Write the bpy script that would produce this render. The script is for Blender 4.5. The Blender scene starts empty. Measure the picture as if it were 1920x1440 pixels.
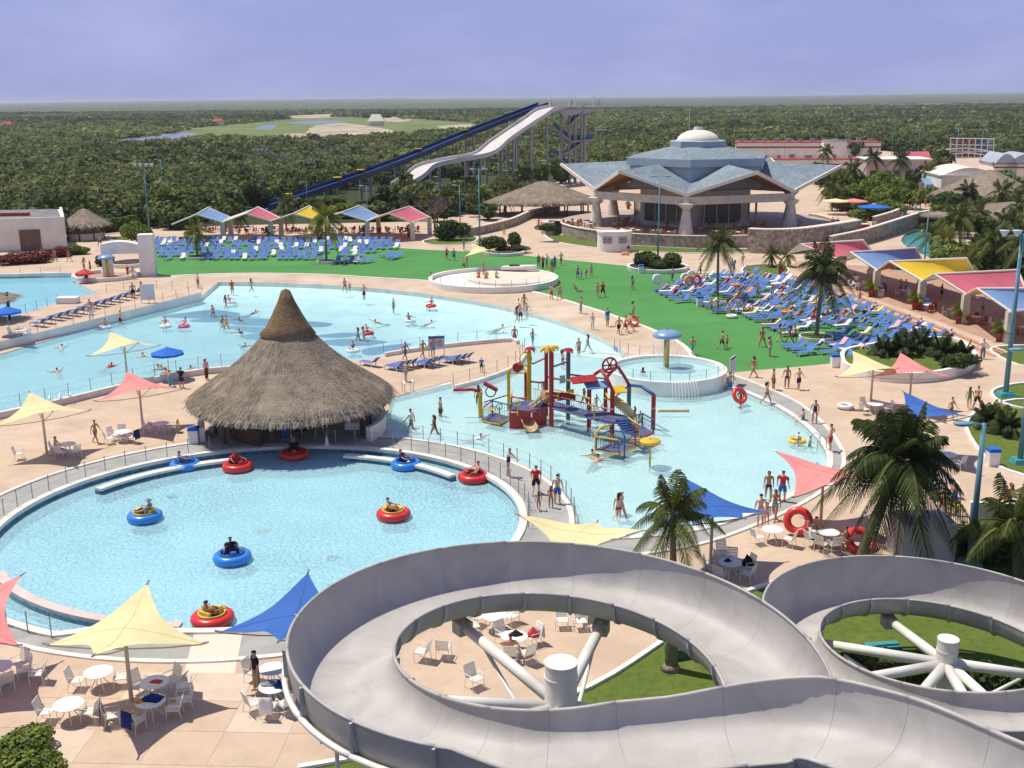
import bpy, bmesh, math, random
import numpy as np
from mathutils import Vector, Matrix, Euler
from mathutils.geometry import delaunay_2d_cdt
R = math.radians
rnd = random.Random(7)
SC = bpy.context.scene
COL = SC.collection

# ------------------------------------------------------------------ camera
FPX, PITCH, ROLL, CAMZ = 2080.0, R(14.42), R(-0.5), 22.0
cam = bpy.data.cameras.new('camera'); cam_ob = bpy.data.objects.new('camera', cam); COL.objects.link(cam_ob)
cam.sensor_width = 36.0; cam.lens = 36.0 * FPX / 1920.0
cam.clip_start = 0.5; cam.clip_end = 60000
CM = Matrix.Rotation(math.pi / 2 - PITCH, 4, 'X') @ Matrix.Rotation(ROLL, 4, 'Z')
cam_ob.matrix_world = Matrix.Translation((0, 0, CAMZ)) @ CM
SC.camera = cam_ob
# ------------------------------------------------------------------ sky and sun
SUN_AZ = math.atan2(0.43, -0.90)          # towards the sun, from +X
SUN_EL = R(66)
world = bpy.data.worlds.new('World'); SC.world = world; world.use_nodes = True
wn = world.node_tree; wn.nodes.clear()
wo = wn.nodes.new('ShaderNodeOutputWorld'); wb = wn.nodes.new('ShaderNodeBackground')
sk = wn.nodes.new('ShaderNodeTexSky'); sk.sky_type = 'NISHITA'; sk.sun_disc = False
sk.sun_elevation = SUN_EL; sk.sun_rotation = math.pi / 2 - SUN_AZ
sk.altitude = 0; sk.air_density = 1.0; sk.dust_density = 0.6; sk.ozone_density = 2.5
tc = wn.nodes.new('ShaderNodeTexCoord'); mp = wn.nodes.new('ShaderNodeMapping')
mp.inputs['Scale'].default_value = (2.6, 2.6, 8.0)
nz = wn.nodes.new('ShaderNodeTexNoise'); nz.inputs['Scale'].default_value = 2.2; nz.inputs['Detail'].default_value = 6
nz.inputs['Roughness'].default_value = 0.55
rp = wn.nodes.new('ShaderNodeValToRGB'); rp.color_ramp.elements[0].position = 0.44; rp.color_ramp.elements[1].position = 0.80
rp.color_ramp.elements[1].color = (0.55, 0.55, 0.55, 1)
tint = wn.nodes.new('ShaderNodeMix'); tint.data_type = 'RGBA'; tint.blend_type = 'MULTIPLY'; tint.inputs[0].default_value = 1.0
tint.inputs[7].default_value = (0.95, 0.90, 1.05, 1)
cl = wn.nodes.new('ShaderNodeMix'); cl.data_type = 'RGBA'
cl.inputs[7].default_value = (7.4, 7.7, 11.6, 1)
veil = wn.nodes.new('ShaderNodeMix'); veil.data_type = 'RGBA'; veil.inputs[0].default_value = 0.80; veil.inputs[7].default_value = (4.6, 5.1, 10.3, 1)   # an even thin overcast
L = wn.links.new
L(tc.outputs['Generated'], mp.inputs['Vector']); L(mp.outputs['Vector'], nz.inputs['Vector']); L(nz.outputs['Fac'], rp.inputs['Fac'])
L(sk.outputs['Color'], tint.inputs[6]); sxyz = wn.nodes.new('ShaderNodeSeparateXYZ'); vmr = wn.nodes.new('ShaderNodeMapRange'); vmr.interpolation_type = 'SMOOTHSTEP'   # haze is thick near the horizon, thin overhead
vmr.inputs[1].default_value = -0.05; vmr.inputs[2].default_value = 0.65; vmr.inputs[3].default_value = 0.85; vmr.inputs[4].default_value = 0.26
L(tc.outputs['Generated'], sxyz.inputs[0]); L(sxyz.outputs['Z'], vmr.inputs[0]); L(vmr.outputs[0], veil.inputs[0])
L(tint.outputs[2], veil.inputs[6]); L(veil.outputs[2], cl.inputs[6]); L(rp.outputs['Color'], cl.inputs[0])
L(cl.outputs[2], wb.inputs['Color']); L(wb.outputs['Background'], wo.inputs['Surface'])
wb.inputs['Strength'].default_value = 0.075
sun = bpy.data.lights.new('sun', 'SUN'); sun.energy = 4.9; sun.angle = R(0.53); sun.color = (1.0, 0.94, 0.82)
sun_ob = bpy.data.objects.new('sun', sun); COL.objects.link(sun_ob)
sd = Vector((math.cos(SUN_AZ) * math.cos(SUN_EL), math.sin(SUN_AZ) * math.cos(SUN_EL), math.sin(SUN_EL)))
sun_ob.rotation_euler = sd.to_track_quat('Z', 'Y').to_euler(); sun_ob.location = sd * 200
SC.view_settings.view_transform = 'Standard'; SC.view_settings.look = 'None'
SC.view_settings.exposure = 0.0; SC.view_settings.gamma = 1.0; SC.view_settings.use_curve_mapping = False
SC.cycles.max_bounces = 6; SC.cycles.diffuse_bounces = 3; SC.cycles.transparent_max_bounces = 12
SC.cycles.volume_bounces = 0; SC.cycles.use_denoising = True
SC.cycles.caustics_reflective = False; SC.cycles.caustics_refractive = False

# ------------------------------------------------------------------ surveying: where a sight line meets a level of the site
C3 = CM.to_3x3(); CO = Vector((0, 0, CAMZ)); C3T = C3.transposed()
def ray(px, py): return C3 @ Vector(((px - 960) / FPX, -(py - 720) / FPX, -1.0))
def G(px, py, z=0.0):
    d = ray(px, py); t = (z - CAMZ) / d.z
    return Vector((d.x * t, d.y * t, z))
def GY(px, py, Y):
    d = ray(px, py); t = Y / d.y
    return Vector((d.x * t, Y, CAMZ + d.z * t))
def PROJ(p):
    c = C3T @ (Vector(p) - CO)
    return (960 - FPX * c.x / c.z, 720 + FPX * c.y / c.z)
def ZH(b, py):
    lo, hi = -5.0, 60.0
    for _ in range(40):
        m = (lo + hi) / 2
        if PROJ((b[0], b[1], m))[1] > py: lo = m
        else: hi = m
    return lo
def SCALE(p): return FPX / -(C3T @ (Vector(p) - CO)).z     # pixels per metre there

# ------------------------------------------------------------------ materials
MATS = {}
def mat(name, col, rough=0.7, var=0.12, scale=3.0, bump=0.0, bscale=None, spec=0.3, metal=0.0, col2=None, detail=4, trans=0.0, hueobj=0.0, lo=0.35, hi=0.65):
    if name in MATS: return MATS[name]
    m = bpy.data.materials.new(name); m.use_nodes = True; nt = m.node_tree; n = nt.nodes; l = nt.links.new
    b = n['Principled BSDF']; b.inputs['Roughness'].default_value = rough; b.inputs['Metallic'].default_value = metal
    b.inputs['Specular IOR Level'].default_value = spec
    t = n.new('ShaderNodeTexCoord'); no = n.new('ShaderNodeTexNoise'); no.inputs['Scale'].default_value = scale; no.inputs['Detail'].default_value = detail
    r = n.new('ShaderNodeValToRGB')
    c1 = [max(0, c * (1 - var)) for c in col]; c2 = [min(1, c * (1 + var)) for c in (col2 or col)]
    r.color_ramp.elements[0].position = lo; r.color_ramp.elements[1].position = hi
    r.color_ramp.elements[0].color = (*c1, 1); r.color_ramp.elements[1].color = (*c2, 1)
    l(t.outputs['Object'], no.inputs['Vector']); l(no.outputs['Fac'], r.inputs['Fac'])
    out = r.outputs['Color']
    if hueobj:
        oi = n.new('ShaderNodeObjectInfo'); hs = n.new('ShaderNodeHueSaturation')
        mr = n.new('ShaderNodeMapRange'); mr.inputs[3].default_value = 1 - hueobj; mr.inputs[4].default_value = 1 + hueobj
        l(oi.outputs['Random'], mr.inputs[0]); l(mr.outputs[0], hs.inputs['Value']); l(out, hs.inputs['Color']); out = hs.outputs['Color']
    l(out, b.inputs['Base Color'])
    if bump:
        bn = n.new('ShaderNodeTexNoise'); bn.inputs['Scale'].default_value = bscale or scale * 6; bn.inputs['Detail'].default_value = 3
        bp = n.new('ShaderNodeBump'); bp.inputs['Strength'].default_value = bump; bp.inputs['Distance'].default_value = 0.05
        l(t.outputs['Object'], bn.inputs['Vector']); l(bn.outputs['Fac'], bp.inputs['Height']); l(bp.outputs['Normal'], b.inputs['Normal'])
    if trans:
        tr = n.new('ShaderNodeBsdfTranslucent'); mx = n.new('ShaderNodeMixShader'); mx.inputs[0].default_value = trans
        l(out, tr.inputs['Color']); l(b.outputs[0], mx.inputs[1]); l(tr.outputs[0], mx.inputs[2]); l(mx.outputs[0], n['Material Output'].inputs['Surface'])
    MATS[name] = m
    return m
def nodes(m): return m.node_tree.nodes, m.node_tree.links.new

# ------------------------------------------------------------------ mesh builder
class MB:
    def __init__(s): s.v = []; s.f = []
    def add(s, vs, fs):
        o = len(s.v); s.v += [tuple(x) for x in vs]; s.f += [tuple(i + o for i in f) for f in fs]; return s
    def box(s, c, d, rz=0.0, taper=1.0, M=None):
        hx, hy, hz = d[0] / 2, d[1] / 2, d[2] / 2; vs = []
        for z, k in ((-hz, 1), (hz, taper)):
            for x, y in ((-hx, -hy), (hx, -hy), (hx, hy), (-hx, hy)): vs.append(Vector((x * k, y * k, z)))
        q = M if M is not None else Matrix.Rotation(rz, 3, 'Z')
        return s.add([q @ v + Vector(c) for v in vs], [(3, 2, 1, 0), (4, 5, 6, 7), (0, 1, 5, 4), (1, 2, 6, 5), (2, 3, 7, 6), (3, 0, 4, 7)])
    def cyl(s, a, b, r, r2=None, n=8, caps=True):
        a, b = Vector(a), Vector(b); r2 = r if r2 is None else r2
        d = (b - a).normalized(); u = d.orthogonal().normalized(); w = d.cross(u)
        vs = [a + (u * math.cos(i * 2 * math.pi / n) + w * math.sin(i * 2 * math.pi / n)) * r for i in range(n)]
        vs += [b + (u * math.cos(i * 2 * math.pi / n) + w * math.sin(i * 2 * math.pi / n)) * r2 for i in range(n)]
        fs = [(i, (i + 1) % n, n + (i + 1) % n, n + i) for i in range(n)]
        if caps: fs += [tuple(range(n - 1, -1, -1)), tuple(range(n, 2 * n))]
        return s.add(vs, fs)
    def tube(s, pts, r, n=6, closed=False, caps=True):
        pts = [Vector(p) for p in pts]; N = len(pts); rs = r if isinstance(r, (list, tuple)) else [r] * N; vs = []; u = None
        for i, p in enumerate(pts):
            t = (pts[(i + 1) % N] - pts[i - 1]) if closed else (pts[min(i + 1, N - 1)] - pts[max(i - 1, 0)])
            t.normalize()
            if u is None: u = t.orthogonal().normalized()
            u = (u - t * u.dot(t)); u = u.normalized() if u.length > 1e-6 else t.orthogonal().normalized()
            w = t.cross(u)
            vs += [p + (u * math.cos(k * 2 * math.pi / n) + w * math.sin(k * 2 * math.pi / n)) * rs[i] for k in range(n)]
        fs = []
        for i in range(N if closed else N - 1):
            j = (i + 1) % N
            fs += [(i * n + k, i * n + (k + 1) % n, j * n + (k + 1) % n, j * n + k) for k in range(n)]
        if caps and not closed: fs += [tuple(range(n - 1, -1, -1)), tuple(range((N - 1) * n, N * n))]
        return s.add(vs, fs)
    def lathe(s, prof, n=16, c=(0, 0, 0), caps=False, jit=0.0, rng=None):
        vs = []; m = len(prof)
        for i in range(n):
            a = i * 2 * math.pi / n
            for r, z in prof:
                k = 1 + (rng.uniform(-jit, jit) if rng else 0)
                vs.append((c[0] + r * k * math.cos(a), c[1] + r * k * math.sin(a), c[2] + z))
        fs = [(i * m + j, ((i + 1) % n) * m + j, ((i + 1) % n) * m + j + 1, i * m + j + 1) for i in range(n) for j in range(m - 1)]
        if caps: fs += [tuple(i * m for i in range(n - 1, -1, -1)), tuple(i * m + m - 1 for i in range(n))]
        return s.add(vs, fs)
    def torus(s, Rr, r, n=24, k=8, c=(0, 0, 0), M=None):
        vs = []; q = M or Matrix.Identity(3)
        for i in range(n):
            a = i * 2 * math.pi / n
            for j in range(k):
                b = j * 2 * math.pi / k
                vs.append(q @ Vector(((Rr + r * math.cos(b)) * math.cos(a), (Rr + r * math.cos(b)) * math.sin(a), r * math.sin(b))) + Vector(c))
        return s.add(vs, [(i * k + j, ((i + 1) % n) * k + j, ((i + 1) % n) * k + (j + 1) % k, i * k + (j + 1) % k) for i in range(n) for j in range(k)])
    def ball(s, c, r, n=10, m=6, sc=(1, 1, 1)):
        vs = [(c[0], c[1], c[2] + r * sc[2])]; 
        for j in range(1, m):
            p = math.pi * j / m
            for i in range(n):
                a = i * 2 * math.pi / n
                vs.append((c[0] + r * sc[0] * math.sin(p) * math.cos(a), c[1] + r * sc[1] * math.sin(p) * math.sin(a), c[2] + r * sc[2] * math.cos(p)))
        vs.append((c[0], c[1], c[2] - r * sc[2])); e = len(vs) - 1
        fs = [(0, 1 + i, 1 + (i + 1) % n) for i in range(n)]
        for j in range(m - 2): fs += [(1 + j * n + i, 1 + (j + 1) * n + i, 1 + (j + 1) * n + (i + 1) % n, 1 + j * n + (i + 1) % n) for i in range(n)]
        fs += [(e, 1 + (m - 2) * n + (i + 1) % n, 1 + (m - 2) * n + i) for i in range(n)]
        return s.add(vs, fs)
    def prism(s, poly, z0, z1):
        n = len(poly); vs = [(p[0], p[1], z0) for p in poly] + [(p[0], p[1], z1) for p in poly]
        return s.add(vs, [tuple(range(n - 1, -1, -1)), tuple(range(n, 2 * n))] + [(i, (i + 1) % n, n + (i + 1) % n, n + i) for i in range(n)])
    def wall(s, pts, w, z0, z1, closed=False):
        """a wall of width w to the left of the line of points; z1 may be a list"""
        P = [Vector((p[0], p[1])) for p in pts]; N = len(P); z1s = z1 if isinstance(z1, (list, tuple)) else [z1] * N; z0s = z0 if isinstance(z0, (list, tuple)) else [z0] * N
        vs = []
        for i, p in enumerate(P):
            t = (P[(i + 1) % N] - P[i - 1]) if closed else (P[min(i + 1, N - 1)] - P[max(i - 1, 0)])
            t.normalize(); q = p + Vector((-t.y, t.x)) * w
            vs += [(p.x, p.y, z0s[i]), (p.x, p.y, z1s[i]), (q.x, q.y, z1s[i]), (q.x, q.y, z0s[i])]
        fs = []
        for i in range(N if closed else N - 1):
            j = (i + 1) % N
            fs += [(4 * i + k, 4 * j + k, 4 * j + (k + 1) % 4, 4 * i + (k + 1) % 4) for k in range(4)]
        if not closed: fs += [(0, 1, 2, 3), (4 * N - 1, 4 * N - 2, 4 * N - 3, 4 * N - 4)]
        return s.add(vs, fs)
    def mesh(s, name='mesh', smooth=False):
        me = bpy.data.meshes.new(name); me.from_pydata(s.v, [], s.f)
        bm = bmesh.new(); bm.from_mesh(me); bmesh.ops.recalc_face_normals(bm, faces=bm.faces); bm.to_mesh(me); bm.free()
        if smooth: me.polygons.foreach_set('use_smooth', [True] * len(me.polygons))
        me.update(); return me
def ob(name, mb, m, parent=None, loc=None, smooth=False, rz=0.0, auto=None):
    me = mb.mesh(name, smooth) if isinstance(mb, MB) else mb
    o = bpy.data.objects.new(name, me); COL.objects.link(o)
    if m is not None and not me.materials: me.materials.append(m)
    if parent: o.parent = parent
    if loc is not None: o.location = loc
    if rz: o.rotation_euler.z = rz
    if auto:
        me.polygons.foreach_set('use_smooth', [True] * len(me.polygons)); me.set_sharp_from_angle(angle=R(auto))
    return o
def tag(o, label, cat, group=None):
    o['label'] = label; o['category'] = cat
    if group: o['group'] = group
    return o
def struct(o): o['kind'] = 'structure'; return o
def stuff(o, label=None, cat=None):
    o['kind'] = 'stuff'
    if label: o['label'] = label; o['category'] = cat
    return o
def thing(name, label, cat, loc=(0, 0, 0), rz=0.0, group=None):
    o = bpy.data.objects.new(name, None); COL.objects.link(o); o.empty_display_size = 0.3
    o.location = loc; o.rotation_euler = (0, 0, rz); return tag(o, label, cat, group)
KIDS = {}
def clone(o, loc=None, rz=None, label=None, group=None, parent=None, scale=None):
    c = o.copy(); COL.objects.link(c)
    if parent is not None: c.parent = parent
    if loc is not None: c.location = loc
    if rz is not None: c.rotation_euler.z = rz
    if scale is not None: c.scale = (scale,) * 3
    if label: c['label'] = label
    if group: c['group'] = group
    if o.name not in KIDS: KIDS[o.name] = list(o.children)
    for ch in KIDS[o.name]: clone(ch, parent=c)
    return c
def slot(o, m):
    o.material_slots[0].link = 'OBJECT'; o.material_slots[0].material = m
def spline(pts, n=6, closed=False):
    """Catmull-Rom through the points"""
    P = [Vector(p) for p in pts]; N = len(P); out = []
    for i in range(N if closed else N - 1):
        if closed: a, b, c, d = P[i - 1], P[i], P[(i + 1) % N], P[(i + 2) % N]
        else: a, b, c, d = P[max(i - 1, 0)], P[i], P[i + 1], P[min(i + 2, N - 1)]
        for k in range(n):
            t = k / n
            out.append(0.5 * ((2 * b) + (c - a) * t + (2 * a - 5 * b + 4 * c - d) * t * t + (3 * b - a - 3 * c + d) * t ** 3))
    if not closed: out.append(P[-1])
    return out
def inpoly(x, y, poly):
    r = False; j = len(poly) - 1
    for i in range(len(poly)):
        xi, yi = poly[i][0], poly[i][1]; xj, yj = poly[j][0], poly[j][1]
        if (yi > y) != (yj > y) and x < (xj - xi) * (y - yi) / (yj - yi) + xi: r = not r
        j = i
    return r
def GS(pix, n=5, closed=False, z=0.0): return spline([G(x, y, z) for x, y in pix], n, closed)
def resample(pts, step):
    out = [pts[0].copy()]; acc = 0.0
    for a, b in zip(pts, pts[1:]):
        d = (b - a).length
        while acc + d >= step and d > 1e-9:
            t = (step - acc) / d; a = a.lerp(b, t); out.append(a.copy()); d = (b - a).length; acc = 0.0
        acc += d
    return out
# ------------------------------------------------------------------ the site plan
BC = Vector((-13.55, 56.5)); BR = 13.45; BRO = 16.2          # bumper boat pool and the walk round it
def polar(c, r, a):
    if c is BC: r = r + 0.5 * math.cos(2 * a)          # the boat pool is a little wider than deep
    return Vector((c[0] + r * math.cos(a), c[1] + r * math.sin(a), 0))
def ang(c, px, py): q = G(px, py); return math.atan2(q.y - c[1], q.x - c[0])
a0, a1 = ang(BC, -90, 1085), ang(BC, 185, 1185)
def brad(a):
    t = (a - a0) / (a1 - a0)
    return BR + (1.35 * min(1.0, math.sin(math.pi * t) * 2.2) if 0 < t < 1 else 0.0)
bumper_loop = [polar(BC, brad(a), a) for a in [i * 2 * math.pi / 140 - math.pi for i in range(140)]]
ring_loop = [polar(BC, BRO, i * 2 * math.pi / 120) for i in range(120)]
WC = Vector((-41.08, 86.4)); WR = 52.17                      # shore line of the wave pool
wa0, wa1 = ang(WC, 1165, 668), ang(WC, 400, 533)
shore = [polar(WC, WR, wa0 + (wa1 - wa0) * i / 60) for i in range(61)]
penin_wall = [G(378, 556, -0.05), G(250, 592, -0.05), G(120, 630, -0.05), G(0, 665, -0.05), G(-260, 742, -0.05)]
wave_front = GS([(-260, 850), (-120, 812), (0, 783), (105, 760), (250, 725), (385, 700), (540, 688), (690, 672), (800, 655), (945, 640), (975, 645)], 4)
flat = lambda L_: [Vector((p.x, p.y, 0)) for p in L_]
wave_loop = shore + flat(penin_wall) + wave_front
act_edge_r = GS([(1352, 722), (1400, 737), (1460, 765), (1510, 800), (1543, 838), (1550, 865), (1540, 888), (1505, 912), (1440, 945), (1330, 985), (1200, 1004), (1110, 1004), (1078, 994)], 5)
ra0, ra1 = ang(BC, 1072, 985), ang(BC, 735, 812)
act_edge_l = [polar(BC, BRO + 0.35, ra0 + (ra1 - ra0) * i / 24) for i in range(25)]
pen_edge = GS([(735, 745), (845, 714)], 1) + GS([(850, 727), (905, 712), (960, 690), (980, 668), (985, 652)], 5)
act_loop = act_edge_r + act_edge_l + [G(722, 790)] + pen_edge + [G(975, 645), G(1165, 668), G(1260, 672), G(1345, 695)]
turf_low = GS([(275, 520), (380, 515), (480, 513), (600, 515), (700, 521), (800, 527), (900, 536), (1000, 548), (1100, 577), (1160, 597), (1210, 615), (1265, 640), (1290, 662), (1297, 680)], 4)
beach_loop = turf_low + [G(1250, 690), G(1165, 668)] + shore[1:] + [G(378, 545), G(275, 530)]
turf_loop = turf_low + [G(1340, 700)] + GS([(1380, 698), (1430, 693), (1545, 683), (1640, 668), (1800, 642), (1720, 606), (1600, 562), (1500, 530), (1400, 514), (1300, 512), (1180, 499), (1060, 487), (960, 477), (870, 471), (750, 465), (735, 452), (500, 449), (275, 455)], 2)
lag_loop = flat(GS([(-260, 523), (0, 519), (80, 517), (132, 516), (140, 526), (165, 541), (185, 552), (160, 561), (115, 575), (50, 597), (0, 613), (-260, 700)], 4))
grey_loop = GS([(1366, 702), (1440, 730), (1500, 760), (1545, 800), (1572, 838), (1578, 870), (1562, 900), (1520, 932), (1450, 968), (1330, 1014), (1210, 1037), (1100, 1048), (1050, 1030)], 4) + [G(1000, 960), G(1100, 800)]
cream_patch = [G(345, 1262), G(440, 1262), G(455, 1184), G(365, 1184)]
river_loop = GS([(1690, 452), (1705, 434), (1735, 432), (1790, 462), (1860, 500), (1990, 560), (1960, 575), (1830, 520), (1760, 490), (1715, 470)], 4, True)
lawns = [
    GS([(560, 1445), (690, 1421), (900, 1370), (1110, 1291), (1252, 1202), (1360, 1130), (1480, 1088), (1600, 1066), (1700, 1058), (1780, 1045)], 4) + [G(1795, 985), G(1930, 975), G(2300, 960), G(2300, 1440), G(2300, 1900), G(400, 1900)],
    GS([(1815, 795), (1850, 765), (1930, 750), (2060, 770), (2060, 940), (1930, 895), (1875, 875), (1835, 840)], 4, True),
    GS([(1862, 738), (1880, 727), (1930, 720), (2030, 730), (2030, 775), (1930, 768), (1880, 755)], 4, True),
    GS([(1860, 655), (1900, 650), (2000, 650), (2000, 690), (1925, 688), (1880, 672)], 4, True),
    GS([(795, 452), (840, 447), (885, 443), (893, 450), (870, 458), (810, 459)], 4, True),
    GS([(1020, 437), (1050, 440), (1120, 452), (1165, 456), (1165, 467), (1100, 463), (1040, 452)], 3, True),
    GS([(1188, 462), (1300, 467), (1400, 468), (1405, 474), (1300, 475), (1188, 471)], 3, True),
    GS([(188, 440), (230, 436), (280, 432), (300, 425), (420, 415), (420, 405), (190, 430)], 3, True),
    GS([(210, 446), (240, 444), (240, 452), (205, 450)], 3, True),
    GS([(852, 425), (880, 424), (900, 428), (870, 432), (850, 430)], 3, True),
    GS([(1395, 512), (1400, 500), (1440, 497), (1475, 503), (1470, 515), (1430, 519)], 3, True),
]
terrace_r = [G(1475, 500), G(1560, 535), G(1700, 580), G(1860, 640), G(2300, 690), G(2300, 560), G(1920, 520), G(1500, 490)]
park = [G(-330, 480), G(130, 437), G(330, 426), G(500, 421), G(760, 416), G(900, 400), G(1000, 352), G(1150, 318), G(1380, 288), G(1500, 283), G(1660, 283), G(1750, 296), G(2050, 296), G(2500, 420), G(2300, 1900), G(-800, 1900), G(-800, 900)]
far = 30000.0
world_loop = [Vector((-far, -300, 0)), Vector((far, -300, 0)), Vector((far, far, 0)), Vector((-far, far, 0))]
# distant openings in the woodland
golf = [GS(p, 3, True) for p in (
    [(330, 246), (380, 238), (440, 233), (500, 227), (560, 222), (640, 219), (700, 221), (760, 221), (830, 226), (900, 232), (895, 244), (830, 250), (770, 256), (700, 258), (640, 263), (560, 268), (500, 268), (430, 264), (370, 258)],
    [(480, 246), (600, 236), (650, 240), (590, 252), (500, 258)])]
sand_patch = [GS(p, 3, True) for p in (
    [(590, 236), (640, 231), (690, 236), (740, 246), (700, 252), (640, 256), (575, 255)],
    [(310, 239), (345, 236), (360, 239), (330, 243)], [(480, 221), (560, 216), (640, 213), (690, 215), (640, 219), (560, 222)],
    [(540, 250), (600, 252), (580, 258), (535, 256)], [(700, 223), (740, 217), (772, 224), (740, 229)], [(820, 237), (880, 233), (905, 237), (850, 242)],
    [(610, 217), (680, 212), (735, 214), (680, 217)], [(1560, 213), (1700, 212), (1800, 214), (1700, 216)], [(1640, 195), (1760, 194), (1860, 196), (1740, 198)], [(196, 222), (215, 221), (222, 223), (205, 225)], [(330, 222), (420, 219), (500, 216), (430, 222)])]
lagoon = [GS(p, 3, True) for p in (
    [(170, 270), (240, 260), (300, 251), (366, 250), (362, 268), (300, 274), (230, 278)], [(478, 240), (500, 234), (520, 235), (505, 243)], [(540, 230), (600, 226), (655, 228), (600, 233)])]
REG = [('bumper_pool', bumper_loop), ('cream_path', cream_patch), ('bumper_walk', ring_loop), ('activity_pool', act_loop), ('wave_pool', wave_loop), ('pool_walk', grey_loop), ('beach', beach_loop), ('lagoon_pool', lag_loop), ('lazy_river', river_loop)]
for i, l_ in enumerate(lawns): REG.append(('lawn', l_))
REG += [('turf', turf_loop), ('terrace', terrace_r), ('deck', park)]
for l_ in lagoon: REG.append(('lake', l_))
for l_ in sand_patch: REG.append(('sand', l_))
for l_ in golf: REG.append(('golf_green', l_))
REG.append(('terrain', world_loop))
V2 = []; E2 = []
for nm, lp in REG:
    o = len(V2); V2 += [Vector((p[0], p[1])) for p in lp]; E2 += [(o + i, o + (i + 1) % len(lp)) for i in range(len(lp))]
rv, re_, rf, _, _, _ = delaunay_2d_cdt(V2, E2, [], 0, 1e-3)
regs = {}
boxes = [(nm, lp, min(p[0] for p in lp), max(p[0] for p in lp), min(p[1] for p in lp), max(p[1] for p in lp)) for nm, lp in REG]
for f in rf:
    cx = sum(rv[i].x for i in f) / 3; cy = sum(rv[i].y for i in f) / 3
    for nm, lp, x0, x1, y0, y1 in boxes:
        if x0 <= cx <= x1 and y0 <= cy <= y1 and inpoly(cx, cy, lp): regs.setdefault(nm, []).append(f); break
def region_mesh(nm, zf=lambda x, y: 0.0, sub=0):
    fs = regs[nm]; ids = sorted({i for f in fs for i in f}); mp_ = {i: k for k, i in enumerate(ids)}
    b = MB(); b.add([(rv[i].x, rv[i].y, zf(rv[i].x, rv[i].y)) for i in ids], [tuple(mp_[i] for i in f) for f in fs]); return b

# surfaces -------------------------------------------------------------
def ground_mat(name, cols, scales, rough=0.85, bump=0.15, bscale=6.0, wet=None):
    """layered noise: base colour, large stains, fine speckle"""
    m = bpy.data.materials.new(name); m.use_nodes = True; n, l = nodes(m); b = n['Principled BSDF']
    b.inputs['Roughness'].default_value = rough; b.inputs['Specular IOR Level'].default_value = 0.25
    t = n.new('ShaderNodeTexCoord'); prev = None
    for i, (c, s) in enumerate(zip(cols, scales)):
        if i == 0:
            rg = n.new('ShaderNodeRGB'); rg.outputs[0].default_value = (*c, 1); prev = rg.outputs[0]; continue
        no = n.new('ShaderNodeTexNoise'); no.inputs['Scale'].default_value = s; no.inputs['Detail'].default_value = 5; no.inputs['Roughness'].default_value = 0.6
        rr = n.new('ShaderNodeValToRGB'); rr.color_ramp.elements[0].position = 0.46; rr.color_ramp.elements[1].position = 0.68
        rr.color_ramp.elements[1].color = (0.88, 0.88, 0.88, 1)
        mx = n.new('ShaderNodeMix'); mx.data_type = 'RGBA'; mx.inputs[7].default_value = (*c, 1)
        l(t.outputs['Object'], no.inputs['Vector']); l(no.outputs['Fac'], rr.inputs['Fac']); l(rr.outputs['Color'], mx.inputs[0]); l(prev, mx.inputs[6]); prev = mx.outputs[2]
    l(prev, b.inputs['Base Color'])
    bn = n.new('ShaderNodeTexNoise'); bn.inputs['Scale'].default_value = bscale; bn.inputs['Detail'].default_value = 4
    bp = n.new('ShaderNodeBump'); bp.inputs['Strength'].default_value = bump; bp.inputs['Distance'].default_value = 0.05
    l(t.outputs['Object'], bn.inputs['Vector']); l(bn.outputs['Fac'], bp.inputs['Height']); l(bp.outputs['Normal'], b.inputs['Normal'])
    MATS[name] = m; return m
M_deck = ground_mat('deck_concrete', [(0.545, 0.415, 0.30), (0.61, 0.485, 0.36), (0.43, 0.315, 0.225), (0.49, 0.375, 0.275)], [1, 0.10, 0.28, 1.6])
M_slab = ground_mat('slab_concrete', [(0.545, 0.415, 0.305), (0.60, 0.47, 0.355), (0.45, 0.335, 0.24), (0.51, 0.39, 0.285)], [1, 0.16, 0.5, 2.5])
M_slab2 = ground_mat('pale_slab_concrete', [(0.59, 0.475, 0.375), (0.62, 0.51, 0.41), (0.52, 0.41, 0.32)], [1, 0.3, 0.9])
M_walk = ground_mat('grey_walk_coating', [(0.34, 0.34, 0.31), (0.41, 0.40, 0.37), (0.27, 0.275, 0.26)], [1, 0.25, 0.8])
M_turf = ground_mat('artificial_turf', [(0.072, 0.245, 0.062), (0.090, 0.278, 0.074), (0.054, 0.200, 0.048), (0.082, 0.255, 0.068)], [1, 0.05, 0.15, 3.0], rough=0.95, bump=0.4, bscale=30)
M_beach = ground_mat('wet_beach_floor', [(0.58, 0.45, 0.31), (0.70, 0.58, 0.43), (0.48, 0.355, 0.23)], [1, 0.12, 0.3], rough=0.45)
M_lawn = ground_mat('lawn_grass', [(0.105, 0.155, 0.025), (0.155, 0.185, 0.036), (0.060, 0.105, 0.016), (0.125, 0.165, 0.028)], [1, 0.35, 2.5, 12.0], rough=0.95, bump=1.0, bscale=18)
M_terr = ground_mat('terrace_paving', [(0.42, 0.27, 0.19), (0.50, 0.33, 0.24), (0.33, 0.20, 0.14)], [1, 0.3, 1.2])
M_cream = ground_mat('cream_path_concrete', [(0.70, 0.58, 0.46), (0.74, 0.62, 0.5)], [1, 0.5])
M_terrain = ground_mat('scrub_floor', [(0.038, 0.052, 0.018), (0.07, 0.075, 0.03), (0.022, 0.034, 0.012)], [1, 0.004, 0.03], rough=1.0)
M_golf = ground_mat('golf_grass', [(0.14, 0.19, 0.055), (0.21, 0.23, 0.09), (0.085, 0.13, 0.04)], [1, 0.012, 0.03], rough=1.0)
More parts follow.
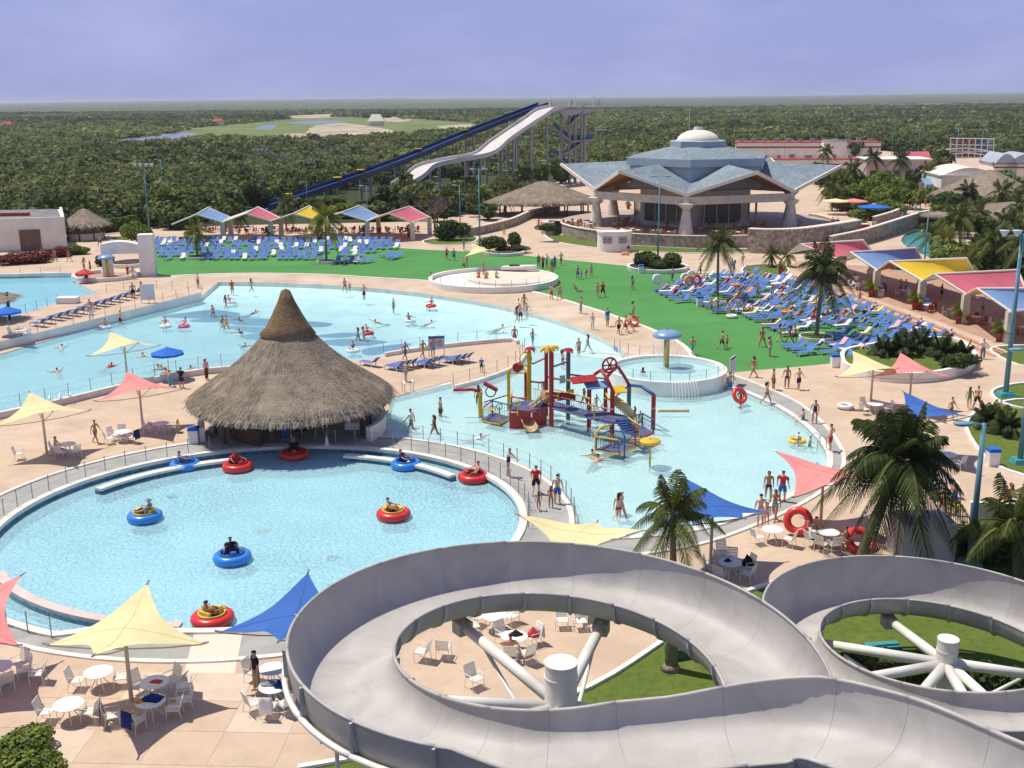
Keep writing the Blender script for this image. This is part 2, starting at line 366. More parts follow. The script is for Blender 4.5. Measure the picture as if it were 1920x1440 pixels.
M_sand = ground_mat('bare_sand', [(0.42, 0.36, 0.26), (0.56, 0.49, 0.37), (0.13, 0.14, 0.06)], [1, 0.02, 0.035], rough=1.0)
M_lake = mat('lake_water', (0.16, 0.19, 0.23), rough=0.25, var=0.1, scale=0.02, spec=0.5)
M_white = mat('white_paint', (0.80, 0.77, 0.70), rough=0.6, var=0.07, scale=0.8, bump=0.05)
M_cope = mat('white_coping', (0.72, 0.67, 0.60), rough=0.65, var=0.10, scale=0.9, bump=0.08)
M_pinkcope = mat('pinkish_coping', (0.62, 0.50, 0.45), rough=0.65, var=0.10, scale=0.9, bump=0.08)
for nm, m, z in (('turf', M_turf, 0), ('beach', M_beach, 0), ('bumper_walk', M_walk, 0), ('pool_walk', M_walk, 0), ('cream_path', M_cream, 0), ('deck', M_deck, 0), ('lawn', M_lawn, 0), ('terrace', M_terr, 0), ('terrain', M_terrain, 0), ('golf_green', M_golf, 0), ('sand', M_sand, 0), ('lake', M_lake, 0)):
    struct(ob({'turf': 'turf_field', 'bumper_walk': 'grey_walkway', 'pool_walk': 'pool_walkway', 'deck': 'pool_deck', 'terrain': 'ground', 'sand': 'sand_clearing'}.get(nm, nm), region_mesh(nm), m))

# water ----------------------------------------------------------------
def tile_mat():
    m = bpy.data.materials.new('pool_tiles'); m.use_nodes = True; n, l = nodes(m); b = n['Principled BSDF']; b.inputs['Roughness'].default_value = 0.25
    t = n.new('ShaderNodeTexCoord'); no = n.new('ShaderNodeTexVoronoi'); no.inputs['Scale'].default_value = 5.0
    rr = n.new('ShaderNodeValToRGB'); rr.color_ramp.elements[0].color = (0.03, 0.09, 0.14, 1); rr.color_ramp.elements[1].color = (0.14, 0.27, 0.33, 1)
    l(t.outputs['Object'], no.inputs['Vector']); l(no.outputs['Color'], rr.inputs['Fac']); l(rr.outputs['Color'], b.inputs['Base Color']); return m
M_tile = tile_mat()
def floor_mat(name, col, col2): return mat(name, col, rough=0.8, var=0.06, scale=0.35, col2=col2)
def water_mat(name, col, opac, shallow=None, ripple=1.0):
    """ripples lit by sun and sky over a see-through, tinted body; thinner where the pool is shallow"""
    m = bpy.data.materials.new(name); m.use_nodes = True; n, l = nodes(m); b = n['Principled BSDF']
    b.inputs['Base Color'].default_value = (*col, 1); b.inputs['Roughness'].default_value = 0.16; b.inputs['IOR'].default_value = 1.33
    b.inputs['Specular IOR Level'].default_value = 0.5
    t = n.new('ShaderNodeTexCoord')
    w1 = n.new('ShaderNodeTexNoise'); w1.inputs['Scale'].default_value = 4.2; w1.inputs['Detail'].default_value = 2.5; w1.inputs['Roughness'].default_value = 0.62; w1.inputs['Distortion'].default_value = 0.8
    w2 = n.new('ShaderNodeTexNoise'); w2.inputs['Scale'].default_value = 0.35; w2.inputs['Detail'].default_value = 2.0
    mh = n.new('ShaderNodeMath'); mh.operation = 'MULTIPLY_ADD'; mh.inputs[1].default_value = 0.5
    bp = n.new('ShaderNodeBump'); bp.inputs['Strength'].default_value = min(1.0, 1.0 * ripple); bp.inputs['Distance'].default_value = 0.23 * ripple
    l(t.outputs['Object'], w1.inputs['Vector']); l(t.outputs['Object'], w2.inputs['Vector']); l(w2.outputs['Fac'], mh.inputs[0]); l(w1.outputs['Fac'], mh.inputs[2])
    w3 = n.new('ShaderNodeTexNoise'); w3.inputs['Scale'].default_value = 0.11; w3.inputs['Detail'].default_value = 2.0; wm_ = n.new('ShaderNodeMapRange'); wm_.inputs[1].default_value = 0.3; wm_.inputs[2].default_value = 0.7; wm_.inputs[3].default_value = 0.45; wm_.inputs[4].default_value = 1.25; mm_ = n.new('ShaderNodeMath'); mm_.operation = 'MULTIPLY'
    l(t.outputs['Object'], w3.inputs['Vector']); l(w3.outputs['Fac'], wm_.inputs[0]); l(wm_.outputs[0], mm_.inputs[0]); l(mh.outputs[0], mm_.inputs[1]); l(mm_.outputs[0], bp.inputs['Height']); l(bp.outputs['Normal'], b.inputs['Normal'])
    tr = n.new('ShaderNodeBsdfTransparent'); tr.inputs['Color'].default_value = (0.84, 0.97, 0.985, 1)
    mx = n.new('ShaderNodeMixShader'); mx.inputs[0].default_value = opac
    if shallow:
        (cx, cy), r0, r1, o0 = shallow
        vm = n.new('ShaderNodeVectorMath'); vm.operation = 'DISTANCE'; vm.inputs[1].default_value = (cx, cy, 0)
        sx = n.new('ShaderNodeVectorMath'); sx.operation = 'MULTIPLY'; sx.inputs[1].default_value = (1, 1, 0)
        mr = n.new('ShaderNodeMapRange'); mr.inputs[1].default_value = r0; mr.inputs[2].default_value = r1; mr.inputs[3].default_value = o0; mr.inputs[4].default_value = opac
        l(t.outputs['Object'], sx.inputs[0]); l(sx.outputs[0], vm.inputs[0]); l(vm.outputs['Value'], mr.inputs[0]); l(mr.outputs[0], mx.inputs[0])
    l(tr.outputs[0], mx.inputs[1]); l(b.outputs[0], mx.inputs[2]); l(mx.outputs[0], n['Material Output'].inputs['Surface'])
    return m
def basin(name, loop, wz, depth, wm, fm, lip=True, floorf=None, reg=None, wallm=None):
    zf = floorf or (lambda x, y: -depth)
    struct(ob(name + '_floor', region_mesh(reg or name, zf), fm))
    struct(ob(name + '_water', region_mesh(reg or name, lambda x, y: wz), wm))
    b = MB(); n_ = len(loop)
    for i in range(n_):
        p, q = loop[i], loop[(i + 1) % n_]
        mx_, my_ = PROJ(((p.x + q.x) / 2, (p.y + q.y) / 2, 0))
        if abs(my_ - 660) < 14 and 990 < mx_ < 1160: continue
        b.add([(p.x, p.y, -depth), (q.x, q.y, -depth), (q.x, q.y, 0), (p.x, p.y, 0)], [(0, 1, 2, 3)])
    struct(ob(name + '_wall', b, wallm or M_tile))
M_wat_b = water_mat('bumper_pool_water', (0.47, 0.78, 0.86), 0.64)
M_wat_a = water_mat('activity_pool_water', (0.54, 0.78, 0.80), 0.52, ripple=0.85)
M_wat_w = water_mat('wave_pool_water', (0.36, 0.70, 0.80), 0.66, shallow=(WC, WR - 0.2, WR - 34, 0.12), ripple=0.9)
M_wat_l = water_mat('lagoon_pool_water', (0.33, 0.68, 0.80), 0.70, ripple=0.6)
M_flo_b = floor_mat('bumper_pool_plaster', (0.42, 0.74, 0.82), (0.50, 0.80, 0.84))
M_flo_a = floor_mat('activity_pool_plaster', (0.72, 0.86, 0.83), (0.78, 0.86, 0.78))
M_flo_w = floor_mat('wave_pool_plaster', (0.76, 0.80, 0.76), (0.78, 0.82, 0.77))
M_flo_l = floor_mat('lagoon_pool_plaster', (0.40, 0.70, 0.80), (0.44, 0.73, 0.82))
basin('bumper_pool', bumper_loop, -0.35, 0.85, M_wat_b, M_flo_b)
basin('activity_pool', act_loop, -0.08, 0.45, M_wat_a, M_flo_a, wallm=M_cope)
wave_floor = lambda x, y: -0.10 - 0.045 * max(0.0, min(26.0, WR - math.hypot(x - WC[0], y - WC[1])))
basin('wave_pool', wave_loop, -0.08, 0.5, M_wat_w, M_flo_w, floorf=lambda x, y: -0.5, wallm=M_cope)
basin('lagoon_pool', lag_loop, -0.25, 0.9, M_wat_l, M_flo_l, wallm=M_cope)
basin('lazy_river', river_loop, -0.25, 0.9, water_mat('lazy_river_water', (0.10, 0.36, 0.36), 0.7, ripple=0.5), floor_mat('lazy_river_plaster', (0.15, 0.42, 0.42), (0.18, 0.45, 0.44)), wallm=M_cope)
# copings, kerbs --------------------------------------------------------
def kerb(name, pts, w, z0, z1, m=None, closed=False): return struct(ob(name, MB().wall(pts, w, z0, z1, closed), m or M_cope))
kerb('pool_coping', [polar(BC, brad(a) - 0.05, a) for a in [-i * 2 * math.pi / 160 for i in range(160)]], 0.42, -0.12, 0.09, closed=True)
kerb('walk_edge', [polar(BC, BRO - 0.12, -i * 2 * math.pi / 160) for i in range(160)], 0.28, -0.05, 0.07, closed=True)
def arc_wall(name, c, r, pa, pb, w, z0, z1, m=None, n=40):
    x0, x1 = ang(c, *pa), ang(c, *pb); x1 = x0 + (x1 - x0 + math.pi) % (2 * math.pi) - math.pi
    return kerb(name, [polar(c, r, x0 + (x1 - x0) * i / n) for i in range(n + 1)], w, z0, z1, m)
for nm, ra, pa, pb in (('dock_wall', BR - 1.45, (440, 853), (162, 912)), ('dock_wall', BR - 1.2, (875, 885), (660, 842)), ('dock_wall', BR - 0.2, (330, 1183), (-70, 1085))):
    o = arc_wall(nm, BC, ra, pa, pb, 0.35 if pa[1] < 1000 else -0.35, -1.1, -0.12, M_tile)
    arc_wall('dock_coping', BC, ra - 0.05, pa, pb, 0.5 if pa[1] < 1000 else -0.5, -0.12, 0.03, M_cope if pa[1] < 1000 else M_pinkcope)
kerb('pool_coping', act_edge_r, 0.40, -0.15, 0.06)
kerb('walk_edge', grey_loop[:-6], 0.25, -0.05, 0.07)
kerb('beach_edge', turf_low, 0.45, -0.05, 0.05)
for i, l_ in enumerate(lawns):
    kerb('lawn_kerb', l_[:37] if i == 0 else l_, 0.22, -0.05, 0.12, M_white, closed=(i > 0))
# paving slabs of the near deck: a field of cast panels with open joints
slab_zone = [G(-60, 1235), *[polar(BC, BRO + 0.35, a) for a in [ang(BC, -60, 1215) + (ang(BC, 560, 1242) - ang(BC, -60, 1215)) * i / 14 for i in range(15)]], G(700, 1240), G(760, 1290), G(790, 1385), G(690, 1418), G(560, 1443), G(400, 1500), G(-60, 1500)]
deck_ob = bpy.data.objects['pool_deck']
def clip(poly, zone):
    return all(inpoly(p[0], p[1], zone) for p in poly)
sm = MB(); SW, SH = 2.35, 2.1; sm.add([(-SW / 2 + .02, -SH / 2 + .02, 0), (SW / 2 - .02, -SH / 2 + .02, 0), (SW / 2 - .02, SH / 2 - .02, 0), (-SW / 2 + .02, SH / 2 - .02, 0)], [])
sm = MB().box((0, 0, 0.0), (SW - 0.035, SH - 0.035, 0.03)); sme = sm.mesh('slab'); sme.materials.append(M_slab)
ro = R(-3); e1 = Vector((math.cos(ro), math.sin(ro), 0)); e2 = Vector((-math.sin(ro), math.cos(ro), 0)); O = G(220, 1400)
rs = random.Random(3)
for i in range(-8, 9):
    for j in range(-6, 7):
        c = O + e1 * (i * SW) + e2 * (j * SH)
        if clip([c + e1 * (sx * SW / 2) + e2 * (sy * SH / 2) for sx in (-1, 1) for sy in (-1, 1)], slab_zone):
            s_ = ob('slab', sme, None, deck_ob, (c.x, c.y, -0.006 + rs.uniform(-0.002, 0.003)), rz=ro)
            if rs.random() < 0.16: slot(s_, M_slab2)
# ------------------------------------------------------------------ woodland
def leaf_mat(name, dark, light, trans=0.32):
    m = bpy.data.materials.new(name); m.use_nodes = True; n, l = nodes(m); b = n['Principled BSDF']; b.inputs['Roughness'].default_value = 0.7
    b.inputs['Specular IOR Level'].default_value = 0.2
    at = n.new('ShaderNodeAttribute'); at.attribute_name = 'tone'; r = n.new('ShaderNodeValToRGB')
    r.color_ramp.elements[0].color = (*dark, 1); r.color_ramp.elements[1].color = (*light, 1)
    l(at.outputs['Fac'], r.inputs['Fac']); l(r.outputs['Color'], b.inputs['Base Color'])
    tr = n.new('ShaderNodeBsdfTranslucent'); mx = n.new('ShaderNodeMixShader'); mx.inputs[0].default_value = trans
    l(r.outputs['Color'], tr.inputs['Color']); l(b.outputs[0], mx.inputs[1]); l(tr.outputs[0], mx.inputs[2]); l(mx.outputs[0], n['Material Output'].inputs['Surface'])
    return m
M_wood_leaf = leaf_mat('woodland_leaves', (0.042, 0.064, 0.020), (0.275, 0.310, 0.095))
ng = np.random.default_rng(11)
def leaf_cloud(cent, rad, n, size, rng, tone, up=0.5, shell=0.55):
    """n leaf-sprays (quads) through an ellipsoid; returns verts (4n,3), tones"""
    d = rng.normal(size=(n, 3)); d /= np.linalg.norm(d, axis=1)[:, None]
    r = shell + (1 - shell) * rng.random(n) ** 0.5
    p = d * r[:, None] * np.array(rad) + np.array(cent)
    nn = d * 0.8 + rng.normal(size=(n, 3)) * 0.55 + np.array([0, 0, up]); nn /= np.linalg.norm(nn, axis=1)[:, None]
    a = np.cross(nn, rng.normal(size=(n, 3))); a /= np.linalg.norm(a, axis=1)[:, None]; b = np.cross(nn, a)
    s = size * (0.6 + 0.8 * rng.random(n))[:, None]
    v = np.stack([p - a * s - b * s * 0.55, p + a * s * 0.2 - b * s, p + a * s + b * s * 0.5, p - a * s * 0.3 + b * s], 1).reshape(-1, 3)
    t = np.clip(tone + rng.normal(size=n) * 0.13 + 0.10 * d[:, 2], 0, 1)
    return v, t
def leaf_mesh(name, vs, ts):
    v = np.concatenate(vs).astype(np.float32); t = np.concatenate(ts).astype(np.float32); nq = len(v) // 4
    me = bpy.data.meshes.new(name); me.vertices.add(len(v)); me.vertices.foreach_set('co', v.ravel())
    me.loops.add(nq * 4); me.loops.foreach_set('vertex_index', np.arange(nq * 4, dtype=np.int32))
    me.polygons.add(nq); me.polygons.foreach_set('loop_start', np.arange(0, nq * 4, 4, dtype=np.int32)); me.polygons.foreach_set('loop_total', np.full(nq, 4, dtype=np.int32))
    at = me.attributes.new('tone', 'FLOAT', 'FACE'); at.data.foreach_set('value', t); me.update(); me.validate(); return me
slide_strip = [G(410, 428), G(640, 425), G(800, 398), G(1000, 356), G(1090, 335), G(1105, 312), G(760, 342), G(480, 384)]
open_zones = golf + sand_patch + lagoon + [park, slide_strip]
zb = [(lp, min(p[0] for p in lp) - 4, max(p[0] for p in lp) + 4, min(p[1] for p in lp) - 4, max(p[1] for p in lp) + 4) for lp in open_zones]
def is_open(x, y):
    for lp, x0, x1, y0, y1 in zb:
        if x0 <= x <= x1 and y0 <= y <= y1 and inpoly(x, y, lp): return True
    return False
def tone_at(x, y):
    return 0.42 + 0.16 * math.sin(x * 0.021 + 1.3) * math.sin(y * 0.017) + 0.14 * math.sin(x * 0.006 - y * 0.004)
vs, ts = [], []
def band(y0, y1, step, nleaf, size, rad, hgt, blobs):
    y = y0
    while y < y1:
        w = y * 0.56 + 40; x = -w
        while x < w:
            px, py = x + ng.uniform(-.5, .5) * step, y + ng.uniform(-.5, .5) * step
            x += step
            if is_open(px, py): continue
            t0 = tone_at(px, py) + ng.normal() * 0.16; s = ng.uniform(0.65, 1.35); h = hgt * (ng.uniform(0.65, 1.25) + (0.55 if ng.random() < 0.06 else 0))
            for k in range(blobs):
                c = (px + ng.normal() * rad * 0.45, py + ng.normal() * rad * 0.45, h * ng.uniform(0.45, 0.95) - 0.6)
                v, t = leaf_cloud(c, (rad * s * 0.7, rad * s * 0.7, min(rad * s * 0.6, 1.7)), max(4, nleaf // blobs), size, ng, t0)
                vs.append(v); ts.append(t)
        y += step
band(150, 330, 4.2, 150, 0.36, 2.5, 4.6, 5)
band(330, 620, 6.6, 100, 0.62, 4.0, 3.4, 4)
band(620, 1250, 13.0, 66, 1.35, 7.0, 2.6, 4)
band(1250, 2300, 26.0, 60, 3.0, 15.0, 2.4, 4)
o = ob('woodland', leaf_mesh('woodland', vs, ts), M_wood_leaf); stuff(o, 'dense low green woodland spreading from the park to the horizon', 'woodland')
# the far woodland: a rough canopy sheet
M_farwood = ground_mat('far_canopy', [(0.075, 0.098, 0.038), (0.125, 0.140, 0.060), (0.045, 0.064, 0.026), (0.11, 0.125, 0.055)], [1, 0.0012, 0.0035, 0.02], rough=1.0, bump=1.0, bscale=0.05)
rr_ = [1150 * 1.028 ** i for i in range(100)]; na = 260
vv = []
for i, r_ in enumerate(rr_):
    for k in range(na + 1):
        a = R(90 + 40) - R(80) * k / na
        hill = max(0, (r_ - 5000) / 12000) * (26 + 14 * math.sin(a * 7 + 1) - 34 * max(0, (a - R(96)) / R(20)))
        vv.append((r_ * math.cos(a), r_ * math.sin(a), (0.5 if i == 0 else ng.uniform(0.3, 0.8 + (r_ - 1150) / 900) + max(0, hill))))
ff = [(i * (na + 1) + k, i * (na + 1) + k + 1, (i + 1) * (na + 1) + k + 1, (i + 1) * (na + 1) + k) for i in range(len(rr_) - 1) for k in range(na)]
def quad_open(f):
    cx = sum(vv[i][0] for i in f) / 4; cy = sum(vv[i][1] for i in f) / 4; return is_open(cx, cy)
ff = [f for f in ff if not quad_open(f)]
o = ob('far_woodland', MB().add(vv, ff), M_farwood); stuff(o, 'hazy flat forest reaching the horizon behind the slides', 'woodland')
# ------------------------------------------------------------------ people: one skinned body per pose, clothes cut from it
SKIN = [mat('skin_%d' % i, c, rough=0.55, var=0.06, scale=6) for i, c in enumerate([(0.66, 0.41, 0.28), (0.54, 0.30, 0.19), (0.40, 0.21, 0.125), (0.28, 0.14, 0.08)])]
HAIR = [mat('hair_%d' % i, c, rough=0.5, var=0.2, scale=20) for i, c in enumerate([(0.012, 0.009, 0.008), (0.05, 0.025, 0.014), (0.16, 0.09, 0.035), (0.30, 0.28, 0.25)])]
CLOTH = {n: mat('cloth_' + n.replace(' ', '_'), c, rough=0.85, var=0.15, scale=9) for n, c in dict(black=(0.012, 0.012, 0.015), navy=(0.015, 0.025, 0.10), blue=(0.04, 0.14, 0.50), red=(0.50, 0.03, 0.035), white=(0.75, 0.74, 0.72), grey=(0.25, 0.25, 0.26), green=(0.08, 0.26, 0.12), orange=(0.72, 0.19, 0.04), pink=(0.75, 0.28, 0.36), yellow=(0.72, 0.52, 0.08), purple=(0.17, 0.06, 0.24), turquoise=(0.10, 0.45, 0.52), khaki=(0.36, 0.28, 0.16), brown=(0.10, 0.05, 0.03)).items()}
def make_pose(pelv=0.93, lean=0.0, legs=((0, 0), (0, 0)), arms=((0.05, 0.15, 0.2), (0.05, 0.15, 0.2)), head=0.0, spread=0.0, female=False, tilt=0.0):
    """legs: (thigh forward, knee bend); arms: (forward, outward, elbow bend); radians. Figure faces -Y"""
    J = {}; E = []; rad = {}
    def fw(a): return Vector((0, -math.sin(a), math.cos(a)))
    J['pelvis'] = Vector((0, 0, pelv)); rad['pelvis'] = (0.150, 0.105)
    up = fw(lean)
    J['waist'] = J['pelvis'] + up * 0.18; rad['waist'] = (0.118 if female else 0.135, 0.09)
    J['chest'] = J['pelvis'] + up * 0.38; rad['chest'] = (0.15 if female else 0.17, 0.11)
    J['neck0'] = J['pelvis'] + up * 0.53; rad['neck0'] = (0.075, 0.07)
    hu = fw(lean * 0.5 + head)
    J['neck'] = J['neck0'] + hu * 0.07; rad['neck'] = (0.052, 0.055)
    J['head'] = J['neck'] + hu * 0.12 + Vector((0, -0.015, 0)); rad['head'] = (0.082, 0.098)
    J['crown'] = J['head'] + hu * 0.075; rad['crown'] = (0.068, 0.082)
    E += [('pelvis', 'waist'), ('waist', 'chest'), ('chest', 'neck0'), ('neck0', 'neck'), ('neck', 'head'), ('head', 'crown')]
    for s, (th, kn), (af, ao, el) in ((-1, *[legs[0]], arms[0]), (1, *[legs[1]], arms[1])):
        q = 'l' if s < 0 else 'r'
        hip = J['pelvis'] + Vector((s * 0.095, 0, -0.04)); J['hip' + q] = hip; rad['hip' + q] = (0.098, 0.098)
        d = Vector((s * (0.03 + spread), -math.sin(th), -math.cos(th))).normalized(); k = hip + d * 0.42
        J['knee' + q] = k; rad['knee' + q] = (0.058, 0.06)
        a2 = th - kn; d2 = Vector((s * spread * 0.3, -math.sin(a2), -math.cos(a2))).normalized(); an = k + d2 * 0.41
        J['calf' + q] = k + d2 * 0.13; rad['calf' + q] = (0.055, 0.06)
        J['ankle' + q] = an; rad['ankle' + q] = (0.036, 0.038)
        f2 = Vector((0, -math.cos(a2), math.sin(a2) * 0.9)); J['toe' + q] = an + f2 * 0.15 - d2 * -0.03; rad['toe' + q] = (0.038, 0.026)
        E += [('pelvis', 'hip' + q), ('hip' + q, 'knee' + q), ('knee' + q, 'calf' + q), ('calf' + q, 'ankle' + q), ('ankle' + q, 'toe' + q)]
        sh = J['pelvis'] + up * 0.49 + Vector((s * (0.165 if female else 0.19), 0, 0)); J['sho' + q] = sh; rad['sho' + q] = (0.062, 0.062)
        d = Vector((s * math.sin(ao), -math.sin(af) * math.cos(ao), -math.cos(af) * math.cos(ao))); e = sh + d * 0.29
        J['elb' + q] = e; rad['elb' + q] = (0.040, 0.040)
        a3 = af + el; d3 = Vector((s * math.sin(ao) * 0.5, -math.sin(a3) * math.cos(ao), -math.cos(a3) * math.cos(ao))).normalized(); wr = e + d3 * 0.25
        J['wri' + q] = wr; rad['wri' + q] = (0.026, 0.024)
        side = d3.cross(Vector((s, 0.2, 0))).normalized(); pal = wr + d3 * 0.075; J['palm' + q] = pal; rad['palm' + q] = (0.030, 0.024)
        E += [('chest', 'sho' + q), ('sho' + q, 'elb' + q), ('elb' + q, 'wri' + q), ('wri' + q, 'palm' + q)]
        for i, (o_, ln) in enumerate(((-0.028, 0.070), (-0.010, 0.085), (0.010, 0.080), (0.028, 0.062))):
            J['f%d%s' % (i, q)] = pal + side * o_ * 1.3 + d3 * ln; rad['f%d%s' % (i, q)] = (0.009, 0.009); E.append(('palm' + q, 'f%d%s' % (i, q)))
        J['th' + q] = wr + side * -0.055 + d3 * 0.055; rad['th' + q] = (0.010, 0.010); E.append(('wri' + q, 'th' + q))
    names = list(J); ix = {n: i for i, n in enumerate(names)}
    me = bpy.data.meshes.new('tmp'); me.from_pydata([tuple(J[n]) for n in names], [(ix[a], ix[b]) for a, b in E], [])
    o = bpy.data.objects.new('tmp', me); COL.objects.link(o)
    md = o.modifiers.new('s', 'SKIN'); sk_ = me.skin_vertices[0].data
    for n in names: sk_[ix[n]].radius = rad[n]
    sk_[0].use_root = True; md.use_smooth_shade = True; md.branch_smoothing = 0.6
    sb = o.modifiers.new('d', 'SUBSURF'); sb.levels = 1; sb.render_levels = 1
    dg = bpy.context.evaluated_depsgraph_get(); body = bpy.data.meshes.new_from_object(o.evaluated_get(dg)); bpy.data.objects.remove(o)
    body.name = 'body'; body.polygons.foreach_set('use_smooth', [True] * len(body.polygons))
    co = [v.co.copy() for v in body.vertices]; no = [v.normal.copy() for v in body.vertices]
    segs = [(a, b, J[a], J[b]) for a, b in E if a[0] != 'p' or a == 'pelvis']
    lab = []
    for p in co:
        best = (9, '', 0)
        for a, b, A, B in segs:
            t = max(0, min(1, (p - A).dot(B - A) / max(1e-6, (B - A).length_squared))); dd = (p - (A + (B - A) * t)).length
            dd -= 0.5 * (rad[a][0] * (1 - t) + rad[b][0] * t)
            if dd < best[0]: best = (dd, b, t)
        lab.append(best)
    def shell(test, off, name, flare=None):
        keep = [test(lab[i][1], lab[i][2], co[i]) for i in range(len(co))]
        fs = [tuple(p.vertices) for p in body.polygons if sum(keep[i] for i in p.vertices) >= 3]
        if not fs: return None
        ids = sorted({i for f in fs for i in f}); mp_ = {i: k for k, i in enumerate(ids)}
        m = bpy.data.meshes.new(name); m.from_pydata([tuple(co[i] + no[i] * off) for i in ids], [], [tuple(mp_[i] for i in f) for f in fs])
        m.polygons.foreach_set('use_smooth', [True] * len(m.polygons)); return m
    hd = J['head']; pl = J['pelvis']
    hairt = lambda b, t, p: b in ('crown', 'head') and (p.y - hd.y > -0.03 or p.z > hd.z + 0.05) and p.z > hd.z - (0.03 if not female else 0.2)
    R_ = dict(body=body, hair=shell(hairt, 0.014, 'hair'),
              shorts=shell(lambda b, t, p: b in ('hipl', 'hipr') or (b == 'waist' and t < 0.45) or (b in ('kneel', 'kneer') and t < 0.72), 0.02, 'shorts'),
              trunks=shell(lambda b, t, p: b in ('hipl', 'hipr') or (b == 'waist' and t < 0.35) or (b in ('kneel', 'kneer') and t < 0.22), 0.012, 'swim_briefs'),
              trousers=shell(lambda b, t, p: b in ('hipl', 'hipr', 'kneel', 'kneer', 'calfl', 'calfr') or (b == 'waist' and t < 0.45) or (b in ('anklel', 'ankler') and t < 0.85), 0.018, 'trousers'),
              shirt=shell(lambda b, t, p: b in ('chest', 'neck0', 'shol', 'shor') or (b == 'waist') or (b in ('elbl', 'elbr') and t < 0.7), 0.018, 'shirt'),
              bikini=shell(lambda b, t, p: (b == 'chest' and t > 0.55) or (b == 'neck0' and t < 0.2), 0.012, 'bikini_top'),
              suit=shell(lambda b, t, p: b in ('waist', 'hipl', 'hipr', 'chest') or (b == 'neck0' and t < 0.5), 0.010, 'swimsuit'))
    if female:
        hb = MB().tube([J['head'] + Vector((0, 0.06, 0.02)), J['head'] + Vector((0, 0.10, -0.08)), J['neck0'] + Vector((0, 0.10, -0.02)), J['neck0'] + Vector((0, 0.10, -0.14))], [0.07, 0.075, 0.06, 0.02], 8)
        R_['long'] = hb.mesh('long_hair', True)
    for k in R_:
        if R_[k] is not None: R_[k].materials.append(SKIN[0])
    zmin = min(c.z for c in co); R_['zmin'] = zmin; R_['J'] = J
    return R_
POSES = dict(
    stand=make_pose(0.90, 0.02, ((0.04, 0.03), (-0.03, 0.02)), ((0.05, 0.16, 0.15), (0.0, 0.18, 0.2))),
    standf=make_pose(0.90, -0.03, ((0.05, 0.05), (-0.04, 0.02)), ((-0.1, 0.3, 0.7), (0.05, 0.14, 0.15)), female=True),
    walk=make_pose(0.88, 0.05, ((0.42, 0.15), (-0.30, 0.35)), ((-0.35, 0.12, 0.25), (0.40, 0.12, 0.35))),
    walkf=make_pose(0.88, 0.03, ((-0.28, 0.40), (0.38, 0.12)), ((0.35, 0.12, 0.3), (-0.30, 0.12, 0.25)), female=True),
    hips=make_pose(0.90, -0.02, ((0.10, 0.1), (-0.08, 0.02)), ((-0.35, 0.55, 1.1), (-0.35, 0.55, 1.1))),
    reach=make_pose(0.89, 0.15, ((0.15, 0.1), (-0.12, 0.1)), ((1.2, 0.3, 0.1), (0.5, 0.3, 0.4))),
    armsout=make_pose(0.89, 0.05, ((0.1, 0.1), (-0.1, 0.1)), ((0.3, 1.15, 0.2), (0.3, 1.2, 0.2))),
    bend=make_pose(0.84, 0.95, ((0.25, 0.15), (-0.05, 0.25)), ((0.9, 0.15, 0.2), (1.0, 0.15, 0.2)), head=0.2),
    sit=make_pose(0.52, 0.06, ((1.45, 1.40), (1.40, 1.45)), ((0.6, 0.12, 0.8), (0.5, 0.15, 0.9))),
    recline=make_pose(0.30, -0.75, ((1.25, 0.25), (1.35, 0.45)), ((0.1, 0.3, 0.9), (0.0, 0.35, 0.7)), head=0.35),
    tube=make_pose(0.28, -0.35, ((1.25, 0.55), (1.15, 0.7)), ((0.9, 0.4, 0.5), (0.8, 0.45, 0.6)), head=0.25),
    swim=make_pose(0.0, 1.15, ((-1.2, 0.1), (-1.35, 0.2)), ((1.9, 0.9, 0.3), (1.3, 1.1, 0.4)), head=-0.6),
)
PN = [0]; PW = random.Random(5)
def person(pose, loc, heading, skin=1, hair=0, wear=('shorts', 'navy'), top=None, label='', scale=1.0, long=False, group=None, dz=0.0, hat=None):
    P = POSES[pose]
    zoff = -(P['zmin'] if pose not in ('swim', 'tube', 'recline', 'sit') else 0.0) * scale
    o = bpy.data.objects.new('person', P['body']); COL.objects.link(o); slot(o, SKIN[skin])
    o.location = (loc[0], loc[1], loc[2] + zoff + dz); o.rotation_euler = (0, 0, heading); bw = PW.uniform(1.06, 1.24); o.scale = (scale * bw, scale * bw, scale)
    tag(o, label, 'person', group)
    def kid(key, m, name):
        if P.get(key) is None: return
        c = bpy.data.objects.new(name, P[key]); COL.objects.link(c); c.parent = o; slot(c, m)
    kid('hair', HAIR[hair], 'hair')
    if long and 'long' in P: kid('long', HAIR[hair], 'hair')
    nm = dict(shorts='shorts', trunks='swim_briefs', suit='swimsuit', trousers='trousers')
    if wear: kid(wear[0], CLOTH[wear[1]], nm[wear[0]])
    if top: kid(top[0], CLOTH[top[1]], dict(shirt='shirt', bikini='bikini_top')[top[0]])
    if hat:
        J = P['J']; h = bpy.data.objects.new('hat', HATM); COL.objects.link(h); h.parent = o; h.location = J['crown'] + Vector((0, 0, 0.0)); slot(h, CLOTH[hat])
    PN[0] += 1
    return o
HATM = MB().lathe([(0.001, 0.09), (0.07, 0.085), (0.095, 0.03), (0.10, 0.0), (0.17, -0.01), (0.17, -0.016), (0.09, -0.012)], 14).mesh('hat', True); HATM.materials.append(CLOTH['white'])
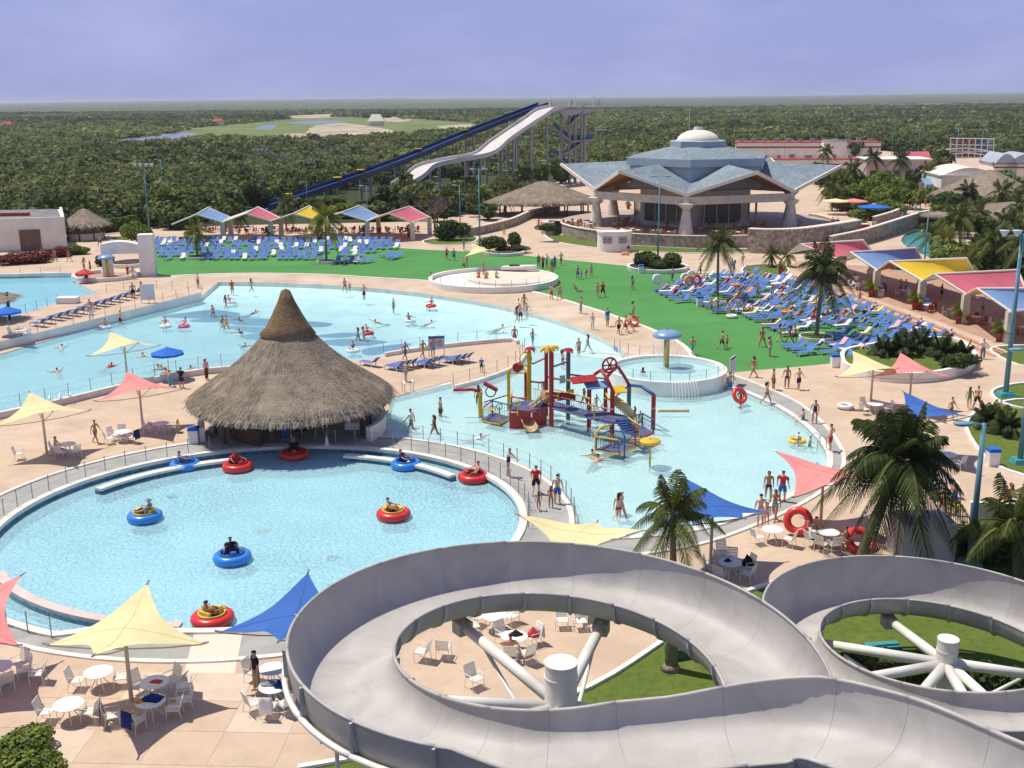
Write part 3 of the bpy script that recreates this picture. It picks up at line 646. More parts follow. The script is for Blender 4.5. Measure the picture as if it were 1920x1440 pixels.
# ------------------------------------------------------------------ furniture and props
M_sail = {k: mat('sail_' + k, c, rough=0.8, var=0.05, scale=1.2, trans=0.22) for k, c in dict(cream=(0.80, 0.72, 0.40), pink=(0.80, 0.30, 0.29), blue=(0.05, 0.15, 0.47)).items()}
M_post = mat('sail_post_paint', (0.60, 0.50, 0.36), rough=0.5, var=0.05)
M_steel = mat('steel', (0.45, 0.45, 0.45), rough=0.35, metal=0.8, var=0.1)
M_wplast = mat('white_plastic', (0.80, 0.78, 0.74), rough=0.45, var=0.05, scale=5)
M_strap = mat('chair_strap', (0.72, 0.70, 0.62), rough=0.5, var=0.06, scale=5)
M_sling = mat('blue_sling', (0.068, 0.155, 0.42), rough=0.7, var=0.15, scale=2.0, hueobj=0.18)
M_slingD = mat('navy_sling', (0.05, 0.12, 0.40), rough=0.7, var=0.12, scale=2.0, hueobj=0.15)
def shade_sail(colour, base, rot, label, hd=2.9, zl=2.45, zh=3.55, group=None, z0=0.0):
    t = thing('shade_sail', label, 'shade sail', (base.x, base.y, z0), rot, group)
    cs = [Vector((hd, 0, zl)), Vector((0, hd, zh)), Vector((-hd, 0, zl)), Vector((0, -hd, zh))]; n = 12; vs = []
    ctr = (zl + zh) / 2
    for i in range(n + 1):
        for j in range(n + 1):
            u, v = i / n, j / n
            p = cs[0] * (1 - u) * (1 - v) + cs[1] * u * (1 - v) + cs[2] * u * v + cs[3] * (1 - u) * v
            pull = 0.26 * (4 * u * (1 - u) * (1 - 4 * v * (1 - v)) + 4 * v * (1 - v) * (1 - 4 * u * (1 - u)))
            q = Vector((p.x * (1 - pull), p.y * (1 - pull), ctr + (p.z - ctr) * (1 - 0.2 * pull)))
            e = 0.10 * math.exp(-((p.x ** 2 + p.y ** 2) / 0.5)); q.z += e
            vs.append(q)
    fs = [(i * (n + 1) + j, (i + 1) * (n + 1) + j, (i + 1) * (n + 1) + j + 1, i * (n + 1) + j + 1) for i in range(n) for j in range(n)]
    fab = ob('canopy', MB().add(vs, fs), M_sail[colour], t, smooth=True)
    for dg_ in ([i * (n + 1) + i for i in range(n + 1)], [i * (n + 1) + n - i for i in range(n + 1)]): ob('seam', MB().tube([vs[k] + Vector((0, 0, 0.006)) for k in dg_], 0.007, 4), M_sail[colour], fab)
    ob('pole', MB().cyl((0, 0, 0), (0, 0, ctr - 0.25), 0.085, 0.075, 10), M_post, t)
    ob('base_plate', MB().cyl((0, 0, 0), (0, 0, 0.04), 0.26, 0.24, 12), M_post, t)
    for c in cs:
        m_ = MB().tube([Vector((0, 0, ctr - 0.75)), Vector((c.x * .5, c.y * .5, (ctr - .75 + c.z - 0.1) / 2 - 0.02)), Vector((c.x * 0.97, c.y * 0.97, c.z - 0.05)), Vector((c.x * 1.05, c.y * 1.05, c.z + 0.02))], 0.03, 6)
        ob('strut', m_, M_post, t)
        ob('corner_fitting', MB().tube([Vector((c.x * 0.98, c.y * 0.98, c.z)), Vector((c.x * 1.07, c.y * 1.07, c.z + 0.05))], 0.04, 6), M_steel, t)
    return t
SAILS = [('cream', 247, 1318, 0, 'cream four-point shade sail over the deck beside the paved panels'), ('blue', 562, 1292, 0, 'deep blue shade sail rising beside the grey flume'),
         ('pink', -53, 1290, -25, 'pink shade sail beside the boat queue channel'), ('cream', 88, 852, 36, 'cream shade sail over the table with a seated bather near the wave pool'),
         ('pink', 268, 804, 33, 'pink shade sail between the wave pool wall and the thatched bar'), ('cream', 239, 712, 40, 'cream shade sail standing at the edge of the deep wave pool'),
         ('cream', 907, 512, 35, 'cream shade sail on the round white island platform'), ('cream', 1632, 762, 15, 'cream shade sail in front of the curved white planter of cycads'),
         ('pink', 1704, 768, -2, 'pink shade sail behind the big coconut palm'), ('blue', 1735, 858, 14, 'blue shade sail half hidden by the big coconut palm'),
         ('blue', 1332, 1062, 18, 'blue shade sail standing behind the small coconut palm'), ('pink', 1538, 988, 45, 'pink shade sail beside the big coconut palm and the red tubes'),
         ('cream', 1086, 1116, 70, 'cream shade sail between the grey walk and the flume'), ('cream', 420, 402, 20, 'small cream shade sail behind the pale blue canopy')]
for c, x, y, a, lb in SAILS:
    b_ = G(x, y); shade_sail(c, b_, R(a), lb)
# bumper boats ------------------------------------------------------------
M_boat = {k: mat('boat_tube_' + k, c, rough=0.28, var=0.06, scale=2, spec=0.5) for k, c in dict(red=(0.62, 0.035, 0.03), blue=(0.035, 0.22, 0.62)).items()}
M_hull = {'yellow': mat('boat_hull_yellow', (0.72, 0.50, 0.10), rough=0.35, var=0.1, spec=0.5), 'blue': mat('boat_hull_blue', (0.03, 0.13, 0.40), rough=0.35, var=0.1, spec=0.5), 'red': mat('boat_hull_red', (0.42, 0.03, 0.03), rough=0.35, var=0.1, spec=0.5)}
M_blk = mat('black_rubber', (0.02, 0.02, 0.02), rough=0.6)
def bumper_boat(px, py, tube, hull, rz, label):
    p = G(px, py, -0.30); t = thing('bumper_boat', label, 'bumper boat', (p.x, p.y, -0.35), rz, 'bumper boats on the round pool')
    ob('tube', MB().torus(0.72, 0.25, 28, 10, (0, 0, 0.22)), M_boat[tube], t, smooth=True)
    ob('hull', MB().lathe([(0.001, -0.02), (0.45, 0.0), (0.52, 0.34), (0.54, 0.52), (0.63, 0.54), (0.62, 0.46)], 24), M_hull[hull], t, smooth=True)
    s = MB().box((0, 0.18, 0.18), (0.55, 0.4, 0.26)); s.box((0, 0.42, 0.46), (0.6, 0.14, 0.42)); ob('seat', s, M_hull[hull], t)
    e = MB().box((0, -0.42, 0.48), (0.34, 0.26, 0.32), taper=0.8); ob('motor_housing', e, M_hull[hull], t)
    w = MB().torus(0.15, 0.018, 14, 6, (0, -0.20, 0.62), Matrix.Rotation(R(55), 3, 'X')); w.cyl((0, -0.34, 0.52), (0, -0.20, 0.62), 0.02); ob('steering_wheel', w, M_blk, t)
    return t
BOATS = [(347, 876, 'blue', 'blue', 2.2, 'blue boat with a rider slumped by the longer dock wall', ('grey', 'shirt')), (446, 879, 'red', 'red', 0.8, 'red boat with dark red hull carrying a rider near the dock end', ('red', 'shirt')),
         (552, 856, 'red', 'red', 0.2, 'red boat docked below the thatched bar', ('black', 'shirt')), (761, 875, 'blue', 'blue', 1.4, 'empty-looking blue boat floating beside the shorter dock wall', ('navy', 'shirt')),
         (888, 899, 'red', 'red', -1.2, 'red boat touching the end of the shorter dock wall', ('white', None)), (272, 973, 'blue', 'yellow', -1.7, 'blue boat with yellow hull and a rider in a hat', ('grey', 'shirt')),
         (738, 969, 'red', 'yellow', 1.5, 'red boat with yellow hull alone in the open pool', ('pink', 'bikini')), (436, 1050, 'blue', 'blue', 0.4, 'large blue boat with a long-haired rider in the open pool', ('black', 'shirt')), (399, 1165, 'red', 'yellow', 2.6, 'red boat with yellow hull against the pool wall by the cream path', ('red', None))]
for x, y, a, h, rz, lb, (c, tp) in BOATS:
    t = bumper_boat(x, y, a, h, rz, lb)
    f = Vector((0, 0.12, 0)); f.rotate(Euler((0, 0, rz)))
    person('tube', (t.location.x + f.x, t.location.y + f.y, -0.30), rz, skin=2 if c in ('black', 'red') else 1, wear=('shorts', 'black'), top=(tp, c) if tp else None, long=(tp == 'bikini'), label='person riding the ' + lb.replace(' carrying a rider', '').replace(' and a rider in a hat', '').replace(' with a long-haired rider', '').replace(' with a rider slumped', ''), hat='grey' if 'hat' in lb else None, dz=0.08)
# tables and chairs -------------------------------------------------------
def chair_proto():
    t = thing('patio_chair', 'white strap patio chair', 'chair')
    f = MB()
    for s in (-0.27, 0.27):
        f.tube([(s, -0.25, 0), (s, -0.24, 0.60), (s, -0.20, 0.63), (s, 0.18, 0.62), (s * 0.95, 0.30, 0.60)], 0.014, 6)
        f.tube([(s * 0.95, 0.30, 0), (s * 0.95, 0.22, 0.42), (s * 0.93, 0.36, 0.92)], 0.014, 6); f.tube([(s * 0.95, -0.25, 0.42), (s * 0.95, 0.24, 0.40)], 0.014, 6)
    f.tube([(-0.25, 0.36, 0.92), (0.25, 0.36, 0.92)], 0.014, 6); f.tube([(-0.26, -0.25, 0.42), (0.26, -0.25, 0.42)], 0.014, 6)
    ob('frame', f, M_wplast, t)
    s = MB(); b = MB()
    for i in range(7): s.box((0, -0.22 + i * 0.072, 0.435 - i * 0.003), (0.53, 0.062, 0.008))
    for i in range(7):
        k = i / 6; b.box((0, 0.235 + 0.115 * k, 0.46 + 0.43 * k), (0.50, 0.012, 0.058), M=Matrix.Rotation(R(-15), 3, 'X'))
    ob('seat', s, M_strap, t); ob('backrest', b, M_strap, t); return t
def table_proto():
    t = thing('patio_table', 'round white patio table', 'table')
    ob('table_top', MB().lathe([(0.001, 0.72), (0.52, 0.72), (0.55, 0.705), (0.55, 0.69), (0.001, 0.69)], 26), M_wplast, t, auto=40)
    for k in range(4):
        a = k * math.pi / 2 + 0.4; c, s = math.cos(a), math.sin(a)
        ob('leg', MB().tube([(0.15 * c, 0.15 * s, 0.69), (0.18 * c, 0.18 * s, 0.35), (0.42 * c, 0.42 * s, 0)], 0.02, 6), M_wplast, t)
    return t
chair0, table0 = chair_proto(), table_proto()
USED = set()
def put(proto, loc, rz, label, group=None, scale=None):
    if proto.name not in USED:
        KIDS[proto.name] = list(proto.children)
        USED.add(proto.name); proto.location = loc; proto.rotation_euler.z = rz; proto['label'] = label
        if group: proto['group'] = group
        if scale: proto.scale = (scale,) * 3
        return proto
    return clone(proto, loc, rz, label, group, scale=scale)
M_twl = {k: mat('towel_' + k, c, rough=0.95, var=0.1, scale=6, bump=0.3, bscale=40) for k, c in dict(white=(0.80, 0.79, 0.77), navy=(0.015, 0.03, 0.16), pink=(0.75, 0.42, 0.42), red=(0.55, 0.05, 0.06), orange=(0.80, 0.28, 0.06), yellow=(0.75, 0.62, 0.20), blue=(0.08, 0.20, 0.55), black=(0.02, 0.02, 0.02)).items()}
def heap(name, loc, rx, ry, h, m, label, cat, seed=0):
    r = random.Random(seed); n, k = 12, 5; vs = []
    for j in range(k):
        q = j / (k - 1)
        for i in range(n):
            a = i * 2 * math.pi / n; s = (1 - q * 0.85) * (1 + r.uniform(-0.22, 0.22))
            vs.append((rx * s * math.cos(a), ry * s * math.sin(a), h * q * (1 + r.uniform(-0.3, 0.15)) if j else 0))
    fs = [(j * n + i, j * n + (i + 1) % n, (j + 1) * n + (i + 1) % n, (j + 1) * n + i) for j in range(k - 1) for i in range(n)] + [tuple((k - 1) * n + i for i in range(n)), tuple(range(n - 1, -1, -1))]
    return tag(ob(name, MB().add(vs, fs), m, None, loc, smooth=True), label, cat)
def chair_towel(ch, colour, label):
    """a towel hung over a chair back"""
    vs = []; n = 6; prof = [(0.24, 0.50), (0.30, 0.72), (0.35, 0.90), (0.365, 0.945), (0.385, 0.93), (0.41, 0.75), (0.42, 0.50), (0.43, 0.30)]
    for i in range(n + 1):
        x = -0.25 + 0.5 * i / n
        for y, z in prof: vs.append((x, y + 0.012 * math.sin(i * 2.1 + z * 5), z - (0.03 * math.sin(i * 1.7) if z < 0.6 else 0)))
    m = len(prof); fs = [(i * m + j, (i + 1) * m + j, (i + 1) * m + j + 1, i * m + j + 1) for i in range(n) for j in range(m - 1)]
    o = ob('towel', MB().add(vs, fs), M_twl[colour], None, ch.location.copy(), smooth=True); o.rotation_euler = ch.rotation_euler.copy(); o.location.z += 0.01
    sd_ = o.modifiers.new('thick', 'SOLIDIFY'); sd_.thickness = 0.015
    return tag(o, label, 'towel')
def seat_set(tx, ty, chairs, what, z=0.0, h=0.0):
    """a table at a pixel of the deck with chairs at angles (degrees, 0 = to the right, 90 = away)"""
    p = G(tx, ty, z); put(table0, (p.x, p.y, z), rnd.uniform(0, 1), 'round white patio table ' + what)
    out = []
    for a, d in chairs:
        q = p + Vector((math.cos(R(a)), math.sin(R(a)), 0)) * d
        out.append(put(chair0, (q.x, q.y, z), R(a) - math.pi / 2 + rnd.uniform(-.15, .15), 'white strap chair at the table ' + what, 'white strap chairs ' + what))
    return p, out
pA, cA = seat_set(188, 1290, [(185, 0.85), (10, 0.8)], 'beside the cream sail over the panels')
pB, cB = seat_set(132, 1352, [(180, 0.85), (0, 0.75)], 'standing alone in full sun on the paving panels')
pC, cC = seat_set(292, 1310, [(150, 0.8), (60, 0.85), (15, 1.05)], 'with a dark red cloth by the sail pole')
pD, cD = seat_set(285, 1346, [(250, 0.9), (200, 1.35), (0, 0.85), (30, 1.2)], 'loaded with navy towels at the sail pole')
chair_towel(cD[0], 'navy', 'navy towel hung over the chair nearest the towel-loaded table'); chair_towel(cD[1], 'navy', 'navy towel trailing over the chair apart from the towel-loaded table')
heap('towel_pile', (pD.x + 0.05, pD.y + 0.08, 0.725), 0.42, 0.30, 0.22, M_twl['navy'], 'pile of navy towels on the table by the sail pole', 'towels', 1)
heap('bag', (pD.x - 0.38, pD.y - 0.12, 0.725), 0.16, 0.13, 0.14, M_twl['orange'], 'small orange bag beside the navy towels', 'bag', 2)
heap('folded_cloth', (pC.x + 0.08, pC.y, 0.722), 0.28, 0.17, 0.04, M_twl['red'], 'dark red cloth lying on the round table', 'cloth', 3)
pE, _ = seat_set(0, 1280, [(60, 0.95), (20, 0.9), (-50, 0.8), (-110, 0.95), (0, 1.5)], 'in the shadow of the channel-side pink sail')
pF, cF = seat_set(513, 1284, [(20, 0.85), (160, 0.9)], 'beside the person in black at the flume')
pG, cG = seat_set(514, 1318, [(225, 0.9), (270, 0.9), (310, 0.95), (0, 0.9)], 'covered in bags beside the flume')
heap('bag', (pG.x - 0.15, pG.y + 0.1, 0.725), 0.30, 0.22, 0.20, CLOTH['grey'], 'grey bag on the cluttered table beside the flume', 'bag', 4)
heap('bag', (pG.x + 0.25, pG.y - 0.05, 0.725), 0.22, 0.18, 0.24, M_twl['navy'], 'dark bag on the cluttered table beside the flume', 'bag', 5)
chair_towel(cG[1], 'white', 'white towel over a chair at the cluttered flume table'); heap('bag', (cG[3].location.x, cG[3].location.y, 0.45), 0.2, 0.2, 0.2, CLOTH['black'], 'black bag on a chair beside the flume', 'bag', 55)
pH, cH = seat_set(128, 852, [(190, 0.75), (260, 0.8), (320, 0.95), (200, 2.9)], 'under the wave-side cream sail near the wave pool')
pI, cI = seat_set(231, 828, [(160, 0.75), (110, 0.75), (215, 0.9), (-20, 0.8)], 'half in sun beside the wave-side pink sail')
chair_towel(cI[3], 'navy', 'navy towel over a chair beside the wave-side pink sail')
pJ, cJ = seat_set(303, 812, [(180, 0.9), (10, 0.75)], 'behind the post of the wave-side pink sail'); chair_towel(cJ[1], 'yellow', 'yellow towel over a chair behind the pink sail post')
pK, cK = seat_set(928, 1182, [(40, 0.9), (150, 0.9), (200, 1.0)], 'touching the rim of the flume ring opening')
pL, cL = seat_set(965, 1222, [(260, 0.95), (300, 1.0), (35, 0.95), (120, 0.9)], 'with dark bags inside the flume ring opening')
heap('bag', (pL.x + 0.05, pL.y + 0.1, 0.725), 0.28, 0.2, 0.2, CLOTH['black'], 'black bag on the table inside the flume ring', 'bag', 6); heap('bag', (cL[2].location.x, cL[2].location.y, 0.45), 0.3, 0.26, 0.35, M_twl['red'], 'red and white bundle on a chair inside the flume ring', 'bag', 7)
chair_towel(cL[2], 'white', 'white towel on the chair with the red bundle')
for x, y, a, lb in ((792, 1238, 250, 'turned sideways in the sun inside the flume ring'), (832, 1232, 170, 'facing the pool inside the flume ring'), (1053, 1178, 0, 'of the ring-rim pair nearer the bags'), (1088, 1180, 5, 'of the ring-rim pair nearer the lawn'), (890, 1290, 40, 'behind the flume spoke in the ring opening')):
    q = G(x, y); put(chair0, (q.x, q.y, 0), R(a), 'white strap patio chair ' + lb)
pM, cM = seat_set(1447, 1016, [(200, 0.85), (320, 0.95)], 'empty beside the upright red tube')
pN, cN = seat_set(1552, 1022, [(195, 0.95), (235, 0.95), (275, 0.9), (320, 0.95), (120, 0.9)], 'crowded with bathers under the palm-side pink sail')
pO, cO = seat_set(1368, 1080, [(170, 0.9), (230, 0.9), (320, 0.95), (20, 0.95), (75, 1.0), (90, 1.9)], 'under the blue sail beside the small coconut palm')
heap('bag', (cO[3].location.x, cO[3].location.y, 0.45), 0.35, 0.3, 0.5, CLOTH['black'], 'black bag heaped on a chair below the blue sail', 'bag', 8); heap('bag', (pO.x - .1, pO.y + .1, 0.725), 0.2, 0.15, 0.15, CLOTH['navy'], 'small navy bag on the table below the blue sail', 'bag', 9)
pP, cP = seat_set(1752, 934, [(0, 0.9), (90, 0.9)], 'behind the big coconut palm'); heap('bag', (pP.x, pP.y, 0.725), 0.3, 0.2, 0.15, M_twl['blue'], 'blue towel on the table behind the big palm', 'towels', 10)
pQ, cQ = seat_set(1775, 872, [(180, 0.9), (300, 0.9)], 'below the half-hidden blue sail')
pR, cR = seat_set(1640, 775, [(0, 0.9), (120, 0.9), (200, 0.9)], 'below the planter-side cream sail')
seat_set(40, 632, [(180, 0.8), (330, 0.9)], 'on the raised lounger deck', z=0.8)
# loungers -----------------------------------------------------------------
def lounger_proto(m, name='sun_lounger'):
    t = thing(name, 'blue sun lounger', 'sun lounger')
    f = MB()
    for s in (-0.31, 0.31):
        f.box((s, -0.25, 0.33), (0.035, 1.40, 0.045))
        b = Matrix.Rotation(R(42), 3, 'X'); f.box((s, 0.45 + 0.26, 0.33 + 0.255), (0.035, 0.78, 0.035), M=b)
    ob('frame', f, M_wplast, t)
    for s in (-0.29, 0.29):
        for y in (-0.78, 0.40):
            ob('leg', MB().box((s, y + (0.06 if y > 0 else -0.03), 0.155), (0.05, 0.07, 0.31)), M_wplast, t)
    ob('seat', MB().box((0, -0.25, 0.365), (0.62, 1.36, 0.02)), m, t)
    ob('backrest', MB().box((0, 0.72, 0.612), (0.64, 0.78, 0.02), M=Matrix.Rotation(R(42), 3, 'X')), m, t)
    return t
lounger0 = lounger_proto(M_sling)
def lounger(x, y, z, rz, label, group=None): return put(lounger0, (x, y, z), rz, label, group)
def lounger_towel(l, colour, label, group=None):
    vs = []
    for x in (-0.26, 0.26):
        for y, z in ((-0.90, 0.37), (-0.86, 0.386), (0.43, 0.386), (0.98, 0.885), (1.0, 0.88)): vs.append((x, y, z))
    o = ob('towel', MB().add(vs, [(i, i + 1, i + 6, i + 5) for i in range(4)]), M_twl[colour], None, l.location.copy()); o.location.z += 0.006
    o.rotation_euler = l.rotation_euler.copy(); sd_ = o.modifiers.new('thick', 'SOLIDIFY'); sd_.thickness = 0.02
    return tag(o, label, 'towel', group)
rl = random.Random(21); SPOTS = []
ORD = ['first', 'second', 'third', 'fourth', 'fifth', 'sixth', 'seventh', 'eighth', 'ninth', 'tenth', 'eleventh', 'twelfth', 'thirteenth', 'fourteenth', 'fifteenth', 'sixteenth', 'seventeenth', 'eighteenth']
# left field: rows face the pool
rows = [(455, 280, 752), (461, 284, 745), (467, 280, 742), (474, 286, 700), (481, 300, 690), (487, 318, 600)]
for ri, (y, x0, x1) in enumerate(rows):
    p, q = G(x0, y), G(x1, y); n = int((q - p).length / 0.98); d = (q - p) / n
    for i in range(n + 1):
        if rl.random() < 0.12: continue
        c = p + d * i + Vector((rl.uniform(-.12, .12), rl.uniform(-.4, .4), 0)); X, Y = PROJ(c)
        if abs(X - 366) < 14 and Y > 478 or abs(X - 612) < 16 and Y > 476: continue
        SPOTS.append((c, rl.uniform(-0.25, 0.25), 'blue sling sun lounger in the %s row below the woodland canopies' % ORD[ri], 'loungers on the turf below the woodland canopies', 0))
for x, y in ((722, 482), (730, 485), (738, 487), (746, 484), (634, 492), (645, 493), (656, 493), (668, 494), (680, 494), (692, 493)):
    SPOTS.append((G(x, y), rl.uniform(-0.9, 0.2), 'blue sling sun lounger at the open end of the woodland-side rows', 'loungers at the end of the woodland-side rows', 0))
fieldR = [G(*p) for p in ((1214, 552), (1270, 532), (1330, 519), (1400, 512), (1480, 527), (1560, 553), (1640, 583), (1720, 613), (1795, 640), (1700, 651), (1640, 664), (1560, 684), (1490, 662), (1440, 618), (1360, 590), (1280, 570))]
u = (G(1560, 553) - G(1795, 640)).normalized(); u.z = 0; v = Vector((-u.y, u.x, 0)); o0 = G(1500, 600); RJ = []
for j in range(-16, 17):
    for i in range(-40, 41):
        c = o0 + u * (i * 1.0 + (0.16 if i % 2 else -0.06)) + v * (j * 2.12) + Vector((rl.uniform(-.18, .18), rl.uniform(-.25, .25), 0))
        if not inpoly(c.x, c.y, fieldR): continue
        X, Y = PROJ(c)
        if (X - 1530) ** 2 / 40 ** 2 + (Y - 637) ** 2 / 17 ** 2 < 1 or (X - 1345) ** 2 / 14 ** 2 + (Y - 560) ** 2 / 9 ** 2 < 1 or rl.random() < 0.10: continue
        if j not in RJ: RJ.append(j)
        SPOTS.append((c, math.atan2(v.y, v.x) + math.pi / 2 + rl.uniform(-0.4, 0.4), 'blue sling sun lounger, %s row of the crowded field from the steps' % ORD[RJ.index(j)], 'loungers in the crowded field', 1))
SPOTS.sort(key=lambda s_: s_[0].y); LEFT = []; RIGHT = []; REST = []
for k, (c, rz, lb, gp, side) in enumerate(SPOTS):
    if k < 274: (RIGHT if side else LEFT).append(lounger(c.x, c.y, 0, rz, lb, gp))
    else: REST.append((c, rz))
bm_b, bm_w, bm_t = MB(), MB(), MB()
for c, rz in REST:
    M3 = Matrix.Rotation(rz, 3, 'Z'); tw_ = rl.random() < 0.2
    for ch in KIDS[lounger0.name] if lounger0.name in KIDS else lounger0.children:
        bl = ch.name.split('.')[0] in ('seat', 'backrest'); (bm_b if bl else bm_w).add([M3 @ v_.co + c for v_ in ch.data.vertices], [tuple(f.vertices) for f in ch.data.polygons])
        if bl and tw_: bm_t.add([M3 @ v_.co * 0.98 + c + Vector((0, 0, 0.04)) for v_ in ch.data.vertices], [tuple(f.vertices) for f in ch.data.polygons])
rest_l = stuff(ob('far_loungers', bm_w, M_wplast), 'far massed blue sun loungers in the back rows below the woodland canopies', 'sun loungers'); stuff(ob('slings', bm_b, M_sling, rest_l)); stuff(ob('towels', bm_t, M_twl['white'], rest_l))
print('LOUNGERS', len(LEFT), len(RIGHT), len(REST))
for k, l_ in enumerate(LEFT + RIGHT):
    r_ = rl.random(); side = k < len(LEFT)
    if r_ < (0.25 if side else 0.25):
        c = rl.choice(['white'] * 13 + ['pink', 'yellow', 'orange', 'navy', 'pink'])
        l_['label'] = l_['label'].replace('blue sling sun lounger', 'blue sun lounger under a %s towel' % c)
        lounger_towel(l_, c, c + ' towel on the lounger' + l_['label'].split(' towel', 1)[1].replace(' from the steps', ''), 'towels on the %s loungers' % ('left' if side else 'right'))
# row of loungers on the raised deck between the two lagoon pools
for i, (x, y) in enumerate(((72, 612), (86, 606), (135, 592), (147, 588), (160, 582), (172, 578), (188, 574), (200, 570), (215, 566), (228, 562), (240, 557), (252, 553), (104, 600), (118, 596))):
    p = G(x, y, 0.8); lounger(p.x, p.y, 0.8, R(-118), 'blue sun lounger in the row on the raised deck between the wave and lagoon pools', 'loungers on the raised deck')
for i, (x, y) in enumerate(((693, 686), (740, 694), (752, 691), (764, 688), (792, 688), (802, 686), (812, 683), (845, 681), (857, 679), (868, 677))):
    p = G(x, y); lounger(p.x, p.y, 0, R(-125), 'blue sun lounger on the deck below the white rules board', 'loungers on the deck between the two big pools')
# market umbrellas ----------------------------------------------------------
def market_umbrella(px, py, colour, label, z=0.0, r=1.35, h=2.3):
    p = G(px, py, z); t = thing('parasol', label, 'parasol', (p.x, p.y, z))
    vs = [(0, 0, h + 0.45)] + [(r * math.cos(k * math.pi / 4), r * math.sin(k * math.pi / 4), h - 0.05) for k in range(8)] + [(r * math.cos(k * math.pi / 4), r * math.sin(k * math.pi / 4), h - 0.22) for k in range(8)]
    fs = [(0, 1 + k, 1 + (k + 1) % 8) for k in range(8)] + [(1 + k, 9 + k, 9 + (k + 1) % 8, 1 + (k + 1) % 8) for k in range(8)]
    ob('canopy', MB().add(vs, fs), colour, t); ob('pole', MB().cyl((0, 0, 0), (0, 0, h + 0.5), 0.025), M_steel, t); ob('base', MB().cyl((0, 0, 0), (0, 0, 0.1), 0.28, 0.24, 12), M_wplast, t)
    for k in range(8): ob('rib', MB().cyl((0, 0, h + 0.3), (r * .95 * math.cos(k * math.pi / 4), r * .95 * math.sin(k * math.pi / 4), h - 0.08), 0.012, n=5), M_steel, t)
M_ublue = mat('umbrella_blue', (0.03, 0.16, 0.60), rough=0.8, var=0.05, trans=0.15); M_ured = mat('umbrella_red', (0.62, 0.05, 0.05), rough=0.8, var=0.05, trans=0.15)
market_umbrella(318, 712, M_ublue, 'blue parasol at the edge of the deep wave pool')
market_umbrella(18, 628, M_ublue, 'blue parasol beside the small thatched shelter on the raised deck', z=0.8)
market_umbrella(160, 530, M_ured, 'red parasol beside the small blue mushroom fountain', h=1.3, r=1.2)
# bins and coolers ------------------------------------------------------------
def bin_(px, py, label, z=0.0, top=M_ublue, body=M_wplast, s=1.0):
    p = G(px, py, z); t = thing('litter_bin', label, 'bin', (p.x, p.y, z))
    b = MB().box((0, 0, 0.45 * s), (0.62 * s, 0.62 * s, 0.9 * s), taper=1.06); ob('body', b, body, t); ob('lid', MB().box((0, 0, 1.0 * s), (0.7 * s, 0.7 * s, 0.2 * s), taper=0.9), top, t)
M_teal = mat('teal_paint', (0.06, 0.28, 0.28), rough=0.5)
for x, y, lb in ((365, 830, 'white cooler bin with blue lid beside the thatched bar'), (1860, 872, 'white cooler bin with blue lid on the cycad lawn edge'), (1202, 512, 'blue-lidded bin at the palm planter on the turf'), (1312, 574, 'blue-lidded bin in front of the crowded loungers'), (1565, 688, 'white bin at the planter corner by the turf'), (600, 490, 'blue-lidded bin beside the palm in the woodland-side rows'), (1650, 556, 'grey bin at the yellow canopy terrace'), (1737, 580, 'grey bin at the large pink canopy terrace')):
    bin_(x, y, lb)
# ------------------------------------------------------------------ the big grey flumes in front
def gel_mat():
    m = bpy.data.materials.new('grey_gelcoat'); m.use_nodes = True; n, l = nodes(m); b = n['Principled BSDF']; b.inputs['Roughness'].default_value = 0.55; b.inputs['Specular IOR Level'].default_value = 0.4
    t = n.new('ShaderNodeTexCoord'); a = n.new('ShaderNodeTexNoise'); a.inputs['Scale'].default_value = 0.55; a.inputs['Detail'].default_value = 6; a.inputs['Distortion'].default_value = 1.2
    r = n.new('ShaderNodeValToRGB'); r.color_ramp.elements[0].position = 0.3; r.color_ramp.elements[1].position = 0.75
    r.color_ramp.elements[0].color = (0.40, 0.38, 0.355, 1); r.color_ramp.elements[1].color = (0.55, 0.525, 0.49, 1)
    c = n.new('ShaderNodeTexNoise'); c.inputs['Scale'].default_value = 18; mx = n.new('ShaderNodeMix'); mx.data_type = 'RGBA'; mx.blend_type = 'MULTIPLY'; mx.inputs[0].default_value = 0.18
    l(t.outputs['Object'], a.inputs['Vector']); l(a.outputs['Fac'], r.inputs['Fac']); l(t.outputs['Object'], c.inputs['Vector']); l(r.outputs['Color'], mx.inputs[6]); l(c.outputs['Fac'], mx.inputs[7]); l(mx.outputs[2], b.inputs['Base Color'])
    return m
M_gel = gel_mat()
M_gelrib = mat('grey_gelcoat_flange', (0.45, 0.46, 0.44), rough=0.5, var=0.1, scale=1.5)
M_wsteel = mat('white_painted_steel', (0.74, 0.72, 0.66), rough=0.42, var=0.06, scale=1.2)
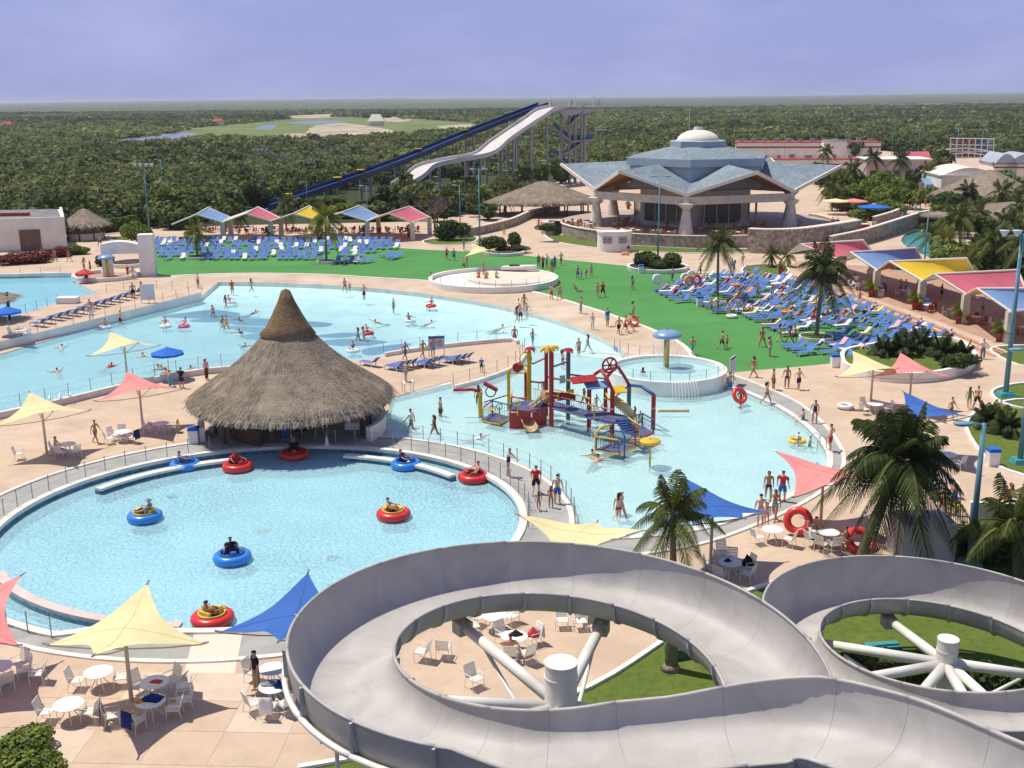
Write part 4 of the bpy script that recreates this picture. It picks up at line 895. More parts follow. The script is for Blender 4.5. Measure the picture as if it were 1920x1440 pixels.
def flume(name, label, path, hr, hl, gl, gr, sec=6, W=1.43):
    """path: centre line of the floor; hr/hl rim heights right/left of travel; gl/gr: guard panel height per point (0 = none)"""
    t = thing(name, label, 'water slide', (0, 0, 0)); N = len(path); fr = []
    for i in range(N):
        d = path[min(i + 1, N - 1)] - path[max(i - 1, 0)]; d.z = 0; d.normalize(); fr.append(Vector((d.y, -d.x, 0)))
    def pt(i, u_, h): return path[i] + fr[i] * u_ + Vector((0, 0, h))
    def prof(i):
        a, b = hl[i] + gl[i], hr[i] + gr[i]; k = W / 1.43
        return [(-1.43 * k, a), (-1.415 * k, a * 0.75), (-1.34 * k, a * 0.45), (-1.18 * k, a * 0.22), (-0.95 * k, a * 0.08), (-0.6 * k, 0.015), (-0.2 * k, 0), (0.2 * k, 0), (0.6 * k, 0.015), (0.95 * k, b * 0.08), (1.18 * k, b * 0.22), (1.34 * k, b * 0.45), (1.415 * k, b * 0.75), (1.43 * k, b)]
    grid = [[pt(i, u_, h) for u_, h in prof(i)] for i in range(N)]
    def nrm(i, j):
        a = grid[min(i + 1, N - 1)][j] - grid[max(i - 1, 0)][j]; b = grid[i][min(j + 1, 13)] - grid[i][max(j - 1, 0)]
        n_ = b.cross(a).normalized(); return -n_ if n_.dot(Vector((0, 0, 1)) - fr[i] * (j - 6.5)) < 0 else n_
    NR = [[nrm(i, j) for j in range(14)] for i in range(N)]
    for s0 in range(0, N - 1, sec):
        s1 = min(s0 + sec, N - 1); m = 14; rng_ = list(range(s0, s1 + 1)); K = len(rng_)
        vs = []; ns = []
        for q, i in enumerate(rng_):
            tw = (grid[min(i + 1, N - 1)][7] - grid[max(i - 1, 0)][7]).normalized() * (0.003 if q == 0 else -0.003 if q == K - 1 else 0)
            vs += [grid[i][j] + tw for j in range(m)]; ns += [NR[i][j] for j in range(m)]
        for q, i in enumerate(rng_):
            vs += [grid[i][j] - NR[i][j] * 0.05 for j in range(m)]; ns += [-NR[i][j] for j in range(m)]
        fs = []
        for q in range(K - 1):
            for j in range(m - 1):
                f = (q * m + j, (q + 1) * m + j, (q + 1) * m + j + 1, q * m + j + 1)
                e1_, e2_ = vs[f[1]] - vs[f[0]], vs[f[3]] - vs[f[0]]
                if e1_.cross(e2_).dot(ns[f[0]]) < 0: f = f[::-1]
                fs += [f, tuple(x + K * m for x in f[::-1])]
        me = bpy.data.meshes.new('flume_section'); me.from_pydata([tuple(v) for v in vs], [], fs); me.polygons.foreach_set('use_smooth', [True] * len(me.polygons))
        me.normals_split_custom_set_from_vertices([tuple(n_) for n_ in ns])
        so = ob('flume_section', me, M_gel, t)
        for side in (-1, 1):
            g = gl if side < 0 else gr; lip = [pt(i, side * W * 1.01, (hl if side < 0 else hr)[i] + 0.01) for i in rng_]
            if not all(g[i] > 0.05 for i in rng_): ob('rim', MB().tube(lip, 0.055, 6), M_gel, so, smooth=True)
            if all(g[i] > 0.05 for i in rng_):
                h0 = hl if side < 0 else hr
                ob('guard_rim', MB().tube([pt(i, side * W * 1.01, h0[i] + g[i] + 0.01) for i in rng_], 0.05, 6), M_gel, so, smooth=True)
                ob('bolted_flange', MB().tube([pt(i, side * (W + 0.13), h0[i]) for i in rng_], 0.085, 6), M_wsteel, so, smooth=True)
                ob('guard_rib', MB().tube([pt(s1, side * (W + 0.10), h0[s1] + g[s1] * f) for f in (0, 0.4, 0.75, 1.0)], 0.05, 4), M_gelrib, so)
        # joint flange under the end of the section
        i = s1; pr = prof(i); vs3 = []
        d = path[min(i + 1, N - 1)] - path[max(i - 1, 0)]; d.normalize()
        for u_, h in pr:
            for off, dd in ((-0.055, -0.05), (-0.15, -0.05), (-0.15, 0.05), (-0.055, 0.05)):
                r_ = math.hypot(u_ / W, 1) ; ou = Vector((u_ / (W * 1.0), 0, 0)); k_ = (u_ / W)
                vs3.append(pt(i, u_ + (-off if u_ > 0 else off) * abs(k_) ** 3 * -1 * -1, h + off * (1 - abs(k_) ** 3)) + d * dd)
        fs3 = [(a * 4 + j, a * 4 + 4 + j, a * 4 + 4 + (j + 1) % 4, a * 4 + (j + 1) % 4) for a in range(len(pr) - 1) for j in range(4)]
        ob('joint_flange', MB().add(vs3, fs3), M_gelrib, so)
    return t
AC = Vector((1.33, 28.73, 0)); AR = 6.17
def a_z(th):  # floor height round ring A, th in degrees from +x, falling from the front clockwise
    k = (300 - th) / 90.0
    return 7.08 - 0.72 * k
pathA = []; hrA = []; hlA = []; glA = []; grA = []
sp = [G(2150, 1500, 9.35), G(1920, 1403, 9.2), G(1700, 1312, 8.85), G(1520, 1282, 8.45)]
S_in = []
for i, p in enumerate(sp):
    a = sp[max(i - 1, 0)]; b = sp[min(i + 1, 3)]; d = (b - a); d.z = 0; d.normalize(); S_in.append(p - Vector((d.y, -d.x, 0)) * 1.40 - Vector((0, 0, 1.25)))
ctrl = S_in + [AC + Vector((AR * math.cos(R(th)), AR * math.sin(R(th)), a_z(th))) for th in (282, 262)]
first = spline(ctrl, 9)[:-9]
ths = [282 - i * 3.0 for i in range(0, 110)]
pathA = first[:] + [AC + Vector((AR * math.cos(R(th)), AR * math.sin(R(th)), a_z(th) - (0.010 * max(0, -th - 5)))) for th in ths[1:]]
nf = len(first)
for i in range(len(pathA)):
    if i < nf:
        k = i / nf; hrA.append(1.30 if k < 0.68 else 1.30 - 0.45 * min(1, (k - 0.68) / 0.2)); hlA.append(0.75); glA.append(0); grA.append(0)
    else:
        th = ths[i - nf + 1] if i - nf + 1 < len(ths) else ths[-1]
        hrA.append(0.85); hlA.append(0.62); glA.append(0.86 * max(0.07, min(1.0, (271 - th) / 22)) if 271 > th > -30 else 0.0); grA.append(0)
flumeA = flume('water_slide', 'wide grey flume looping round the thick white column', pathA, hrA, hlA, glA, grA)
def hub(t, c, rcol, ztop, spokes, zf, rin, braces, zc):
    col = ob('support_column', MB().cyl((c.x, c.y, 0), (c.x, c.y, ztop), rcol, n=28), M_wsteel, t, auto=40)
    ob('column_cap', MB().cyl((c.x, c.y, ztop - 0.02), (c.x, c.y, ztop + 0.05), rcol * 1.03, n=28), M_wsteel, col, auto=40)
    ob('column_collar', MB().cyl((c.x, c.y, ztop - 0.42), (c.x, c.y, ztop - 0.36), rcol * 1.04, n=28), M_wsteel, col, auto=40)
    for th in spokes:
        d = Vector((math.cos(R(th)), math.sin(R(th)), 0)); a = c + d * rcol * 0.8; a.z = zc; b = c + d * rin; b.z = zf(th)
        s = ob('spoke', MB().cyl(a, b, 0.19, 0.17, 16), M_wsteel, t, smooth=True)
        ob('saddle', MB().box((b.x, b.y, b.z - 0.06), (0.5, 0.5, 0.42), rz=R(th)), M_gelrib, s)
    for th in braces:
        d = Vector((math.cos(R(th)), math.sin(R(th)), 0)); a = c + d * rcol * 0.9; a.z = max(0.4, zc - 2.2); b = c + d * rin * 0.75; b.z = zf(th) - 0.25
        ob('brace', MB().cyl(a, b, 0.07, n=8), M_wsteel, t, smooth=True)
hub(flumeA, AC, 0.47, 6.35, (124, 73, 190, 350, 258, 222), lambda th: a_z(th if th < 300 else th - 360) - 0.35, 5.4, (124, 73, 200, 330), 5.0)
for px, py, zt in ((630, 1384, 5.6), (690, 1410, 5.6)):
    q = G(px, py, zt); ob('support_leg', MB().cyl((q.x, q.y, 0), (q.x, q.y, zt), 0.06, n=8), M_wsteel, flumeA)
BCc = Vector((15.26, 35.5, 0)); BRr = 5.38
def b_z(th): return 3.10 - 0.50 * (270 - th) / 90.0
pB_ = spline([Vector((29.0, 26.0, 3.9)), Vector((22.5, 28.0, 3.6)), BCc + Vector((BRr * math.cos(R(285)), BRr * math.sin(R(285)), b_z(285))), BCc + Vector((BRr * math.cos(R(268)), BRr * math.sin(R(268)), b_z(268)))], 7)[:-7]
tb = [285 - 3.4 * i for i in range(1, 92)]
pathB = pB_ + [BCc + Vector((BRr * math.cos(R(th)), BRr * math.sin(R(th)), b_z(th))) for th in tb]; nB = len(pathB)
flumeB = flume('water_slide', 'second grey flume ringing a thinner white column over the lawn', pathB, [0.80] * nB, [0.70] * nB, [0.0] * len(pB_) + [1.05 if 215 > th > -40 else 0.0 for th in tb], [0] * nB, W=1.0)
hub(flumeB, BCc, 0.36, 3.45, (150, 95, 195, 232, 262, 300, 10), lambda th: b_z(th if th < 285 else th - 360) - 0.25, 4.7, (150, 20, 300), 2.5)
# ------------------------------------------------------------------ thatch, walls, fountains, platforms round the pools
def thatch_mat(name, c1, c2, c3):
    m = bpy.data.materials.new(name); m.use_nodes = True; n, l = nodes(m); b = n['Principled BSDF']; b.inputs['Roughness'].default_value = 0.95; b.inputs['Specular IOR Level'].default_value = 0.1
    t = n.new('ShaderNodeTexCoord'); no = n.new('ShaderNodeTexNoise'); no.inputs['Scale'].default_value = 1.1; no.inputs['Detail'].default_value = 8; no.inputs['Roughness'].default_value = 0.7
    r = n.new('ShaderNodeValToRGB'); e = r.color_ramp.elements; e[0].position = 0.28; e[1].position = 0.72; e[0].color = (*c1, 1); e[1].color = (*c3, 1); k = e.new(0.5); k.color = (*c2, 1)
    bn = n.new('ShaderNodeTexNoise'); bn.inputs['Scale'].default_value = 9; bn.inputs['Detail'].default_value = 6; bp = n.new('ShaderNodeBump'); bp.inputs['Strength'].default_value = 0.9; bp.inputs['Distance'].default_value = 0.12
    l(t.outputs['Object'], no.inputs['Vector']); l(no.outputs['Fac'], r.inputs['Fac']); l(r.outputs['Color'], b.inputs['Base Color']); l(t.outputs['Object'], bn.inputs['Vector']); l(bn.outputs['Fac'], bp.inputs['Height']); l(bp.outputs['Normal'], b.inputs['Normal'])
    return m
M_thatch = thatch_mat('palm_thatch', (0.19, 0.15, 0.11), (0.29, 0.24, 0.18), (0.40, 0.335, 0.26))
M_straw = thatch_mat('loose_straw', (0.20, 0.16, 0.118), (0.30, 0.25, 0.188), (0.41, 0.345, 0.27))
M_cap = thatch_mat('old_thatch_cap', (0.14, 0.085, 0.05), (0.22, 0.145, 0.085), (0.31, 0.225, 0.15))
M_wood = mat('dark_wood', (0.10, 0.06, 0.035), rough=0.8, var=0.2, scale=5)
def thatch_roof(t, prof, n=48, straw=5000, fringe=True, seed=1, ax=(1, 1), thick=0.45, sl=0.6, sw=0.024):
    r = random.Random(seed); rr_, zz = prof[0]
    full = [(max(0.02, a), b) for a, b in prof]
    mb = MB().lathe(full + [(full[-1][0] - 0.25, full[-1][1] - thick)] + [(a * 0.93, b - thick) for a, b in reversed(full[:-1])], n, jit=0.012, rng=r)
    mb.v = [(x * ax[0], y * ax[1], z) for x, y, z in mb.v]
    ob('thatch_cone', mb, M_thatch, t, smooth=True)
    # straw lying down the slope
    seg = []; tot = 0
    for (a, b), (c, d) in zip(full, full[1:]):
        A = math.hypot(c - a, d - b) * (a + c) / 2; tot += A; seg.append((tot, a, b, c, d))
    s = MB()
    for _ in range(straw):
        k = r.random() * tot; sg = next(q for q in seg if q[0] >= k); f = r.random(); a = r.random() * 2 * math.pi
        R0 = sg[1] + (sg[3] - sg[1]) * f; z0 = sg[2] + (sg[4] - sg[2]) * f; dl = Vector((sg[3] - sg[1], sg[4] - sg[2])).normalized(); ln = r.uniform(0.5, 1.3) * sl
        R1, z1 = R0 + dl.x * ln, z0 + dl.y * ln; da = r.uniform(-0.05, 0.05); lift = r.uniform(0.015, 0.045); w = r.uniform(0.6, 1.4) * sw
        p0 = Vector((R0 * math.cos(a), R0 * math.sin(a), z0 + 0.015)); p1 = Vector((R1 * math.cos(a + da * 0.3), R1 * math.sin(a + da * 0.3), z1 + lift)); tg = Vector((-math.sin(a), math.cos(a), 0)) * w
        s.add([p0 - tg, p0 + tg, p1 + tg * 0.6, p1 - tg * 0.6], [(0, 1, 2, 3)])
    if fringe:
        R0, z0 = full[-1]
        for _ in range(int(n * 26)):
            a = r.random() * 2 * math.pi; w = r.uniform(0.02, 0.05); tg = Vector((-math.sin(a), math.cos(a), 0)) * w; ln = r.uniform(0.2, 0.45); q = r.uniform(-0.3, 0.02)
            p0 = Vector(((R0 + q) * math.cos(a), (R0 + q) * math.sin(a), z0 - 0.05 - 0.2 * abs(q))); p1 = p0 + Vector((math.cos(a) * 0.1, math.sin(a) * 0.1, -ln))
            s.add([p0 - tg, p0 + tg, p1 + tg * 0.3, p1 - tg * 0.3], [(0, 1, 2, 3)])
    s.v = [(x * ax[0], y * ax[1], z) for x, y, z in s.v]
    me = bpy.data.meshes.new('straw'); me.from_pydata(s.v, [], s.f); o = ob('straw', me, M_straw, t); o['kind'] = 'stuff'
HB = G(547, 738, 2.6); bar = thing('thatched_bar', 'big conical thatched bar hut at the head of the bumper boat pool', 'hut', (HB.x, HB.y, 0))
thatch_roof(bar, [(0.05, 9.75), (0.22, 9.6), (0.42, 9.1), (0.85, 8.2), (1.28, 7.25), (1.62, 6.85), (2.65, 5.75), (3.55, 4.95), (4.4, 4.3), (5.4, 3.65), (6.3, 3.05), (6.95, 2.55)], straw=9000)
ob('ridge_cap', MB().lathe([(0.02, 9.85), (0.30, 9.72), (0.52, 9.1), (0.98, 8.15), (1.42, 7.35), (1.85, 6.82), (1.70, 6.62), (1.2, 7.0)], 36, jit=0.03, rng=random.Random(5)), M_cap, bar, smooth=True)
for k in range(12):
    a = k * math.pi / 6 + 0.2
    if (Vector((HB.x + 5.2 * math.cos(a), HB.y + 5.2 * math.sin(a))) - BC).length < BR + 0.7: continue
    ob('post', MB().cyl((5.2 * math.cos(a), 5.2 * math.sin(a), 0), (5.2 * math.cos(a), 5.2 * math.sin(a), 3.4), 0.13, 0.11), M_wood, bar)
fl_ = []
for k in range(72):
    q = Vector((HB.x + 6.0 * math.cos(k * math.pi / 36), HB.y + 6.0 * math.sin(k * math.pi / 36))); d_ = q - BC; rm = BR + 0.6 + 0.5 * math.cos(2 * math.atan2(d_.y, d_.x))
    if d_.length < rm: q = BC + d_.normalized() * rm
    fl_.append((q.x - HB.x, q.y - HB.y))
ob('floor', MB().prism(fl_, 0.01, 0.12), M_walk, bar)
ctr_w = [Vector((4.3 * math.cos(a), 4.3 * math.sin(a))) for a in [R(-250) + R(140) * i / 24 for i in range(25)]]
ob('bar_counter', MB().wall(ctr_w, 0.55, 0.12, 1.15), M_wood, bar); 
for s, (q0, q1) in enumerate(((R(-27), R(20)), (R(185), R(206)))):
    wl = [Vector((6.35 * math.cos(q0 + (q1 - q0) * i / 14), 6.35 * math.sin(q0 + (q1 - q0) * i / 14))) for i in range(15)]
    ob('low_wall', MB().wall(wl, 0.35, -0.5, 1.0), M_white, bar)
core = MB().cyl((0, 0.8, 0.1), (0, 0.8, 2.6), 1.6, n=14); ob('back_bar', core, M_wood, bar)
for k in range(7):
    a = R(-150 + k * 20); x, y = 2.9 * math.cos(a), 2.5 * math.sin(a)
    st = thing('bar_stool', 'white bar stool under the thatched roof', 'stool', (HB.x + x, HB.y + y, 0.12), 0, 'stools at the thatched bar')
    ob('seat', MB().cyl((0, 0, 0.70), (0, 0, 0.75), 0.19, n=12), M_wplast, st); ob('stem', MB().cyl((0, 0, 0), (0, 0, 0.7), 0.035), M_steel, st); ob('foot', MB().cyl((0, 0, 0), (0, 0, 0.03), 0.2, n=12), M_steel, st)
tb_ = thing('serving_table', 'small table with a white cloth beneath the thatched eave', 'table', G(662, 812) + Vector((0, 0, 0.0))); ob('table_top', MB().box((0, 0, 0.78), (0.9, 0.8, 0.04)), M_wood, tb_); ob('tablecloth', MB().box((0, 0, 0.58), (0.98, 0.88, 0.46), taper=0.92), M_twl['white'], tb_)
for sx in (-.4, .4):
    for sy in (-.35, .35): ob('leg', MB().box((sx, sy, 0.39), (0.05, 0.05, 0.78)), M_wood, tb_)
cn = thing('marker_cone', 'white marker cone on the coping below the thatched bar', 'cone', polar(BC, BR + 0.18, ang(BC, 612, 838)) + Vector((0, 0, 0.09))); ob('body', MB().lathe([(0.02, 0.7), (0.16, 0.03)], 12), M_wplast, cn, smooth=True); ob('foot', MB().box((0, 0, 0.015), (0.42, 0.42, 0.03)), M_wplast, cn)
# raised deck between the two lagoon pools
pen = [G(*p, 0.8) for p in ((378, 548), (250, 580), (120, 612), (0, 640), (-260, 714), (-260, 688), (0, 600), (50, 586), (112, 566), (160, 553), (205, 549), (272, 541), (372, 544))]
struct(ob('raised_deck_wall', MB().prism(pen, -0.5, 0.79), M_white)); struct(ob('raised_deck', MB().add([(p.x, p.y, 0.795) for p in pen], [tuple(range(len(pen)))]), M_deck))
kerb('lagoon_rim', flat(GS([(-260, 523), (0, 519), (80, 517), (132, 516)], 4)), 0.4, -0.2, 0.35, M_cope)
pool_cab = thing('pump_cover', 'low white box cover on the raised deck edge', 'box', G(128, 568, 0.8)); ob('box', MB().box((0, 0, 0.3), (2.2, 1.2, 0.6)), M_white, pool_cab); ob('lid', MB().box((0, 0, 0.63), (2.3, 1.3, 0.06)), M_wplast, pool_cab)
# front wall of the wave pool
kerb('wave_pool_rim', [p for p in wave_front if p.x < -18], -0.38, -0.1, 0.48, M_cope); kerb('wave_pool_rim', [p for p in wave_front if p.x > -12], -0.35, -0.1, 0.35, M_cope)
# steps and edge of the deck between the pools
for i in range(3):
    a_, b_ = G(733, 745 - i * 6), G(850, 716 - i * 5.5); struct(ob('pool_step', MB().wall([a_, b_], 0.75, -0.45, -0.06 + i * 0.0 + (0.02 * i)), M_cope))
kerb('peninsula_edge', pen_edge[2:], -0.3, -0.45, 0.22, M_cope)
# fountain basin with the blue mushroom
def mushroom(px, py, z0, ytop, rcap, label, M_c, M_s, rs_):
    b_ = G(px, py, z0); h = ZH(b_, ytop) - z0; t = thing('mushroom_fountain', label, 'fountain', (b_.x, b_.y, z0))
    ob('cap', MB().lathe([(0.02, h), (rcap * 0.3, h - 0.02), (rcap * 0.62, h - rcap * 0.10), (rcap * 0.9, h - rcap * 0.25), (rcap, h - rcap * 0.42), (rcap * 0.95, h - rcap * 0.50), (rcap * 0.6, h - rcap * 0.50), (0.1, h - rcap * 0.46)], 32), M_c, t, smooth=True)
    ob('stem', MB().cyl((0, 0, 0), (0, 0, h - rcap * 0.4), rs_, n=16), M_s, t, smooth=True); ob('spout', MB().cyl((0, 0, h), (0, 0, h + 0.15), 0.07), M_steel, t); ob('foot', MB().cyl((0, 0, 0), (0, 0, 0.1), rs_ * 1.6, n=16), M_s, t)
    return t, h
M_mush = mat('mushroom_blue', (0.20, 0.33, 0.52), rough=0.35, var=0.06, spec=0.5); M_mstem = mat('mushroom_stem_yellow', (0.62, 0.42, 0.06), rough=0.4, var=0.06)
FB = G(1250, 690, 1.05); FR = 4.75
bs = thing('fountain_basin', 'round white raised basin filled with shallow water', 'basin', (FB.x, FB.y, 0))
ob('basin_wall', MB().lathe([(FR, -0.5), (FR, 1.05), (FR + 0.02, 1.08), (FR - 0.38, 1.08), (FR - 0.38, 0.4)], 64), M_white, bs, auto=30)
ob('basin_floor', MB().cyl((0, 0, 0.3), (0, 0, 0.55), FR - 0.3, n=48), M_flo_a, bs); ob('basin_water', MB().lathe([(0.01, 0.86), (FR - 0.36, 0.86)], 48), M_wat_a, bs)
mt, mh_ = mushroom(1249, 693, 0.5, 618, 1.18, 'large blue mushroom fountain on a yellow stem in the raised basin', M_mush, M_mstem, 0.24)
M_fall = bpy.data.materials.new('falling_water'); M_fall.use_nodes = True; n_, l_2 = nodes(M_fall); pb_ = n_['Principled BSDF']; pb_.inputs['Base Color'].default_value = (0.85, 0.92, 0.95, 1); pb_.inputs['Roughness'].default_value = 0.2
tt = n_.new('ShaderNodeBsdfTransparent'); mx_ = n_.new('ShaderNodeMixShader'); ns_ = n_.new('ShaderNodeTexNoise'); ns_.inputs['Scale'].default_value = 3.5; mpn = n_.new('ShaderNodeMapping'); mpn.inputs['Scale'].default_value = (2.5, 2.5, 0.4); tcn = n_.new('ShaderNodeTexCoord'); rmp = n_.new('ShaderNodeValToRGB'); rmp.color_ramp.elements[0].position = 0.48; rmp.color_ramp.elements[1].position = 0.75; rmp.color_ramp.elements[1].color = (0.6, 0.6, 0.6, 1)
l_2(tcn.outputs['Object'], mpn.inputs['Vector']); l_2(mpn.outputs['Vector'], ns_.inputs['Vector']); l_2(ns_.outputs['Fac'], rmp.inputs['Fac']); l_2(rmp.outputs['Color'], mx_.inputs[0]); l_2(tt.outputs[0], mx_.inputs[1]); l_2(pb_.outputs[0], mx_.inputs[2]); l_2(mx_.outputs[0], n_['Material Output'].inputs['Surface'])
ob('water_curtain', MB().lathe([(1.14, mh_ - 0.55), (1.20, mh_ * 0.6), (1.24, 0.36)], 40), M_fall, mt, smooth=True)
sp_ = G(1246, 735, 0.0); spl = thing('basin_spill', 'white water spilling from the basin rim into the activity pool', 'waterfall', (FB.x, FB.y, 0))
for k in range(9):
    a = R(-93 + k * 2.6); ob('water_jet', MB().tube([((FR + 0.02 + q) * math.cos(a) , (FR + 0.02 + q) * math.sin(a), 1.10 + 0.9 * q * 0.8 - 2.6 * q * q) for q in (0, 0.15, 0.35, 0.55, 0.7, 0.8)], 0.03, 5), M_wplast, spl)
sm_, _ = mushroom(203, 523, 0.05, 477, 1.12, 'small blue mushroom fountain on a yellow stem beside the white portal', M_mush, M_mstem, 0.20)
SP = G(200, 520); pad = thing('splash_pad', 'round low-walled splash pad below the small mushroom fountain', 'splash pad', (SP.x, SP.y, 0))
ob('pad_floor', MB().cyl((0, 0, 0.005), (0, 0, 0.05), 3.9, n=40), M_terr, pad); ob('pad_wall', MB().wall([Vector((4.2 * math.cos(a), 4.2 * math.sin(a))) for a in [R(120) + R(300) * i / 40 for i in range(41)]], 0.4, -0.1, 0.5), M_cope, pad)
# white portal
AP = G(222, 518); por = thing('portal', 'white freestanding portal with a curved lintel and one taller pier', 'portal', (AP.x, AP.y, 0), R(8))
ob('left_pier', MB().box((-1.2, 0, 1.9), (1.1, 1.5, 3.8)), M_white, por); ob('right_pier', MB().box((3.9, 0, 2.7), (1.9, 1.8, 5.4)), M_white, por)
lz = [(-1.75 + 4.9 * i / 10, 3.4 + 1.2 * math.sin(math.pi * (0.25 + 0.55 * i / 10)) ) for i in range(11)]
lm = MB()
for i in range(10):
    (x0, z0), (x1, z1) = lz[i], lz[i + 1]; lm.add([(x0, -0.78, 3.0), (x1, -0.78, 3.0), (x1, -0.78, z1), (x0, -0.78, z0), (x0, 0.78, 3.0), (x1, 0.78, 3.0), (x1, 0.78, z1), (x0, 0.78, z0)], [(0, 1, 2, 3), (7, 6, 5, 4), (3, 2, 6, 7), (0, 4, 5, 1)])
ob('lintel', lm, M_white, por)
# island platform
IC = G(925, 519, 0.75); isl = thing('island_platform', 'round white platform with a lower apron on the beach edge', 'platform', (IC.x, IC.y, 0))
ob('apron', MB().lathe([(8.0, -0.1), (8.0, 0.75), (7.6, 0.75), (7.6, 0.28), (0.01, 0.28)], 56), M_white, isl, auto=30); ob('dais', MB().cyl((2.2, 1.0, 0.2), (2.2, 1.0, 0.62), 5.6, n=48), M_cope, isl, auto=30)
ob('paving', MB().cyl((2.2, 1.0, 0.6), (2.2, 1.0, 0.63), 5.3, n=48), M_cream, isl)
bt = thing('display_boat', 'small white boat lying on the round island platform', 'boat', G(972, 508, 0.63), R(-10)); vsb = []
for i in range(9):
    k = i / 8; w_ = 0.75 * math.sin(math.pi * min(1, 0.12 + k * 0.86)) ** 0.6; x_ = -2.2 + 4.6 * k; s_ = 0.25 * k
    vsb += [(x_, -w_, 0.55 + s_), (x_, -w_ * 0.6, 0.1 + s_ * 0.5), (x_, 0, s_ * 0.6), (x_, w_ * 0.6, 0.1 + s_ * 0.5), (x_, w_, 0.55 + s_)]
ob('hull', MB().add(vsb, [(i * 5 + j, (i + 1) * 5 + j, (i + 1) * 5 + j + 1, i * 5 + j + 1) for i in range(8) for j in range(4)] + [(i * 5, i * 5 + 4, i * 5 + 9, i * 5 + 5) for i in range(8)]), M_wplast, bt, auto=40); ob('cockpit', MB().box((-0.5, 0, 0.72), (1.3, 0.7, 0.12)), M_blk, bt)
# railings
M_rail = mat('rail_steel', (0.33, 0.32, 0.31), rough=0.4, metal=0.6, var=0.1)
pm = MB().cyl((0, 0, 0), (0, 0, 1.0), 0.028, n=6).mesh('post'); pm.materials.append(M_rail)
def railing(pts, label, step=1.35, z=0.0, h=1.0):
    P = resample([Vector((p[0], p[1], z)) for p in pts], step); t = thing('railing', label, 'railing', P[0])
    for p in P: q = ob('post', pm, None, t, p - P[0]); q.scale.z = h
    for zz in (0.45, 0.92): ob('cable', MB().tube([p - P[0] + Vector((0, 0, zz * h)) for p in P], 0.007, 4), M_rail, t)
def arcp(c, r, pa, pb, n=50):
    x0, x1 = ang(c, *pa), ang(c, *pb); x1 = x0 + (x1 - x0 + math.pi) % (2 * math.pi) - math.pi; return [polar(c, r, x0 + (x1 - x0) * i / n) for i in range(n + 1)]
railing(arcp(BC, BR + 0.5, (0, 985), (420, 846)), 'slim post railing on the boat pool coping near the wave-side sails', z=0.05)
railing(arcp(BC, BR + 0.5, (590, 836), (985, 1000)), 'slim post railing along the boat pool side of the grey walk', z=0.05)
railing(arcp(BC, BRO + 0.18, (735, 812), (1072, 985)), 'slim post railing along the activity pool side of the grey walk', z=0.02)
railing(arcp(BC, BR + 1.75, (-20, 1135), (160, 1195)), 'slim post railing beside the boat queue channel')
railing([p for p in wave_front if p.x < -18], 'slim post railing on the wave pool front wall', z=0.48, step=1.9)
railing([p for p in wave_front if p.x > -12], 'slim post railing behind the rules board', z=0.35, step=1.9, h=0.9)
railing(pen_edge[2:], 'slim post railing on the deck edge above the activity pool', z=0.22, step=1.8)
railing([G(378, 548, .8), G(250, 580, .8), G(120, 612, .8), G(0, 640, .8)], 'slim post railing along the raised deck wall', z=0.8, step=2.2)
railing([G(0, 601, .8), G(50, 587, .8), G(112, 567, .8)], 'slim post railing between the raised deck and the lagoon pool', z=0.8, step=2.0)
railing([G(200, 549, .8), G(272, 541, .8), G(372, 544, .8)], 'slim post railing at the end of the raised deck', z=0.8, step=2.0)
railing([G(0, 516), G(80, 514), G(132, 513)], 'slim post railing behind the lagoon pool', step=2.6)
railing([FB + Vector(((FR - 0.2) * math.cos(a), (FR - 0.2) * math.sin(a), 0)) for a in [R(-170) + R(160) * i / 30 for i in range(31)]], 'slim post railing round the front of the fountain basin', z=1.08, step=1.5, h=0.75)
railing([IC + Vector((7.8 * math.cos(a), 7.8 * math.sin(a), 0)) for a in [R(175) + R(150) * i / 30 for i in range(31)]], 'slim post railing on the island platform apron', z=0.75, step=1.9, h=0.8)
railing([G(1152, 655), G(1168, 663), G(1200, 668), G(1230, 668)], 'slim post railing at the beach corner beside the basin', step=1.2)
def handrails(px, py, rz, label):
    p = G(px, py); t = thing('pool_ladder', label, 'ladder', (p.x, p.y, 0), rz)
    for s in (-0.35, 0.35): ob('grab_rail', MB().tube([(s, 0.35, -0.3), (s, 0.35, 0.75), (s, 0.2, 0.92), (s, 0, 0.92), (s, -0.3, 0.75), (s, -0.32, 0.0)], 0.028, 6), M_steel, t)
handrails(105, 762, 0.3, 'steel grab rails on the wave pool front wall'); handrails(124, 757, 0.3, 'second pair of steel grab rails on the wave pool front wall'); handrails(1535, 840, 1.9, 'steel grab rails on the round outer edge of the activity pool'); handrails(1520, 893, 2.6, 'steel grab rails beside the pink sail on the activity pool edge'); handrails(765, 735, 0.4, 'steel grab rails on the activity pool steps')
